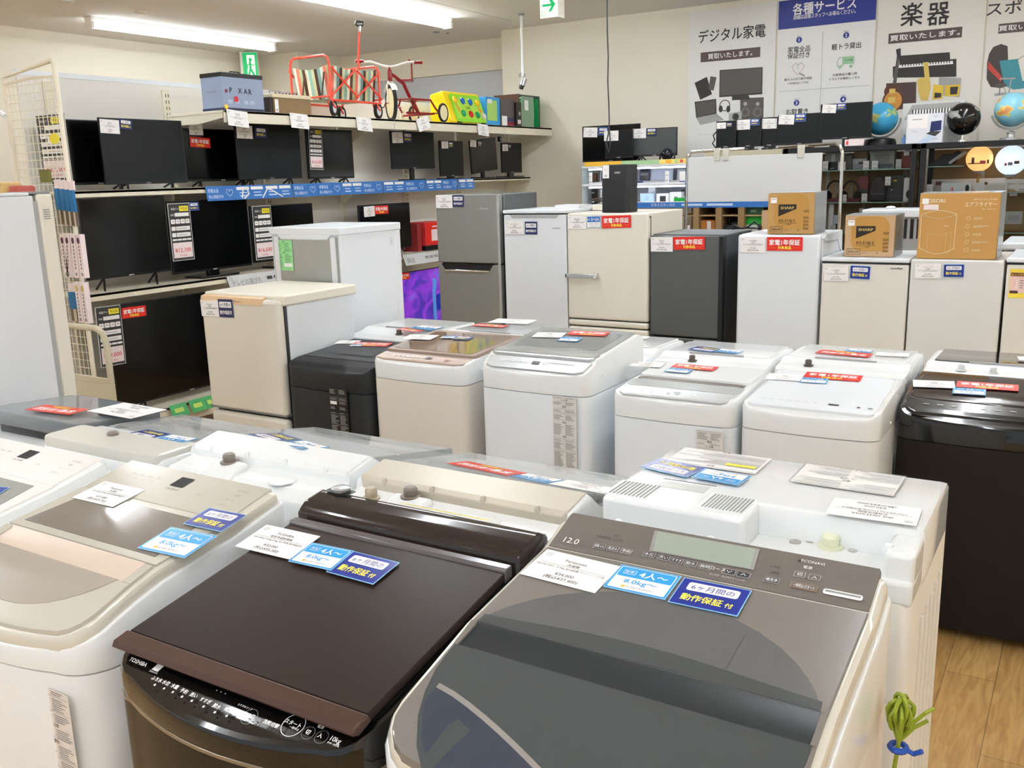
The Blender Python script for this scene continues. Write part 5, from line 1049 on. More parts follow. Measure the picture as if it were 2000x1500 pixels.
r = thing('folding_wagon', 'orange red folding wagon with striped canvas and raised pull handle', 'wagon', (-5.25, 5.885, ZT), PI/2)
L_, W_ = .29, .2
def arch(x, lo, hi, nm):
    mb = MB(); mb.tube([(x, -W_, lo), (x, -W_, hi-.05), (x, -W_+.015, hi-.015), (x, -W_+.05, hi), (x, W_-.05, hi), (x, W_-.015, hi-.015), (x, W_, hi-.05), (x, W_, lo)], .0095, ORANGE, 8); mb.tube([(x, -W_, lo+.03), (x, W_, lo+.03)], .008, ORANGE, 8); mb.build(nm, r)
arch(-L_, .12, .45, 'end_frame'); arch(L_, .12, .41, 'end_frame')
for s in (-1, 1):
    mb = MB(); y = s*(W_+.008)
    for a, b in ((-L_, 0), (0, L_)): mb.tube([(a, y, .15), (b, y, .36)], .008, ORANGE, 8); mb.tube([(a, y+.012*s, .36), (b, y+.012*s, .15)], .008, ORANGE, 8)
    mb.tube([(-L_, y, .12), (L_, y, .12)], .009, ORANGE, 8); mb.build('side_lattice', r)
mb = MB(); ST = stripes(); n = 14
top = [(-L_+.012+(2*L_-.024)*i/n, .385-.02*math.sin(PI*i/n)-.01*(i % 2)) for i in range(n+1)]
for s in (-1, 1): mb.loft([[(x, s*(W_-.015), z) for x, z in top], [(x*.93, s*(W_-.03), .14) for x, z in top]], ST, cap=False, closed=False)
for s in (-1, 1): mb.loft([[(s*(L_-.012), -W_+.015+(2*W_-.03)*i/8, .385-.03*math.sin(PI*i/8)) for i in range(9)], [(s*(L_-.03), -W_+.04+(2*W_-.08)*i/8, .14) for i in range(9)]], ST, cap=False, closed=False)
mb.box(-L_+.03, L_-.03, -W_+.03, W_-.03, .135, .145, ST); mb.build('canvas', r)
for y0 in (-.1, .1):
    mb = MB(); mb.poly([(-L_-.004, y0-.06, .33), (-L_-.004, y0-.04, .33), (-L_+.01, y0+.01, .15), (-L_+.01, y0-.005, .15)], mat('brown_strap', '5A3A2C', .8)); mb.build('strap', r)
mb = MB(); mb.tube([(L_, 0, .40), (L_-.005, .0, .45), (L_+.0, -.03, .7)], .010, ORANGE, 8); mb.build('pull_handle', r); mb = MB(); mb.tube([(L_, -.03, .69), (L_, -.033, .735)], .012, SILV, 8); mb.tube([(L_-.045, -.03, .735), (L_-.035, -.03, .765), (L_+.045, -.03, .77), (L_+.04, -.03, .742), (L_-.03, -.03, .735)], .009, DGREY, 8); mb.build('hand_grip', r)
def wheel(parent, name, c, R_, wd, hub=GLOSSW, tyre=TYRE, axis='y', rot=0, spokes=True):
    e = TR(*c) @ RZ(rot); mb = MB(); mb.T = e; mb.torus((0, 0, 0), R_-wd*.45, wd*.5, tyre, axis, 22, 8); o = mb.build(name, parent)
    m2 = MB(); m2.T = e @ RX(PI/2); m2.lathe([(R_-wd*.6, -wd*.3), (R_-wd*.6, -wd*.1), (.015, -wd*.35), (.015, wd*.35), (R_-wd*.6, wd*.1), (R_-wd*.6, wd*.3)], hub, n=20); h = m2.build('hub', o); return o
for x, y, rt in ((-L_+.02, -W_+.0, .35), (L_-.03, -W_, .2), (-L_+.06, W_, .3), (L_-.02, W_, .2)):
    wheel(r, 'wheel', (x, y, .062), .062, .03, GLOSSW, TYRE, 'y', rt)
    mb = MB(); mb.tube([(x-.03, y-.02, .12), (x-.028, y-.022, .095), (x, y-.022, .062)], .007, ORANGE, 7); mb.tube([(x-.03, y+.02, .12), (x-.028, y+.022, .095), (x, y+.022, .062)], .007, ORANGE, 7); mb.build('caster_fork', r)
# tricycle
r = thing('tricycle', 'crimson and white retro tricycle with cream wheels beside the wagon', 'tricycle', (-5.21, 6.78, ZT), PI/2)
CRW = mat('cream_hub', 'E9DFB4', .5); WF = mat('cream_fender', 'F2EEE2', .3)
wheel(r, 'front_wheel', (-.26, 0, .15), .15, .034, CRW, TYRE, 'y', .95)
mb = MB(); Tf = TR(-.26, 0, 0) @ RZ(.95); mb.T = Tf
for s in (-.028, .028): mb.tube([(0, s, .14), (0, s, .30), (0, s*.4, .335)], .007, WF, 7)
mb.loft([[(.162*math.cos(a), -.026, .15+.162*math.sin(a)), (.168*math.cos(a), 0, .15+.168*math.sin(a)), (.162*math.cos(a), .026, .15+.162*math.sin(a))] for a in [PI*(.2+.6*i/10) for i in range(11)]], WF, cap=False, closed=False)
mb.build('fork', r); mb = MB(); mb.T = Tf; mb.lathe([(.018, .33), (.02, .35), (.02, .40), (.016, .42), (.008, .43), (.006, .455)], CRIM, n=14); mb.build('head_tube', r)
mb = MB(); mb.T = Tf; pts = [(0, -.26, .49), (0, -.16, .485), (0, -.05, .452), (0, 0, .447), (0, .05, .452), (0, .16, .485), (0, .24, .478)]; mb.tube(pts, .0085, WF, 8); mb.build('handlebar', r)
for s, q in ((-1, 0), (1, 0)):
    mb = MB(); mb.T = Tf; mb.tube([(0, s*.22, .484), (0, s*.29, .485)], .013, CRIM, 8); mb.build('grip', r)
mb = MB(); mb.T = Tf; 
for s in (-1, 1): mb.tube([(0, s*.02, .15), (0, s*.05, .15), (.05, s*.055, .12), (.05, s*.1, .12)], .006, CRIM, 6)
mb.build('pedal', r)
mb = MB(); mb.tube([(-.25, 0, .39), (-.2, 0, .375), (-.08, 0, .32), (.04, 0, .16), (.12, 0, .08)], .015, CRIM, 10); mb.tube([(.12, -.17, .07), (.12, .17, .07)], .009, CRIM, 8); mb.tube([(-.05, .0, .08), (.27, 0, .085)], .011, CRIM, 8)
for s in (-1, 1): mb.tube([(-.04, s*.06, .08), (-.06, s*.08, .14), (-.02, s*.09, .19), (.18, s*.09, .19), (.24, s*.1, .12), (.26, s*.12, .085)], .009, CRIM, 8)
mb.build('frame', r)
mb = MB(); slab(mb, [(-.10, .02), (-.07, .04), (0, .075), (.03, .07), (.045, .04)], .31, .327, CRIM, .005); mb.T = RZ(PI/2) ; o = mb.build('seat', r); o.rotation_euler = (0, 0, PI/2); o.location = (-.06, 0, .03)
mb = MB(); mb.tube([(-.02, -.05, .34), (-.03, -.06, .5), (-.05, -.04, .52)], .007, CRIM, 7); mb.build('backrest_rail', r)
mb = MB(); mb.box(-.09, .19, -.10, .10, .185, .2, CRIM); mb.build('rear_step', r, bevel=.006)
for y in (-.165, .165): wheel(r, 'rear_wheel', (.26, y, .083), .083, .022, CRW, TYRE, 'y', .1)
mb = MB(); mb.tube([(.26, -.165, .083), (.26, .165, .083)], .006, CRIM, 7); mb.build('axle', r)
# popper toy
r = thing('arcade_toy', 'lime green and yellow arcade toy with coloured domes', 'toy', (-5.06, 7.52, ZT), PI/2)
mb = MB(); mb.prism([(0, .02), (.03, .0), (.22, .0), (.24, .05), (.24, .26), (.1, .29)], -.33, .26, YPL, 'x'); mb.build('housing', r, bevel=.012, seg=3)
T = TR(0, 0, .02) @ RX(-.35); TF = TR(0, .0, .02) @ RX(PI/2-.35)
mb = MB(); mb.T = TF; mb.rrect(-.25, .25, -.005, .262, .03, LGREEN, .004); mb.rect(-.22, .22, .03, .23, mat('lime_print', 'A9E04A', .4, var=.2, scale=40), .005)
for x in (-.19, .16): mb.line([(x, .2), (x+.03, .1)], .03, ORG, .006); mb.line([(x+.04, .12), (x+.09, .06)], .03, ORG, .006)
mb.text('B×B', .04, CRIM, 0, .12, .0065, 'c'); mb.build('face', r, smooth=0)
for x, y, c in ((-.19, .2, 'F5C61A'), (-.07, .195, '1668C0'), (.05, .19, '1668C0'), (.17, .185, 'F5C61A'), (-.12, .075, '149A5A'), (0, .07, 'CC1F1F'), (.11, .065, '149A5A'), (.21, .06, 'D8CFC0')):
    mb = MB(); mb.T = TF; mb.lathe([(.042, .005), (.042, .01), (.036, .012)], mat('dome_ring', 'B9D94A', .3), (x, y, 0), 20); mb.lathe([(.034, .01), (.03, .022), (.018, .03), (.001, .033)], mat('dome_'+c, c, .12), (x, y, 0), 18); mb.build('dome', r)
mb = MB()
for x in (-.2, .2): mb.box(x-.03, x+.03, 0, .04, 0, .02, BLACK)
mb.build('foot_pad', r)
def simple_box(nm, label, cat, x, y, w, d, h, m, fr=None, z=ZT, rz=PI/2):
    r = thing(nm, label, cat, (x, y, z), rz); mb = MB(); mb.box(-w/2, w/2, 0, d, 0, h, m); mb.build('body', r, bevel=.003)
    if fr:
        mb = MB(); mb.T = TR(0, -.0015, 0) @ RX(PI/2); fr(mb, w/2, h); mb.build('print', r, smooth=0)
    return r
simple_box('boxed_game', 'bright blue box standing between the arcade toy and the dark bagged box', 'box', -5.12, 7.98, .26, .1, .27, mat('blue_box', '3AA0E0', .4), lambda mb, h, H: (mb.rect(-h+.02, h-.06, .05, H-.03, mat('pale_lime_print', 'A9D36A', .5), 0), mb.rect(-h+.03, -.02, H-.06, H-.02, PAPER, .0004)))
simple_box('boxed_game', 'dark bagged box with a red and navy base on the top shelf', 'box', -5.1, 8.22, .24, .16, .26, mat('charcoal_box', '5B5654', .5, var=.25, scale=20), lambda mb, h, H: (mb.rect(-h, -h+.1, 0, .1, PAPER, .0006), mb.rect(-h+.1, h, .05, .085, NAVY2, .0004), mb.rect(-h+.1, h, .0, .05, mat('wine_red', '7A1F2E', .5), .0004), mb.text('CHIVAS', .02, REDINK, .04, .01, .0008, 'c', .08)))
simple_box('dark_bottle_box', 'narrow dark box with a white figure next to the green crate', 'box', -5.08, 8.4, .1, .1, .24, mat('near_black_box', '2A201F', .5), lambda mb, h, H: (mb.rect(-.03, .03, .03, .07, PINKW, 0), mb.disc(.01, .13, .02, LBL, 0, 12)))
r = thing('plastic_crate', 'green crate with brown side wrapped in plastic, ending the top shelf', 'crate', (-5.12, 8.68, ZT), PI/2)
mb = MB(); mb.box(-.21, -.2, 0, .3, 0, .33, mat('brown_board', '5A3F2C', .6)); mb.build('side_board', r)
mb = MB(); mb.box(-.2, .2, .28, .3, 0, .32, GREEN); mb.box(.18, .2, 0, .3, 0, .32, GREEN); mb.box(-.2, .2, 0, .3, 0, .012, GREEN); mb.box(-.2, .2, 0, .02, .30, .325, mat('dark_green', '1C3A28', .5)); mb.box(.186, .206, -.004, .016, 0, .325, mat('dark_green', '1C3A28', .5)); mb.build('crate', r, bevel=.003)
mb = MB(); rnd = random.Random(4); g = [[(-.19+.26*i/6, -.004-.012*rnd.random(), .31*j/7) for i in range(7)] for j in range(8)]; mb.loft(g, glassmat('green_wrap', 'BFD3BE', .45, .1), cap=False, closed=False); mb.build('plastic_wrap', r)
mb = MB(); mb.T = TR(-.14, -.02, .27) @ RX(PI/2); mb.rrect(0, .08, -.1, 0, .004, PAPER, .001); mb.rect(.02, .06, -.05, -.047, LBL, .0014); mb.build('price_card', r, smooth=0)
# price cards hanging from the top shelf edge
for px, py, k, where in ((442, 211, -.08, 'below the slate blue case'), (565, 216, -.05, 'below the amplifier and wagon'), (695, 226, -.06, 'below the last wagon wheels'), (812, 232, .25, 'below the tricycle'), (932, 238, -.08, 'below the arcade toy')):
    p = P(px, py, X=-4.993); cd = c_price('中古品', 'おもちゃ', '動作確認済 現状販売', '¥3,000', '(税込¥3,300)')
    o = bpy.data.objects.new('price_card', cd[0]); C.objects.link(o); s_ = 1.0; o.matrix_world = TR(-4.994, p.y, ZT+.005) @ RZ(PI/2) @ RX(PI/2-.15) @ RZ(k) @ Matrix.Diagonal((1.2, 1.15, 1, 1)); tag(o, 'white price card hanging from the top shelf edge, '+where, 'price card', 'price cards on the top shelf edge')
p = P(440, 207, X=-5.0); mb = MB(); mb.T = TR(-4.99, p.y, ZT+.02) @ RZ(PI/2) @ RX(PI/2); mb.disc(0, 0, .016, ORG, .001); mb.disc(0, 0, .01, YELP, .0015); tag(mb.build('round_sticker', smooth=0), 'small round yellow sticker at the left end of the top shelf', 'sticker')

# ------------------------------------------------------------ wire rack at the left end of the shelf
r = thing('wire_rack', 'tall ivory wire mesh rack at the left end of the television shelf', 'display rack', (-5.24, 3.3, 0), 0)
IV = mat('ivory_wire', 'EFE8D4', .35)
mb = MB(); mb.tube([(.25, 0, .1), (.25, 0, 2.32), (.235, 0, 2.35), (.2, 0, 2.345), (-.25, 0, 2.29), (-.25, 0, .1)], .014, IV, 8); mb.tube([(-.25, 0, 2.25), (-.0, 0.0, 2.27), (.25, 0, 2.26)], .008, IV, 6); mb.build('frame', r)
mb = MB(); mb.box(-.3, .3, -.16, .16, .0, .05, IV); mb.box(.235, .265, -.02, .02, .05, .12, IV); mb.box(-.265, -.235, -.02, .02, .05, .12, IV); mb.build('base', r, bevel=.004)
mb = MB()
for i in range(1, 12): mb.cyl((-.25+i*.0417, 0, .12), (-.25+i*.0417, 0, 2.27), .0022, IV, 5)
for j in range(46): mb.cyl((-.25, .003, .14+j*.0466), (.25, .003, .14+j*.0466), .0022, IV, 5)
mb.build('mesh_grid', r)
r2 = thing('clothes_rail', 'white rail end at the far left edge of the photo, behind the wire rack', 'rail', (-5.75, 3.32, 0), 0)
mb = MB(); mb.tube([(-.12, 0, 2.10), (.16, 0, 2.10), (.19, 0, 2.08)], .018, GLOSSW, 8); mb.cyl((-.1, 0, .05), (-.1, 0, 2.5), .02, IV, 8); mb.tube([(-.18, 0, .04), (.16, 0, .04)], .03, IV, 8); mb.tube([(-.12, 0, 1.68), (.1, 0, 1.68)], .012, GLOSSW, 8); mb.build('rail', r2)
cd = c_spec('¥27,500'); o = bpy.data.objects.new('specification_panel', cd[0]); C.objects.link(o); o.matrix_world = TR(-5.41, 3.42, 2.075) @ RX(PI/2) @ Matrix.Diagonal((2.35, 1.5, 1, 1)); tag(o, 'large ¥27,500 price panel seen through the wire rack', 'price panel')
mb = MB(); mb.T = TR(-5.06, 3.292, 1.93) @ RX(PI/2); mb.disc(0, 0, .05, YELP, .003, 10, .03); mb.disc(-.04, -.01, .03, PAPER, .002, 10, .02); tag(mb.build('round_sticker', smooth=0), 'crumpled yellow and white tag on the wire rack', 'tag')
def hangpack(label, grp, x, z, w, h, kind, y=3.25, lean=0, cnt=0):
    r = thing('hanging_package', label, 'packaged accessory', (x, y, z), 0, grp); T = RY(lean)
    mb = MB(); mb.T = T
    if kind == 'blue':
        mb.box(-w/2, w/2, -.012, 0, -.05, 0, PINKW); mb.build('header_card', r); mb = MB(); mb.T = T; mb.box(-w/2, w/2, -.02, -.004, -h*.68, -.05, mat('teal_blue_pack', '1B6FA8', .35)); mb.build('blue_sleeve', r, bevel=.004)
        mb = MB(); mb.T = T; mb.box(-w/2, w/2, -.014, -.004, -h, -h*.68, mat('taupe_pack', '6E6258', .5)); mb.box(-w*.1, w*.25, -.016, -.013, -h, -h*.66, mat('sand_tool', 'CFC3AC', .5)); mb.build('clear_pouch', r)
    else:
        mb.box(-w/2, w/2, -.03, 0, -h, 0, PINKW); mb.build('carton', r, bevel=.002); mb = MB(); mb.T = T @ TR(0, -.0315, 0) @ RX(PI/2); mb.disc(0, -.035, w*.3, mat('plum_ink', '5B3550', .5) if kind == 'white' else mat('gold_ink', 'C9B26A', .5), 0, 12, w*.45)
        for k in range(7): mb.rect(-w*.12, w*.12, -.075-k*.02, -.062-k*.02, GINK, 0)
        mb.rrect(-w*.2, w*.2, -h+.012, -h+.03, .003, GREY, 0); mb.build('print', r, smooth=0)
for i in range(4): hangpack(('leftmost', 'second', 'third', 'rightmost')[i]+' of the blue sleeved tools hanging on the upper wire rack', 'blue tools on the rack', -5.02+i*.045, 1.705-.004*i, .04, .25, 'blue')
for i in range(4): hangpack(('leftmost upright', 'leaning second', 'third', 'rightmost')[i]+' of the slim white cartons halfway up the wire rack', 'slim white cartons on the rack', -5.005+i*.05, 1.40, .042, .245, 'white', lean=(0, .13, .02, 0)[i])
hangpack('blue sleeved tool low on the wire rack, left of the gold-marked cartons', None, -5.0, 1.12, .07, .22, 'blue')
for i in range(2): hangpack(('left', 'right')[i]+' slim white carton with a gold mark, low on the wire rack', 'gold-marked cartons on the rack', -4.925+i*.05, 1.13, .045, .235, 'gold')
mb = MB(); mb.box(-.04, .04, -.01, .01, -.01, .06, mat('olive_tag', '6E6A2A', .5)); o = mb.build('tag'); o.location = (-5.08, 3.22, 1.70); tag(o, 'small olive square tag at the top of the wire rack goods', 'tag')
for i, (x, w, h, c, lb) in enumerate(((-5.08, .16, .07, 'CFAE72', 'ochre wrapped bundle lying behind the tall left refrigerator'), (-4.93, .1, .05, 'B5534A', 'small brick red packet behind the tall left refrigerator'))):
    mb = MB(); mb.box(-w/2, w/2, -.05, .05, 0, h, mat('bundle_'+c, c, .6, var=.3, scale=30)); o = mb.build('wrapped_bundle', bevel=.015, seg=3); o.location = (x, 2.98, 1.625); tag(o, lb, 'package')
r = thing('small_rack_shelf', 'narrow ivory shelf carrying wrapped bundles behind the tall left refrigerator', 'shelf', (-5.06, 2.98, 0), 0)
mb = MB(); mb.box(-.26, .2, -.1, .1, 1.605, 1.624, IV); mb.box(-.26, -.24, -.1, .1, 0, 1.605, IV); mb.box(.02, .04, -.1, .1, 0, 1.605, IV); mb.build('shelf', r)
# platform cart
r = thing('platform_trolley', 'beige tube handled platform trolley standing in front of the wire rack', 'trolley', (-4.45, 2.9, 0), 0)
TC = mat('beige_tube', 'C4BCA4', .4)
mb = MB(); mb.tube([(-.3, 0, .2), (-.3, 0, .86), (-.27, 0, .93), (-.22, 0, .95), (.13, 0, .95), (.18, 0, .93), (.205, 0, .87), (.205, 0, .2)], .0165, TC, 10); mb.build('handle', r)
mb = MB(); mb.box(-.29, .19, -.008, .008, .56, .69, TC); mb.box(-.29, .19, -.012, .012, .575, .585, TC); mb.box(-.29, .19, -.012, .012, .665, .675, TC); mb.box(-.13, -.1, -.013, -.011, .635, .642, DGREY); mb.build('cross_plate', r, bevel=.003)
mb = MB(); mb.box(-.34, .25, -.4, .02, .14, .2, TC); mb.build('platform', r, bevel=.01)
for x in (-.28, .18):
    for y in (-.34, -.04): wheel(r, 'wheel', (x, y, .06), .06, .03, GREY, TYRE, 'y')
# ------------------------------------------------------------ signs, pole camera, cords and detectors on the ceiling
p = P(487, 106, Z=3.14)
r = thing('exit_sign', 'green lit sign of a running figure below the ceiling in the far left corner', 'exit sign', (p.x, p.y, 2.98), math.radians(38))
mb = MB(); mb.box(-.115, .09, 0, .05, -.19, .19, mat('sign_housing', 'E9E6DA', .4)); mb.cyl((0, .02, .19), (0, .02, .205), .05, GREY); mb.build('housing', r, bevel=.004)
mb = MB(); mb.T = TR(0, -.002, 0) @ RX(PI/2); mb.rect(-.085, .085, -.18, .18, EXITG, 0); mb.rect(-.035, .055, -.16, .15, EXITW, .001)
mb.disc(.005, .1, .02, EXITG, .002); mb.line([(0, .07), (.0, .0), (.03, -.06), (.055, -.1)], .026, EXITG, .002); mb.line([(0, 0), (-.02, -.07), (-.035, -.12)], .022, EXITG, .002); mb.line([(0, .055), (-.03, .04), (-.035, .0)], .012, EXITG, .002); mb.line([(0, .06), (.03, .03), (.045, .045)], .012, EXITG, .002); mb.build('sign_face', r, smooth=0)
a, b = P(1055, 37, Y=7.6), P(1090, 36, Y=7.6)
r = thing('exit_sign', 'cream lit sign with a green arrow hanging from the ceiling', 'exit sign', ((a.x+b.x)/2, 7.6, a.z), 0); h = (b.x-a.x)/2
mb = MB(); mb.box(-h, h, 0, .12, 0, .178, mat('sign_housing', 'E9E6DA', .4)); mb.build('housing', r, bevel=.003)
mb = MB(); mb.T = TR(0, -.002, 0) @ RX(PI/2); mb.rect(-h+.003, h-.003, .003, .175, EXITW, 0); mb.poly([(-.065, .09), (.01, .1), (.015, .08), (-.062, .07)], EXITG, .001) if False else mb.rect(-.065, .03, .095, .115, EXITG, .001)
mb.poly([(.0, .155), (.03, .155), (.068, .108), (.025, .05), (-.005, .05), (.03, .1)], EXITG, .0012); mb.line([(-.07, .02), (-.07, .055), (-.04, .055), (-.04, .02), (-.07, .02)], .005, EXITG, .001); mb.text('出口', .014, EXITG, -.055, .03, .001, 'c'); mb.build('sign_face', r, smooth=0)
p = P(1018, 27, Z=CEIL); q = P(1021, 150, Y=p.y)
r = thing('ceiling_camera', 'white pole with a small grey camera hanging from the ceiling', 'security camera', (p.x, p.y, 0), 0)
mb = MB(); mb.cyl((0, 0, q.z), (0, 0, CEIL-.004), .013, GLOSSW, 10); mb.lathe([(.035, 0), (.03, -.012), (.013, -.016)], GREY, (0, 0, CEIL-.001), 14); mb.cyl((0, 0, q.z), (0, 0, q.z+.1), .016, GLOSSW, 10); mb.build('pole', r)
mb = MB(); mb.tube([(0, 0, q.z+.03), (-.04, .0, q.z+.0), (-.045, 0, q.z+.02), (0, 0, q.z+.05)], .004, GREY, 6); mb.tube([(0, 0, q.z+.0), (.03, 0, q.z+.03), (.02, 0, q.z-.01)], .004, GREY, 6); mb.build('cable', r)
mb = MB(); mb.T = TR(.01, -.0, q.z-.045) @ RY(.25); mb.cyl((0, 0, .03), (-.0, -.02, -.04), .03, SILV, 12); mb.cyl((0, -.02, -.04), (0, -.03, -.07), .022, BLACK, 12); mb.build('camera_head', r)
for i, (px, py) in enumerate(((275, 23), (132, 2))):
    p = P(px, py, Z=CEIL); mb = MB(); mb.lathe([(.06, 0), (.06, -.012), (.04, -.02), (.001, -.021)], mat('detector_white', 'DAD4C8', .5), (p.x, p.y, CEIL-.001), 18)
    tag(mb.build('ceiling_detector'), ('small white detector on the ceiling just beyond the left light', 'cream detector at the top left edge of the ceiling')[i], 'smoke detector')
for i, (px, py) in enumerate(((852, 62), (874, 64))):
    p = P(px, py, Z=CEIL); mb = MB(); mb.lathe([(.04 if i == 0 else .02, 0), (.035 if i == 0 else .015, -.01), (.001, -.011)], GREY, (p.x, p.y, CEIL-.001), 12)
    tag(mb.build('ceiling_fitting'), ('larger grey round fitting on the ceiling right of the tricycle light', 'tiny grey round fitting on the ceiling next to the larger one')[i], 'ceiling fitting')
mb = MB(); pts = []
for px, py in ((1185, -40), (1186, 60), (1188, 110), (1187, 160), (1189, 200), (1190, 240)): pts.append(P(px, py, Y=5.75))
pts += [P(1188, 262, Y=5.75), P(1184, 280, Y=5.75), P(1189, 298, Y=5.75), P(1192, 280, Y=5.75), P(1190, 250, Y=5.75)]
pts = [Vector((pts[0].x, 5.75, CEIL-.002))]+pts[1:]
mb.tube(pts, .0045, DGREY, 6); tag(mb.build('ceiling_cable'), 'thin dark cord hanging from the ceiling to behind the black upright case', 'cord')

# ------------------------------------------------------------ wall posters
PY = YW-.006
WT = TR(0, PY, 0) @ RX(PI/2)
def W(px, py): q = P(px, py, Y=PY); return (q.x, q.z)
def poster(label, pxl, pxr, art, ztop=3.13, zbot=1.25, m=None):
    x0, x1 = W(pxl, 150)[0], W(pxr, 150)[0]
    r = thing('wall_poster', label, 'poster', ((x0+x1)/2, PY, zbot), 0)
    T = TR(-(x0+x1)/2, 0, -zbot) @ RX(PI/2)
    mb = MB(); mb.T = T; mb.box(x0+.004, x1-.004, zbot, ztop, 0.0, .003, m or mat('poster_paper', 'EBEAE6', .5, var=.005)); mb.build('sheet', r, smooth=0)
    mb = MB(); mb.T = T @ TR(0, 0, .005); art(mb, x0, x1); mb.build('print', r, smooth=0)
    return r
PK = mat('poster_black', '33302E', .5); PBAR = mat('poster_bar', '5A4C49', .5); PB = mat('poster_blue', '26348C', .45); PG = mat('poster_grey', '56514D', .5); PLG = mat('poster_light_grey', 'A7A5A2', .5)
def pl_(mb, pts, m, z=0): mb.poly([W(*p) for p in pts][::-1] if False else [W(*p) for p in pts], m, z)
def tx_(mb, s, px, py, size, m, w=None, b=0, al='c', z=.0004):
    x, y = W(px, py); mb.text(s, size, m, x, y-size*.38, z, al, w, b)
def bar_(mb, l, r_, ytop, ybot, s, px, py, w):
    a, b, c, d = W(l, ytop), W(r_, ytop), None, None; zc = (W(l, ytop)[1]); H = abs(W(l, ybot)[1]-W(l, ytop)[1])
    x0, x1 = a[0], b[0]; mb.rect(x0, x1, zc-H, zc, PBAR, .0004); mb.text(s, H*.62, PAPER, (x0+x1)/2, zc-H*.72, .0008, 'c', w, .015)
def art1(mb, x0, x1):
    tx_(mb, 'デジタル家電', 1429, 66, .125, PK, (W(1493, 66)[0]-W(1363, 66)[0])*1.0, .012); bar_(mb, 1369, 1485, 103, 122, '買取いたします。', 0, 0, .43)
    pl_(mb, [(1406, 137), (1490, 131), (1489, 184), (1405, 190)], PK); pl_(mb, [(1408, 139), (1488, 133), (1487, 181), (1407, 187)], PG, .0004); pl_(mb, [(1430, 188), (1462, 186), (1466, 194), (1430, 196)], PK, .0004)
    pl_(mb, [(1357, 162), (1381, 150), (1391, 184), (1368, 195)], PK); pl_(mb, [(1388, 149), (1400, 151), (1394, 177), (1384, 175)], PG, .0006); pl_(mb, [(1357, 199), (1399, 193), (1400, 222), (1360, 230)], PK); pl_(mb, [(1360, 230), (1400, 222), (1415, 234), (1368, 244)], PLG)
    pl_(mb, [(1359, 201), (1397, 195), (1398, 220), (1362, 228)], PG, .0004)
    x, y = W(1416, 206); mb.ring(x, y, .053, .008, PK, .0004); mb.disc(x-.04, y-.03, .02, PK, .0006, ry=.032); mb.disc(x+.035, y-.035, .02, PK, .0006, ry=.032)
    pl_(mb, [(1446, 192), (1492, 190), (1491, 232), (1446, 235)], PG); 
    for px in (1456, 1480):
        x, y = W(px, 219); mb.disc(x, y, .045, mat('poster_mid_grey', '6E6A66', .5), .0004); mb.disc(x, y, .025, PG, .0008); x, y = W(px, 203); mb.disc(x, y, .018, PLG, .0004)
    pl_(mb, [(1424, 222), (1449, 217), (1449, 234), (1424, 238)], PLG, .001); x, y = W(1437, 228); mb.disc(x, y, .032, PK, .0014)
    for i in range(8): x, y = W(1366+i*5, 263); mb.disc(x, y, .004, PLG, 0, 8)
poster('white wall poster with black lettering and pictures of a monitor, laptop and headphones', 1344, 1514, art1)
def art2(mb, x0, x1):
    z0 = W(1610, 49)[1]; mb.rect(x0+.006, x1-.006, z0, 3.129, PB, 0)
    tx_(mb, '各種サービス', 1610, 12, .105, PAPER, .55, .02, z=.0008); tx_(mb, '詳細は店頭スタッフへお尋ねください。', 1610, 28, .042, PAPER, .54, .01, z=.0008)
    for n, px, py in (('1', 1561, 78), ('2', 1653, 69), ('3', 1556, 201), ('4', 1647, 194)):
        x, y = W(px, py); mb.disc(x, y, .026, PB, .0004); mb.text(n, .04, PAPER, x, y-.014, .0008, 'c', None, .03); mb.text('SERVICE', .012, PB, x, y+.03, .0004, 'c')
    tx_(mb, '家電全品', 1561, 96, .056, PK, .2, .01); tx_(mb, '保証付き', 1560, 108, .056, PK, .2, .01); tx_(mb, '軽トラ貸出', 1653, 90, .056, PK, .25, .01); tx_(mb, 'お取置き', 1557, 218, .056, PK, .2, .01)
    PKH = mat('poster_pink', 'DDBFC4', .5); PGN = mat('poster_green', '9CC79A', .5)
    x, y = W(1559, 133); q = .055; mb.line([(x, y+q*.5), (x-q*.5, y+q*.8), (x-q, y+q*.3), (x-q*.7, y-q*.4), (x, y-q), (x+q*.7, y-q*.4), (x+q, y+q*.3), (x+q*.5, y+q*.8), (x, y+q*.5), (x, y-q*.2)], .006, PKH, .0004); mb.line([(x+.02, y-.05), (x+.055, y-.07)], .015, PLG, .0006)
    x, y = W(1651, 121); mb.rect(x-.02, x+.075, y-.02, y+.045, PGN, .0004); mb.line([(x-.07, y-.03), (x-.07, y+.01), (x-.05, y+.04), (x-.02, y+.04), (x-.02, y-.03), (x-.07, y-.03)], .005, PGN, .0004); mb.disc(x-.045, y-.04, .014, PGN, .0006); mb.disc(x+.05, y-.04, .014, PGN, .0006); mb.text('お引越', .022, PK, x+.03, y+.005, .0008, 'c')
    tx_(mb, '最大12ヵ月の動作保証', 1559, 154, .024, PG, .25, .01); tx_(mb, 'で各種商品にて対応', 1559, 162, .02, PG, .19); tx_(mb, '大型商品の購入時', 1650, 145, .024, PG, .21, .01); tx_(mb, 'トラックを無料レンタル', 1650, 153, .024, PG, .26, .01)
    xm = W(1605, 120)[0]; mb.rect(xm, xm+.003, W(1605, 230)[1], W(1605, 62)[1], LBL, .0002); zc = W(1600, 174)[1]; mb.rect(x0+.03, x1-.03, zc, zc+.003, LBL, .0002)
poster('wall poster with a blue heading listing four numbered services', 1516, 1706, art2, ztop=3.16)
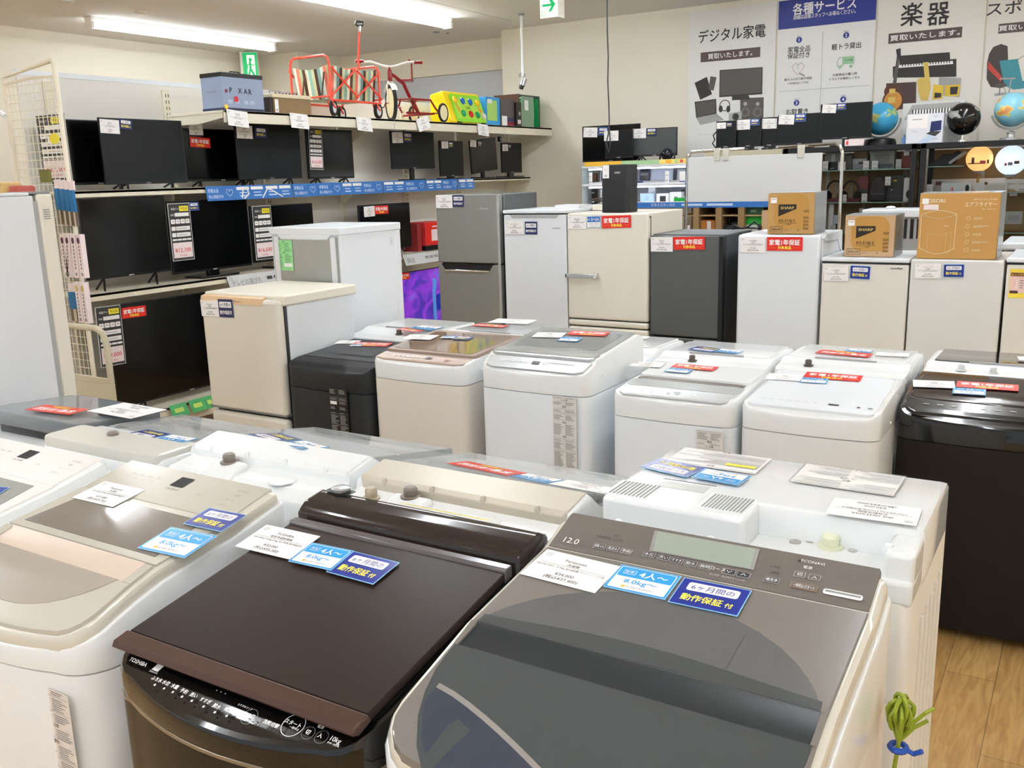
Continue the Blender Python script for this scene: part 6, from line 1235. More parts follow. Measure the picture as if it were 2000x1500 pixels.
def art3(mb, x0, x1):
    tx_(mb, '楽', 1781, 28, .20, PK, .17, .012); tx_(mb, '器', 1833, 26, .20, PK, .17, .012); bar_(mb, 1736, 1879, 66, 86, '買取いたします。', 0, 0, .55)
    G1 = mat('guitar_sunburst', 'C98A3A', .4); G2 = mat('guitar_edge', '5A3424', .4); SX = mat('sax_gold', 'D6B65A', .4)
    pl_(mb, [(1757, 109), (1855, 102), (1856, 116), (1868, 115), (1868, 150), (1744, 152), (1744, 130), (1757, 128)], PK); pl_(mb, [(1758, 127), (1861, 119), (1862, 125), (1752, 133)], PAPER, .0004)
    for i in range(18): pl_(mb, [(1762+i*5.4, 126.7-i*.42), (1764+i*5.4, 126.5-i*.42), (1764+i*5.4, 130-i*.42), (1762+i*5.4, 130.2-i*.42)], PK, .0008)
    pl_(mb, [(1731, 163), (1790, 160), (1789, 212), (1731, 215)], mat('amp_brown', '4E3A33', .5), .0004)
    pl_(mb, [(1754, 96), (1760, 96), (1749, 176), (1742, 176)], PG, .0008); pl_(mb, [(1750, 97), (1759, 94), (1760, 114), (1753, 115)], PK, .0012)
    x, y = W(1744, 197); mb.disc(x, y, .088, G2, .0012, 24, .095); mb.disc(x, y, .074, G1, .0016, 24, .08); x, y = W(1743, 178); mb.disc(x, y, .068, G2, .001, 20, .06); mb.rect(x-.03, x+.03, y-.1, y-.05, SX, .002); mb.rect(x-.025, x+.025, y-.02, y+.02, SX, .002)
    pl_(mb, [(1803, 122), (1813, 121), (1818, 172), (1812, 196), (1799, 196), (1793, 178), (1793, 160), (1801, 160), (1808, 168)], SX, .0014); x, y = W(1800, 160); mb.disc(x, y, .035, SX, .0016)
    pl_(mb, [(1834, 151), (1878, 152), (1874, 190), (1833, 186)], PLG, .001); pl_(mb, [(1823, 165), (1843, 167), (1841, 192), (1821, 195)], mat('pedal_yellow', 'DDB93A', .4), .0018); pl_(mb, [(1846, 167), (1876, 165), (1872, 188), (1845, 188)], mat('pedal_yellow', 'DDB93A', .4), .0014); pl_(mb, [(1826, 181), (1839, 182), (1838, 190), (1825, 192)], PK, .0022); pl_(mb, [(1856, 170), (1872, 169), (1869, 184), (1856, 185)], PK, .0018)
poster('white wall poster with pictures of a piano, guitar and saxophone', 1708, 1917, art3, m=mat('cream_poster_paper', 'E7E3DA', .5, var=.005))
def art4(mb, x0, x1):
    tx_(mb, 'スポーツ', 1998, 12, .115, PK, .52, .012); bar_(mb, 1951, 2090, 47, 66, '買取いたします。', 0, 0, .5)
    pl_(mb, [(1940, 92), (1955, 86), (1968, 90), (1970, 150), (1955, 172), (1935, 170), (1927, 155), (1928, 122), (1932, 105)], mat('bag_black', '463E3A', .5)); pl_(mb, [(1931, 120), (1957, 150), (1955, 160), (1929, 134)], mat('bag_red', 'C4463C', .5), .0006)
    pl_(mb, [(1952, 119), (1988, 115), (1997, 158), (2040, 156), (2040, 168), (1980, 175), (1962, 168)], mat('chair_teal', '3F8F9C', .5), .001); mb.line([W(1955, 154), W(1982, 153)], .012, PLG, .0014); mb.line([W(1975, 156), W(1970, 185)], .01, PLG, .0014); mb.line([W(1960, 170), W(1970, 190)], .006, PLG, .0014)
    x, y = W(1955, 167); mb.disc(x, y, .045, PG, .0012, 16, .02); mb.line([W(1945, 185), W(1962, 183)], .02, LBL, .001); mb.line([W(1953, 168), W(1952, 184)], .006, PG, .001)
    x, y = W(2010, 135); mb.ring(x, y, .12, .008, mat('racket_olive', 'A5A88A', .5), .0004)
poster('white wall poster with a golf bag and teal chair at the right edge', 1919, 2110, art4, m=mat('cream_poster_paper', 'E7E3DA', .5, var=.005))

# ------------------------------------------------------------ display cases along the back wall
YC = 8.2
def Q(px, py, Y=YC): q = P(px, py, Y=Y); return q.x, q.z
r = thing('lit_display_case', 'white lit display case holding tablets and cameras behind the whiteboard', 'display case', (-4.27, YC, 0), 0)
XE = 1.9; CW = mat('case_white', 'F1F3F8', .35, var=.01)
z3, z2, z1 = 1.725, 1.555, 1.36
mb = MB(); mb.box(0, XE, .44, .46, z1-.03, z3, mat('case_back_grey', 'A6A5AC', .5)); mb.build('back_panel', r)
for z, nm, t in ((z3, 'top_board', .02), (z2, 'glass_shelf', .022), (z1, 'bottom_board', .03)):
    mb = MB(); mb.box(0, XE, 0, .44, z-t, z, CW); mb.build(nm, r, bevel=.001)
mb = MB(); mb.box(0, .006, 0, .44, z1, z3, glassmat('side_glass', 'DDE6E6', 0.05)); mb.build('side_glass', r)
mb = MB(); mb.cyl((.06, .03, z3-.035), (XE-.05, .03, z3-.035), .008, mat('case_lamp', (.85, .92, 1), .5, emit=5, var=0), 8); mb.build('lamp_strip', r)
mb = MB(); mb.cyl((.06, .03, z2-.035), (XE-.05, .03, z2-.035), .007, mat('case_lamp', (.85, .92, 1), .5, emit=5, var=0), 8); mb.build('lamp_strip', r)
mb = MB(); mb.T = TR(0, -.003, 0) @ RX(PI/2); mb.rect(.03, .42, z3-.005, z3+.035, mat('header_amber', 'F1BE3C', .4), 0); mb.text('ポイント', .025, ORG, .2, z3+.003, .0005, 'l')
mb.rect(.42, .8, z3-.005, z3+.035, mat('header_green', 'A9CF9E', .4), 0); mb.rect(.8, 1.2, z3-.005, z3+.035, mat('header_yellow', 'F4DB78', .4), 0); mb.rect(.86, .92, z3+.002, z3+.028, ORG, .0005); mb.rect(.8+.15, .8+.18, z3+.002, z3+.028, mat('header_green', 'A9CF9E', .4), .0005); mb.rect(1.0, 1.03, z3+.002, z3+.028, REDINK, .0005); mb.build('header_strip', r, smooth=0)
mb = MB(); mb.T = TR(0, -.003, 0) @ RX(PI/2); mb.rect(.55, XE, z1-.035, z1+.015, STRIP, 0); mb.rect(.55, XE, z1+.015, z1+.022, PAPER, 0); mb.text('家電全品安心保証', .03, PALE, .72, z1-.02, .0006); mb.rect(1.02, 1.22, z1-.02, z1+.0, PALE, .0006); mb.rect(1.26, 1.5, z1-.02, z1, PALE, .0006); mb.build('blue_strip', r, smooth=0)
LB = mat('low_shelf_board', 'A68C63', .6, var=.05)
r = thing('low_shelf', 'brown board shelf with uprights below the whiteboard, holding boxes', 'shelf', (-3.3, YC+.02, 0), 0)
mb = MB(); mb.box(0, .93, .36, .38, 0, 1.315, mat('dim_board', '7C705E', .7)); mb.box(0, .93, 0, .36, .88, .9, LB); mb.box(0, .93, 0, .36, 1.246, 1.258, LB); mb.build('shelf', r)
for px in (1359, 1403, 1447):
    x = Q(px, 430)[0]+3.3; mb = MB(); mb.box(x-.028, x+.028, -.02, .34, .0, 1.326 if px != 1500 else 1.3, mat('kraft_upright', '8E744E', .7, var=.05)); mb.build('upright', r, bevel=.002)
def item(nm, lb, cat, px0, px1, py0, py1, Y, m, d=.08, art=None, zb=None, bev=.002):
    x0, zt = P(px0, py0, Y=Y).x, P((px0+px1)/2, py0, Y=Y).z; x1, zb_ = P(px1, py1, Y=Y).x, P((px0+px1)/2, py1, Y=Y).z
    zb_ = zb if zb is not None else zb_
    if zt <= zb_+.01: zt = zb_+.03
    r = thing(nm, lb, cat, ((x0+x1)/2, Y, zb_), 0); w, h = x1-x0, zt-zb_
    mb = MB(); mb.box(-w/2, w/2, 0, d, 0, h, m); mb.build('body', r, bevel=bev)
    if art:
        mb = MB(); mb.T = TR(0, -.0015, 0) @ RX(PI/2); art(mb, w, h); mb.build('face', r, smooth=0)
    return r
tagf = lambda mb, w, h: (mb.rect(-w*.3, w*.3, h*.1, h*.2, LBL, 0), mb.rect(-w*.3, w*.3, h*.6, h*.65, LBL, 0))
zi = z1
item('tablet', 'white tablet with a pale screen standing in the lit case', 'tablet', 1250, 1277, 377, 397, 8.3, mat('tablet_blue', 'BFDDF5', .2), .02, lambda mb, w, h: (mb.line([(-w/2, 0), (w/2, 0), (w/2, h), (-w/2, h), (-w/2, 0)], .004, GREY, .0), mb.ring(0, h*.5, .014, .003, SKY, 0)), zi)
item('camera_box', 'white box with a dark picture in the lit case, right of the tablet', 'box', 1282, 1305, 378, 397, 8.32, PAPER, .08, lambda mb, w, h: mb.rect(-w*.2, w*.3, h*.1, h*.75, DGREY, 0), zi)
item('camera_box', 'white box with a small square mark in the lit case, behind the green card', 'box', 1308, 1330, 375, 397, 8.34, PAPER, .08, lambda mb, w, h: mb.rect(-w*.1, w*.2, h*.3, h*.6, GREY, 0), zi)
item('green_card', 'bright green card standing at the front of the lit case', 'card', 1316, 1337, 386, 397, 8.22, GREEN2, .004, None, zi)
item('dark_box', 'dark grey box at the right end of the lit case beside the rack pole', 'box', 1330, 1343, 370, 397, 8.45, DGREY, .08, lambda mb, w, h: mb.rect(-w*.3, w*.3, h*.2, h*.5, PAPER, 0), zi)
item('white_device', 'white upright price stand behind the tablet in the lit case', 'box', 1266, 1279, 365, 380, 8.42, CW, .03, lambda mb, w, h: mb.rect(w*.1, w*.35, h*.1, h*.7, GREY, 0), zi)
item('price_stand', 'tiny white price stand left of the tablet in the lit case', 'price card', 1236, 1243, 386, 397, 8.25, PAPER, .01, tagf, zi)
item('price_stand', 'slim black and white device on the left of the lit case', 'device', 1155, 1162, 363, 390, 8.3, BLACK, .03, tagf, zi)
item('grey_stand', 'grey bottle shaped item beside the black case in the lit case', 'device', 1172, 1178, 370, 396, 8.3, LBL, .03, None, zi)
def laptop(lb, px0, px1, py0, py1, Y, ml, ms, zb):
    x0, x1 = P(px0, py1, Y=Y).x, P(px1, py1, Y=Y).x; zt = P(px0, py0, Y=Y).z; w = x1-x0; h = max(.08, zt-zb)
    r = thing('laptop', lb, 'laptop', ((x0+x1)/2, Y, zb), 0)
    mb = MB(); mb.box(-w/2, w/2, 0, .17, 0, .014, ml); mb.box(-w*.42, w*.42, .05, .15, .014, .016, GREY); mb.build('base', r, bevel=.002)
    mb = MB(); mb.T = TR(0, .17, .014) @ RX(-.15); mb.box(-w/2, w/2, 0, .008, 0, h, ml); mb.box(-w/2+.01, w/2-.01, -.001, 0, .01, h-.01, ms); mb.build('screen', r, bevel=.001)
zj = z2
laptop('small dark blue laptop open in the lit case right of the black case', 1234, 1253, 333, 352, 8.25, NAVY2, SCREEN, zj)
laptop('wide grey laptop open in the middle of the lit case', 1256, 1300, 333, 354, 8.22, LBL, mat('pale_screen', 'A8AEC2', .3), zj)
laptop('silver laptop open at the right of the lit case', 1308, 1334, 333, 352, 8.24, LBL, mat('pale_screen', 'A8AEC2', .3), zj)
laptop('dark violet laptop open at the left end of the lit case', 1156, 1180, 336, 350, 8.24, LINK, mat('violet_screen', '5A5578', .3), zj)
item('price_stand', 'white folded price card between the two right laptops in the lit case', 'price card', 1299, 1306, 334, 351, 8.21, PAPER, .01, tagf, zj)
item('price_stand', 'white price card with a blue base at the right end of the lit case', 'price card', 1327, 1338, 335, 350, 8.205, PAPER, .012, lambda mb, w, h: mb.rect(-w/2, w/2, 0, h*.1, NAVY, 0), zj)
item('price_stand', 'slanted white price card at the left end of the lit case', 'price card', 1150, 1156, 337, 352, 8.21, PAPER, .01, tagf, zj)
item('bag', 'brown leather strap bag hanging inside the left side of the lit case', 'bag', 1158, 1164, 338, 385, 8.4, mat('leather_brown', '6B4A3A', .6), .05, None, z1)
item('carton', 'orange brown carton with a white label on the low shelf', 'cardboard box', 1366, 1396, 430, 449, 8.26, mat('carton_amber', 'B9783A', .7), .2, lambda mb, w, h: (mb.rect(0, w*.25, h*.62, h*.97, PAPER, 0), mb.rect(w*.08, w*.1, 0, h*.6, KRAFT, 0)), .9)
item('green_box', 'bright green box below the whiteboard on the low shelf', 'box', 1455, 1488, 421, 437, 8.26, GREEN2, .15, None, 1.172)
item('printed_box', 'pale printed box under the bright green box on the low shelf', 'box', 1456, 1480, 439, 448, 8.255, mat('pale_grey_box', 'C9CFC8', .6), .15, lambda mb, w, h: mb.rect(-w*.4, -w*.1, h*.6, h*.75, GINK, 0), .9)
item('dark_green_case', 'dark translucent green case on the upper board of the low shelf', 'case', 1455, 1492, 404, 418, 8.26, mat('deep_green', '2F5A3F', .3), .15, lambda mb, w, h: mb.rect(-w*.2, w*.1, h*.3, h*.6, mat('deep_green_pale', '7C9A7A', .4), 0), 1.259)
item('black_box', 'small black square box on the low shelf beside the pale box', 'box', 1428, 1441, 434, 448, 8.26, BLACK, .1, None, .9)
item('black_box', 'black and white flat device on the low shelf, left of the small black box', 'device', 1410, 1427, 440, 450, 8.25, BLACK, .12, lambda mb, w, h: mb.rect(-w/2, -w*.35, 0, h, PAPER, 0), .9)
item('grey_bottle', 'grey bottle standing behind the black devices on the low shelf', 'bottle', 1417, 1425, 427, 442, 8.4, mat('sage_grey', '7E8A80', .5), .05, None, .9)
item('red_bottle', 'red and white bottle group beside the rack pole on the low shelf', 'bottle', 1336, 1341, 438, 449, 8.26, REDINK, .04, None, .9)
item('white_bottle', 'pinkish white bottle next to the red one on the low shelf', 'bottle', 1342, 1348, 440, 449, 8.26, PINKW, .04, None, .9)
o = item('kraft_carton', 'open pale carton behind the left printed carton, on the low shelf', 'cardboard box', 1488, 1504, 411, 449, 8.18, KRAFT2, .15, None, .9)

# black framed glass cabinets
KB = mat('kraft_lining', 'A68B5E', .75, var=.08, scale=5); KB2 = mat('dark_olive_lining', '6C6450', .7)
def gcase(label, x0, x1, shelves, kb, short=None):
    r = thing('glass_cabinet', label, 'display cabinet', (x0, YC, 0), 0); w = x1-x0; zt = 1.812
    mb = MB()
    for x in (0, w-.04):
        for y in (0, .41): mb.box(x, x+.04, y, y+.035, 0, zt, BLACK)
    mb.box(0, w, 0, .445, zt-.042, zt, BLACK); mb.box(0, w, 0, .445, .0, .1, BLACK); mb.build('frame', r, bevel=.002)
    mb = MB(); mb.box(.03, w-.03, .425, .43, .1, zt-.05, kb)
    for k in range(3): mb.box(w*(.25+.3*k), w*(.25+.3*k)+.03, .42, .425, .1, zt-.05, mat('shelf_track', 'BDB59A', .5))
    mb.build('back_lining', r)
    for z in shelves:
        wr = short if short and z == shelves[0] else w-.03
        mb = MB(); mb.box(.03, wr, .05, .41, z-.008, z, GLASS); mb.box(.03, wr, .045, .052, z-.008, z, mat('glass_edge', '9FC4B6', .1)); mb.build('glass_shelf', r)
    mb = MB(); mb.box(.04, w-.04, .004, .008, .1, zt-.055, GLASS); mb.build('front_glass', r)
    for k in range(3):
        mb = MB(); mb.tube([(w*.5-.05+k*.02, .1, zt-.06), (w*.5+k*.02, .1, zt-.06)], .004, SILV, 6) if k == 0 else None
        if k == 0: mb.build('rail', r)
xa, xb = Q(1530, 300)[0], Q(1790, 300)[0]
SA = [Q(1690, 331)[1], Q(1690, 395)[1], Q(1690, 456)[1], .8]
gcase('black framed glass cabinet with headphones, left of the cabinet with glowing lamps', xa, xb, SA, KB)
xc_, xd = Q(1798, 300)[0], .35
SB = [Q(1850, 324)[1], Q(1850, 377)[1], Q(1950, 455)[1], .8]
gcase('black framed glass cabinet with two glowing round lamps at the right edge', xc_, xd, SB, KB, Q(1880, 324)[0]-xc_)
YI = YC+.12
def it(nm, lb, cat, a, b, c, d, m, s, dd=.06, art=None, Y=YI): return item(nm, lb, cat, a, b, c, d, Y, m, dd, art, s)
s0, s1, s2 = SA[0], SA[1], SA[2]
it('boxed_device', 'black box with white lettering at the left of the upper glass shelf', 'box', 1614, 1638, 316, 331, BLACK, s0, .08, lambda mb, w, h: mb.text('SONY', h*.2, PAPER, 0, h*.15, 0, 'c'))
it('clear_package', 'pale clear package standing behind the black lettered box', 'package', 1612, 1642, 297, 318, mat('pale_clear_pack', 'A9ADA4', .3), s0, .05, lambda mb, w, h: mb.rect(-w*.1, w*.15, h*.3, h*.9, PAPER, 0), YI+.12)
it('price_tag', 'tall white tag at the left end of the upper glass shelf', 'price tag', 1607, 1617, 315, 332, PAPER, s0, .004, tagf, YC+.07)
it('price_tag', 'tall white tag beside the rack pole on the upper glass shelf', 'price tag', 1637, 1651, 316, 332, PAPER, s0, .004, tagf, YC+.07)
it('dark_package', 'dark upright package behind the rack pole on the upper glass shelf', 'package', 1650, 1664, 303, 331, mat('olive_dark', '4B4A3E', .5), s0, .05)
it('boxed_device', 'grey box with a keyboard picture in the middle of the upper glass shelf', 'box', 1666, 1692, 310, 331, mat('mid_grey_box', '8B8D92', .4), s0, .08, lambda mb, w, h: (mb.rect(-w/2, w/2, h*.55, h, LBL, 0), mb.rect(-w*.1, w*.3, h*.5, h*.7, DGREY, .0004)))
it('price_tag', 'white tag right of the grey keyboard box', 'price tag', 1686, 1697, 314, 331, PAPER, s0, .004, tagf, YC+.07)
it('clear_package', 'kraft backed package behind the grey keyboard box', 'package', 1668, 1694, 295, 312, mat('kraft_pack', 'B79B6D', .6), s0, .04, None, YI+.14)
it('large_package', 'large pale transparent box with grey contents on the upper glass shelf', 'box', 1700, 1746, 294, 330, mat('pale_green_grey', 'A3A9A3', .25), s0, .1, lambda mb, w, h: (mb.rect(-w*.3, w*.3, h*.3, h*.8, GREY, 0), mb.rect(-w*.2, w*.45, h*.05, h*.28, mat('slate_box', '5C666B', .4), .0004)), YI+.05)
it('price_tag', 'white tag at the lower left of the large transparent box', 'price tag', 1703, 1714, 314, 331, PAPER, s0, .004, tagf, YC+.07)
it('price_tag', 'pale tag at the lower right of the large transparent box', 'price tag', 1750, 1760, 311, 327, mat('pale_tag', 'C2C7BE', .5), s0, .004, tagf, YC+.08)
it('leather_case', 'brick red case under a cream tag at the right of the upper glass shelf', 'case', 1762, 1783, 296, 330, mat('brick_red', '84433A', .6), s0, .06)
it('price_tag', 'cream tag hanging on the brick red case', 'price tag', 1766, 1776, 288, 305, PAPER, s0+.1, .004, tagf, YC+.09)
def headphones(lb, px, py, R_, col, z):
    x, zz = Q(px, py, YI); r = thing('headphones', lb, 'headphones', (x, YI+.03, z), 0)
    mb = MB(); mb.tube([(R_*math.cos(a), 0, R_*1.25+.03+R_*math.sin(a)*1.1) for a in [PI*i/12 for i in range(13)]], .008, col, 8); mb.build('headband', r)
    for s in (-1, 1):
        mb = MB(); mb.T = TR(s*R_*.9, 0, R_*1.0) @ RY(s*.35); mb.tube([(0, 0, -R_*.75), (0, 0, 0), (0, 0, R_*.5)], [.02, .032, .014], col, 10); mb.build('ear_cup', r)
    mb = MB(); mb.box(-R_*1.3, R_*1.3, -.02, .06, 0, .03, mat('red_base', '6E2A2A', .5)); mb.cyl((0, .03, .03), (0, .03, R_*2.2), .006, GREY, 8); mb.build('stand', r)
headphones('black headphones on a stand at the left of the middle glass shelf', 1629, 375, .062, BLACK, s1)
headphones('black headphones beside the pole on the middle glass shelf', 1660, 375, .06, mat('dark_brown_black', '2A2524', .4), s1)
it('price_tag', 'white tag below the pole-side headphones', 'price tag', 1646, 1653, 380, 395, PAPER, s1, .004, tagf, YC+.06)
it('price_tag', 'white tag in the centre of the middle glass shelf', 'price tag', 1683, 1693, 378, 395, PAPER, s1, .004, tagf, YC+.06)
it('red_package', 'red and grey package on the middle glass shelf left of the dark purple bag', 'package', 1676, 1694, 344, 394, mat('wine_grey', '7D3B3B', .5), s1, .05, lambda mb, w, h: mb.rect(-w/2, w/2, 0, h*.5, DGREY, 0), YI+.06)
x, z = Q(1712, 395, YI); r = thing('padded_bag', 'dark purple rounded bag standing on the middle glass shelf', 'bag', (x, YI, s1), 0)
mb = MB(); mb.prism([(-.062, 0), (.065, 0), (.067, .12), (.055, .175), (.03, .205), (0, .212), (-.03, .2), (-.055, .165), (-.064, .1)], 0, .1, mat('dark_purple_bag', '35262B', .5, var=.1), 'y'); mb.build('body', r, bevel=.012, seg=3); mb = MB(); mb.box(-.05, .055, -.006, 0, .01, .06, BLACK); mb.tube([(-.05, -.004, .062), (.055, -.004, .062)], .003, GREY, 5); mb.build('pocket', r)
it('dark_package', 'large dark grey pouch right of the dark purple bag', 'package', 1728, 1764, 343, 394, mat('charcoal_pouch', '474B48', .6), s1, .05, lambda mb, w, h: (mb.rect(-w*.05, w*.12, h*.78, h*.83, YELP, 0), mb.rect(-w*.4, w*.4, h*.25, h*.7, DGREY, 0), mb.disc(-w*.1, h*.45, .006, LINK, .0004)), YI+.05)
it('price_tag', 'white tag hanging between the purple bag and the grey pouch', 'price tag', 1729, 1739, 345, 362, PAPER, s1+.13, .004, tagf, YC+.09)
it('white_box', 'tall white box with a black device picture at the right of the middle shelf', 'box', 1766, 1781, 347, 393, PAPER, s1, .06, lambda mb, w, h: mb.disc(w*.15, h*.3, w*.35, BLACK, 0, 14, w*.5))
for i, (a, lb) in enumerate(((1622, 'first from the left'), (1650, 'second from the left'), (1678, 'behind the taped carton, left'), (1702, 'behind the taped carton, middle'), (1736, 'behind the taped carton, right'))):
    it('price_tag', 'small pale tag on the lower glass shelf, '+lb, 'price tag', a, a+9, 407 if i > 1 else 440, 420 if i > 1 else 455, mat('pale_tag', 'C2C7BE', .5), s2+(.13 if i > 1 else 0), .02, None, YC+.07)
it('white_device', 'white device with dark lens on the lower glass shelf left of the taped carton', 'device', 1628, 1640, 420, 455, mat('pale_blue_dev', 'C9D6E2', .4), s2, .05, lambda mb, w, h: mb.disc(w*.1, h*.35, w*.4, DGREY, 0, 12))
it('white_device', 'slim white speaker on the lower glass shelf behind the left printed carton', 'device', 1619, 1626, 398, 455, GLOSSW, s2, .04)
# right cabinet
t0, t1, t2 = SB[0], SB[1], SB[2]
x, z = Q(1848, 324, YI); r = thing('foot_massager', 'black folded boot shaped device on the upper shelf beside the orange lamp', 'device', (x, YI, t0), 0)
mb = MB(); mb.prism([(-.14, 0), (.0, 0), (.06, .02), (.1, .1), (.07, .115), (.04, .09), (-.03, .09), (-.07, .05), (-.13, .025)], 0, .1, mat('charcoal_fabric', '2E2F2E', .7), 'y'); mb.build('body', r, bevel=.008); mb = MB(); mb.T = TR(.06, -.004, .05) @ RY(.9); mb.box(-.01, .01, 0, .1, -.05, .09, LBL); mb.build('side_label', r)
def glow_sphere(lb, px, py, R_, col, em):  # emissive sphere with small tags, set on a thin stand
    x, z = Q(px, py, YC+.2); r = thing('round_lamp', lb, 'lamp', (x, YC+.2, 0), 0)
    mb = MB(); mb.sphere((0, 0, z), R_, mat('lamp_'+col, col, .4, emit=em)); mb.build('lamp_shade', r)
    zb = t0 if z-R_ > t0 else t0
    mb = MB(); mb.tube([(0, .0, z-R_*.95), (0, 0, z-R_*.95-.02)], .04, GREY, 14); mb.tube([(0, 0, z-R_-.01), (0, 0, t1)], .01, KRAFT, 8); mb.lathe([(.06, t1), (.06, t1+.01), (.02, t1+.015)], KRAFT, n=14); mb.build('base', r)
    mb = MB(); mb.T = TR(0, -R_-.002, z-.02) @ RX(PI/2)
    if col == 'FFC57A': mb.rect(-.07, .02, -.02, -.012, mat('tag_brown', '7A4A30', .5), .0); mb.rect(-.045, -.025, -.015, .03, mat('tag_brown', '7A4A30', .5), .002); mb.rect(.015, .055, -.02, .005, REDINK, .002); mb.rect(.065, .078, -.018, .01, mat('tag_brown', '7A4A30', .5), .0)
    else: mb.rect(-.035, -.02, -.02, .0, REDINK, 0); mb.rect(-.012, .02, -.018, .006, LBL, .002); mb.rect(.03, .065, -.008, .014, mat('tag_brown', '7A4A30', .5), .0)
    mb.build('tags', r, smooth=0)
    return r
glow_sphere('glowing orange round lamp with small tags in the right glass cabinet', 1913, 310, .098, 'FFC57A', .75)
glow_sphere('glowing pale blue round lamp in the right glass cabinet at the photo edge', 1975, 313, .113, 'DCEBFF', .8)
it('white_board_strip', 'long white panel leaning at the back of the middle shelf, right cabinet', 'panel', 1820, 1962, 349, 378, PAPER, t1, .01, None, YI+.2)
it('smart_watch_box', 'small stacked white boxes at the left of the middle shelf, right cabinet', 'box', 1810, 1822, 360, 377, PAPER, t1, .06, lambda mb, w, h: mb.rect(-w/2, w/2, h*.5, h*.52, LBL, 0))
it('smart_watch', 'grey smart watch with a dark red face in the right cabinet', 'watch', 1827, 1838, 354, 377, mat('taupe_strap', '9C948C', .5), t1, .03, lambda mb, w, h: mb.rrect(-w*.4, w*.4, h*.65, h*.95, .004, mat('dark_red_face', '4A1E20', .2), 0))
it('phone_box', 'long white box with pink print and black oval in the right cabinet', 'box', 1839, 1896, 357, 377, mat('frost_box', 'E3ECEC', .4), t1, .06, lambda mb, w, h: (mb.rect(-w*.18, -w*.02, h*.15, h*.6, PINKW, 0), mb.rect(-w*.15, -w*.1, h*.15, h*.5, REDINK, .0004), mb.rect(w*.12, w*.22, h*.15, h*.6, PINKW, 0), mb.disc(w*.37, h*.4, w*.07, BLACK, .0004, 14, h*.4)))
it('phone_box', 'wide white box with a small round badge in the right cabinet', 'box', 1905, 1966, 357, 377, mat('frost_box2', 'E9EAE4', .4), t1, .06, lambda mb, w, h: (mb.rect(-w*.2, w*.45, h*.2, h*.8, mat('pale_sand', 'D8D6C8', .5), 0), mb.disc(-w*.16, h*.95, .012, mat('tag_brown', '7A4A30', .5), .0004)))
it('white_bag', 'white pouch box hanging beside the wide white box', 'package', 1962, 1985, 350, 392, mat('off_white_pack', 'DDDAD0', .5), t1, .04, tagf, YI+.05)
it('white_bag', 'white pouch at the extreme right edge of the middle shelf', 'package', 1988, 2004, 350, 388, mat('off_white_pack', 'DDDAD0', .5), t1, .04, tagf, YI+.05)
it('small_white_box', 'small white rounded box hanging low beside the air fryer carton', 'box', 1971, 1986, 384, 390, GLOSSW, t1-.03, .03, None, YC+.07)
it('folded_leaflet', 'grey leaflet leaning on the lower shelf right of the air fryer carton', 'leaflet', 1962, 1996, 413, 436, mat('leaflet_grey', 'BBBFBF', .5), t2+.06, .01, lambda mb, w, h: mb.rect(-w*.3, w*.3, h*.3, h*.7, LBL, 0))
# monitors on top
ZC = 1.727; ZK = 1.813
def bm(lb, px0, px1, pyt, pyb, Y, zs, face=SCREENG, cards=(), feet='s', foot=.2):
    a = P(px0, pyt, Y=Y); b = P(px1, pyb, Y=Y); zt = P((px0+px1)/2, pyt, Y=Y).z; zb = max(P((px0+px1)/2, pyb, Y=Y).z, zs+.03)
    return tv(lb, Y, a.x, b.x, zb, zt, zs, face, feet, cards, 0, 0, axis='x', foot=foot, name='monitor', cat='computer monitor')
pm = lambda mk: pt(mk, '¥6,000', 'モニター')
bm('large black monitor on the lit case, farthest left of the back row', 1137, 1250, 244, 315, 8.45, ZC, SCREEN, [(pm('iiyama'), 'price_card', (1140, 249), (1167, 249)), (c_blue(), 'warranty_card', (1169, 249), (1188, 249))])
bm('small black monitor standing in front of the large black one on the lit case', 1181, 1236, 254, 309, 8.3, ZC, SCREENG, [(pm('DELL'), 'price_card', (1180, 256), (1208, 255))])
bm('grey screened monitor at the right end of the lit case beside the cream wall', 1236, 1322, 250, 305, 8.36, ZC, mat('grey_screen', '4A4C4D', .3), [(pm('PHILIPS'), 'price_card', (1235, 252), (1262, 251)), (c_blue(True), 'warranty_card', (1263, 251), (1282, 250))], 'v')
r = thing('small_ball_speaker', 'dark blue ball shaped device in a black holder on the lit case', 'device', (P(1303, 302, Y=8.24).x, 8.24, ZC), 0)
mb = MB(); mb.sphere((0, 0, .075), .057, mat('midnight_gloss', '10151F', .1)); mb.build('ball', r)
mb = MB(); mb.tube([(-.075, 0, .0), (-.07, 0, .06), (-.06, 0, .09)], .008, BLACK, 6); mb.tube([(.075, 0, 0), (.07, 0, .06), (.06, 0, .09)], .008, BLACK, 6); mb.tube([(-.075, 0, .008), (.075, 0, .008)], .008, BLACK, 6); mb.build('holder', r)
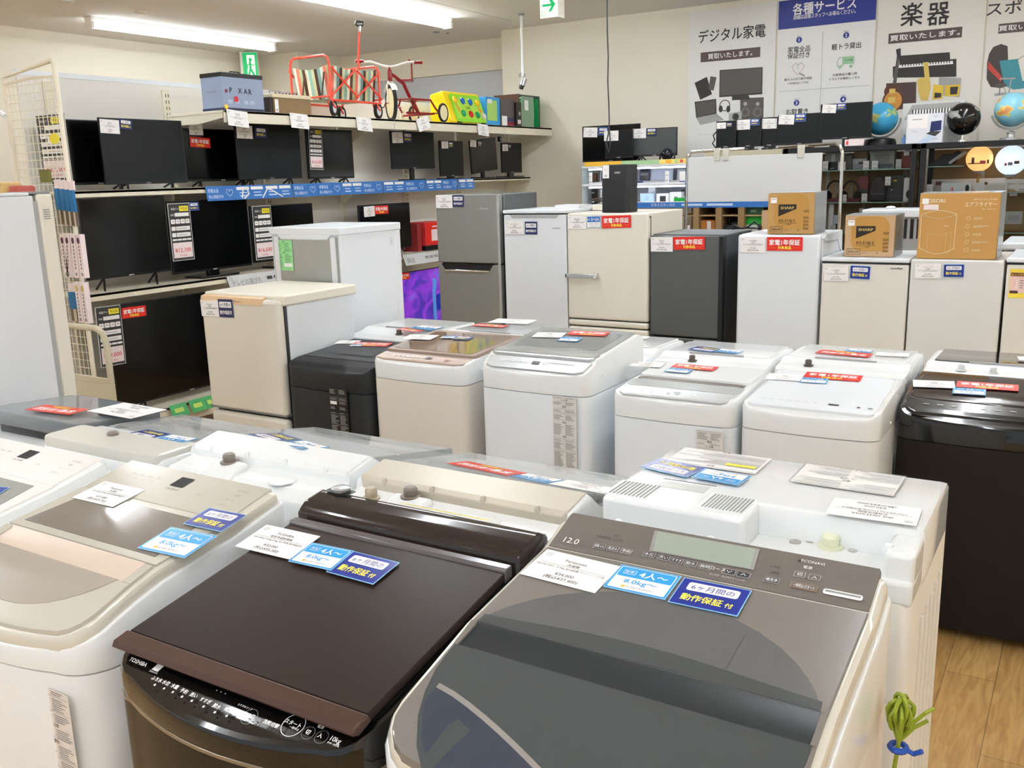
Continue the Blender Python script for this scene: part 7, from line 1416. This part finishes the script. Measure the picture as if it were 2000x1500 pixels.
# left of the cabinets the monitors stand on a board over the lit case
r = thing('top_board', 'pale board carrying the narrow monitors above the whiteboard', 'board', (-3.05, 8.22, 1.74), 0)
mb = MB(); mb.box(0, .7, 0, .42, -.012, .072, mat('pale_board', 'B9B39C', .6)); mb.build('board', r, bevel=.002)
bm('narrow black monitor at the left above the whiteboard, with a looped cable', 1399, 1437, 236, 293, 8.27, ZK, SCREENG, [(pm('LG'), 'price_card', (1400, 240), (1418, 239)), (c_blue(True), 'warranty_card', (1419, 240), (1430, 240))], 'b', .1)
bm('black monitor with navy card above the whiteboard, second from the left', 1436, 1486, 232, 291, 8.30, ZK, SCREENG, [(pm('BenQ'), 'price_card', (1435, 235), (1465, 233)), (c_blue(), 'warranty_card', (1466, 233), (1483, 232))], 'b', .12)
bm('narrow black monitor above the whiteboard with a single price card, third', 1485, 1521, 229, 291, 8.32, ZK, SCREENG, [(pm('Acer'), 'price_card', (1487, 232), (1518, 231))], 'b', .1)
bm('wide black monitor with navy card above the whiteboard, fourth from the left', 1520, 1605, 222, 287, 8.28, ZK, SCREENG, [(pm('EIZO'), 'price_card', (1522, 224), (1552, 224)), (c_blue(), 'warranty_card', (1553, 223), (1574, 222))], 's', .2)
bm('tallest black monitor in the back row, left of the blue globe', 1603, 1701, 201, 271, 8.27, ZK, SCREENG, [(pm('NEC'), 'price_card', (1607, 204), (1634, 204)), (c_blue(), 'warranty_card', (1635, 203), (1652, 202))], 's', .22)
a = P(1399, 262, Y=8.3); mb = MB(); mb.tube([(a.x, 8.3, a.z+.02), (a.x-.025, 8.29, a.z-.01), (a.x-.01, 8.29, a.z-.05), (a.x-.03, 8.29, a.z-.08), (a.x-.0, 8.3, a.z-.12), (a.x+.005, 8.3, ZK+.0)], .006, BLACK, 7); tag(mb.build('looped_cable'), 'black looped cable beside the narrow left monitor above the whiteboard', 'cable')
item('folded_card', 'white folded card under the tallest monitor on the cabinet edge', 'price card', 1650, 1686, 272, 281, 8.215, PINKW, .03, lambda mb, w, h: mb.rect(-w*.42, -w*.3, h*.2, h*.8, REDINK, 0), ZK)
# globes and boxes
def globe(lb, px, py, R_, sea, land, base):
    GY = 8.36 if base == 'rod' else 8.5; c = P(px, py, Y=GY); r = thing('desk_globe', lb, 'globe', (c.x, GY, ZK), 0); zc = c.z-ZK
    m = bpy.data.materials.new('globe_map_'+sea); m.use_nodes = True; nt = m.node_tree; b = nt.nodes['Principled BSDF']; b.inputs['Roughness'].default_value = .15 if base == 'rod' else .25
    tc = nt.nodes.new('ShaderNodeTexCoord'); n = nt.nodes.new('ShaderNodeTexNoise'); n.inputs['Scale'].default_value = 9; n.inputs['Detail'].default_value = 3; rp = nt.nodes.new('ShaderNodeValToRGB')
    cs = [(0, sea), (.56, sea), (.57, land[0]), (.66, land[1]), (.74, land[2])]
    for i, (ps, cc) in enumerate(cs):
        e = rp.color_ramp.elements[0] if i == 0 else rp.color_ramp.elements.new(ps); e.position = ps; e.color = srgb(cc)+[1]
    rp.color_ramp.elements[-1].color = srgb(land[2])+[1]
    nt.links.new(tc.outputs['Object'], n.inputs['Vector']); nt.links.new(n.outputs['Fac'], rp.inputs[0]); nt.links.new(rp.outputs[0], b.inputs['Base Color'])
    mb = MB(); mb.sphere((0, 0, zc), R_, m, 32, 20); mb.build('sphere', r)
    if base == 'rod':
        mb = MB(); mb.cyl((0, 0, .02), (0, 0, zc-R_+.005), .008, CHROME, 10); mb.build('rod', r); mb = MB(); mb.lathe([(.04, 0), (.038, .015), (.012, .022), (.01, .05)], CHROME, n=18); mb.build('base', r)
    elif base == 'black':
        mb = MB(); mb.tube([((R_+.02)*math.cos(a), 0, zc+(R_+.02)*math.sin(a)) for a in [PI+(.0+PI)*i/16 for i in range(17)]], .009, SILV, 7); mb.build('meridian', r); mb = MB(); mb.lathe([(.13, 0), (.13, .02), (.12, .05), (.08, .06)], BLACK, n=18); 
        mb.build('base', r)
    else:
        mb = MB(); mb.tube([((R_+.015)*math.cos(a), 0, zc+(R_+.015)*math.sin(a)) for a in [PI*1.08+PI*.85*i/14 for i in range(15)]], .009, mat('clear_grey_arm', 'BFC3BE', .2), 7); mb.build('meridian', r); mb = MB(); mb.lathe([(.075, 0), (.075, .02), (.03, .028), (.028, .05), (.035, .06), (.01, .075)], SILV, n=20); mb.build('base', r)
globe('blue globe on a black base beside the tallest back monitor', 1721, 232, .133, '3FA0C9', ('7FB27A', 'C9C07A', '5E9A6A'), 'black')
globe('glossy black globe with silver continents on a thin chrome stand', 1882, 232, .124, '0F0F10', ('8C8E8C', '9C9E9B', '7E807E'), 'rod')
globe('pale blue globe with yellow and orange lands at the right edge', 1978, 214, .132, '8CCDE0', ('E6D873', 'E08A5A', 'A9C97A'), 'arm')
def art_lap(mb, w, h):
    mb.rect(-w*.45, w*.08, h*.52, h*.97, PAPER, 0); mb.rect(-w*.35, -.02, h*.8, h*.83, LBL, .0004); mb.poly([(w*.15, h*.38), (w*.45, h*.42), (w*.45, h*.75), (w*.17, h*.72)], NAVY2, .0004); mb.poly([(w*.05, h*.32), (w*.3, h*.22), (w*.46, h*.38), (w*.18, h*.4)], DGREY, .0004); mb.poly([(-w*.2, 0), (w*.1, 0), (w*.5, h*.45), (w*.5, h*.6)], mat('ice_blue', 'C9DAEE', .4), .0003); mb.text('FMV', h*.1, LBL, w*.3, h*.1, .0006, 'c'); mb.text('LIFEBOOK', h*.045, GINK, -w*.35, h*.4, .0006, 'l'); mb.text('FUJITSU', h*.05, GINK, w*.3, h*.88, .0006, 'c')
item('laptop_box', 'white box with a laptop picture standing on the cabinet between two globes', 'box', 1772, 1840, 222, 277, 8.24, mat('pale_laptop_box', 'E2E5EC', .4), .08, art_lap, ZK)
def art_key(mb, w, h):
    mb.poly([(-w*.47, h*.6), (w*.47, h*.63), (w*.42, h*.97), (-w*.35, h*.95)], PLG, 0); mb.poly([(-w*.36, h*.68), (w*.42, h*.72), (w*.4, h*.84), (-w*.33, h*.83)], PAPER, .0004)
    for i in range(16): x = -w*.34+i*w*.047; mb.rect(x, x+w*.02, h*.72, h*.84, PK, .0008)
item('keyboard_box', 'grey white box with a piano keyboard picture behind the laptop box', 'box', 1764, 1880, 199, 276, 8.50, mat('pale_key_box', 'D5D6D3', .5), .06, art_key, ZK)
r = thing('small_bottle', 'tiny blue bottle between the blue globe and the laptop box', 'bottle', (P(1766, 272, Y=8.3).x, 8.3, ZK), 0)
mb = MB(); mb.lathe([(.018, 0), (.018, .045), (.008, .055), (.008, .062)], mat('blue_liquid', '6E9AD0', .3), n=14); mb.build('bottle', r); mb = MB(); mb.lathe([(.009, .062), (.009, .075), (.001, .076)], GREY, n=12); mb.build('cap', r)

# ------------------------------------------------------------ whiteboard hung from a chrome rack
YB = 6.6
def B(px, py): q = P(px, py, Y=YB); return Vector((q.x, 0, q.z))
r = thing('garment_rack', 'chrome tube rack carrying the blank white board', 'rack', (-2.1, YB, 0), 0)
o_ = Vector((-2.1, 0, 0)); mb = MB(); l0 = B(1342, 330)-o_; l1 = B(1356, 297)-o_; l2 = B(1455, 294)-o_
mb.tube([(l0.x-.02, 0, .04), (l0.x, 0, l0.z), (l0.x+.005, 0, l1.z-.03), (l0.x+.035, 0, l1.z), (l2.x, 0, l1.z+.01)], .0115, CHROME, 10)
r0 = B(1519, 287)-o_; r1 = B(1636, 280)-o_; mb.tube([(r0.x, .02, r1.z-.01), (r1.x-.02, .02, r1.z), (r1.x+.015, .02, r1.z-.02), (r1.x+.03, .02, r1.z-.06), (r1.x+.03, .02, .04)], .0115, CHROME, 10)
mb.tube([(l1.x+.1, .01, l1.z), (r1.x-.1, .01, l1.z)], .009, CHROME, 8) if False else None
mb.tube([(l0.x-.01, .01, .55), (r1.x+.03, .01, .55)], .011, CHROME, 8)
mb.build('tube_frame', r)
for x in (l0.x-.02, r1.x+.03):
    mb = MB(); mb.tube([(x, -.25, .03), (x, .25, .03)], .012, CHROME, 8); mb.build('foot', r)
r = thing('white_board', 'blank pale grey white board hanging from the chrome rack', 'board', (-2.1, YB-.02, 0), 0)
a, b, c, d = [B(*q)-o_ for q in ((1345, 309), (1607, 297), (1605, 386), (1347, 398))]
mb = MB(); x0, x1 = (a.x+d.x)/2, (b.x+c.x)/2; zt, zb = (a.z+b.z)/2, (c.z+d.z)/2; mb.box(x0, x1, -.006, .006, zb, zt, mat('board_face', 'DDDEDD', .5, var=.005)); mb.build('panel', r, bevel=.002)
for px in (1403, 1420, 1566):
    q = B(px, 300)-o_; mb = MB(); mb.box(q.x-.022, q.x+.022, -.014, .014, zt-.03, zt+.055, mat('milky_clip', 'CFCDBF', .35)); mb.build('clip', r, bevel=.004)
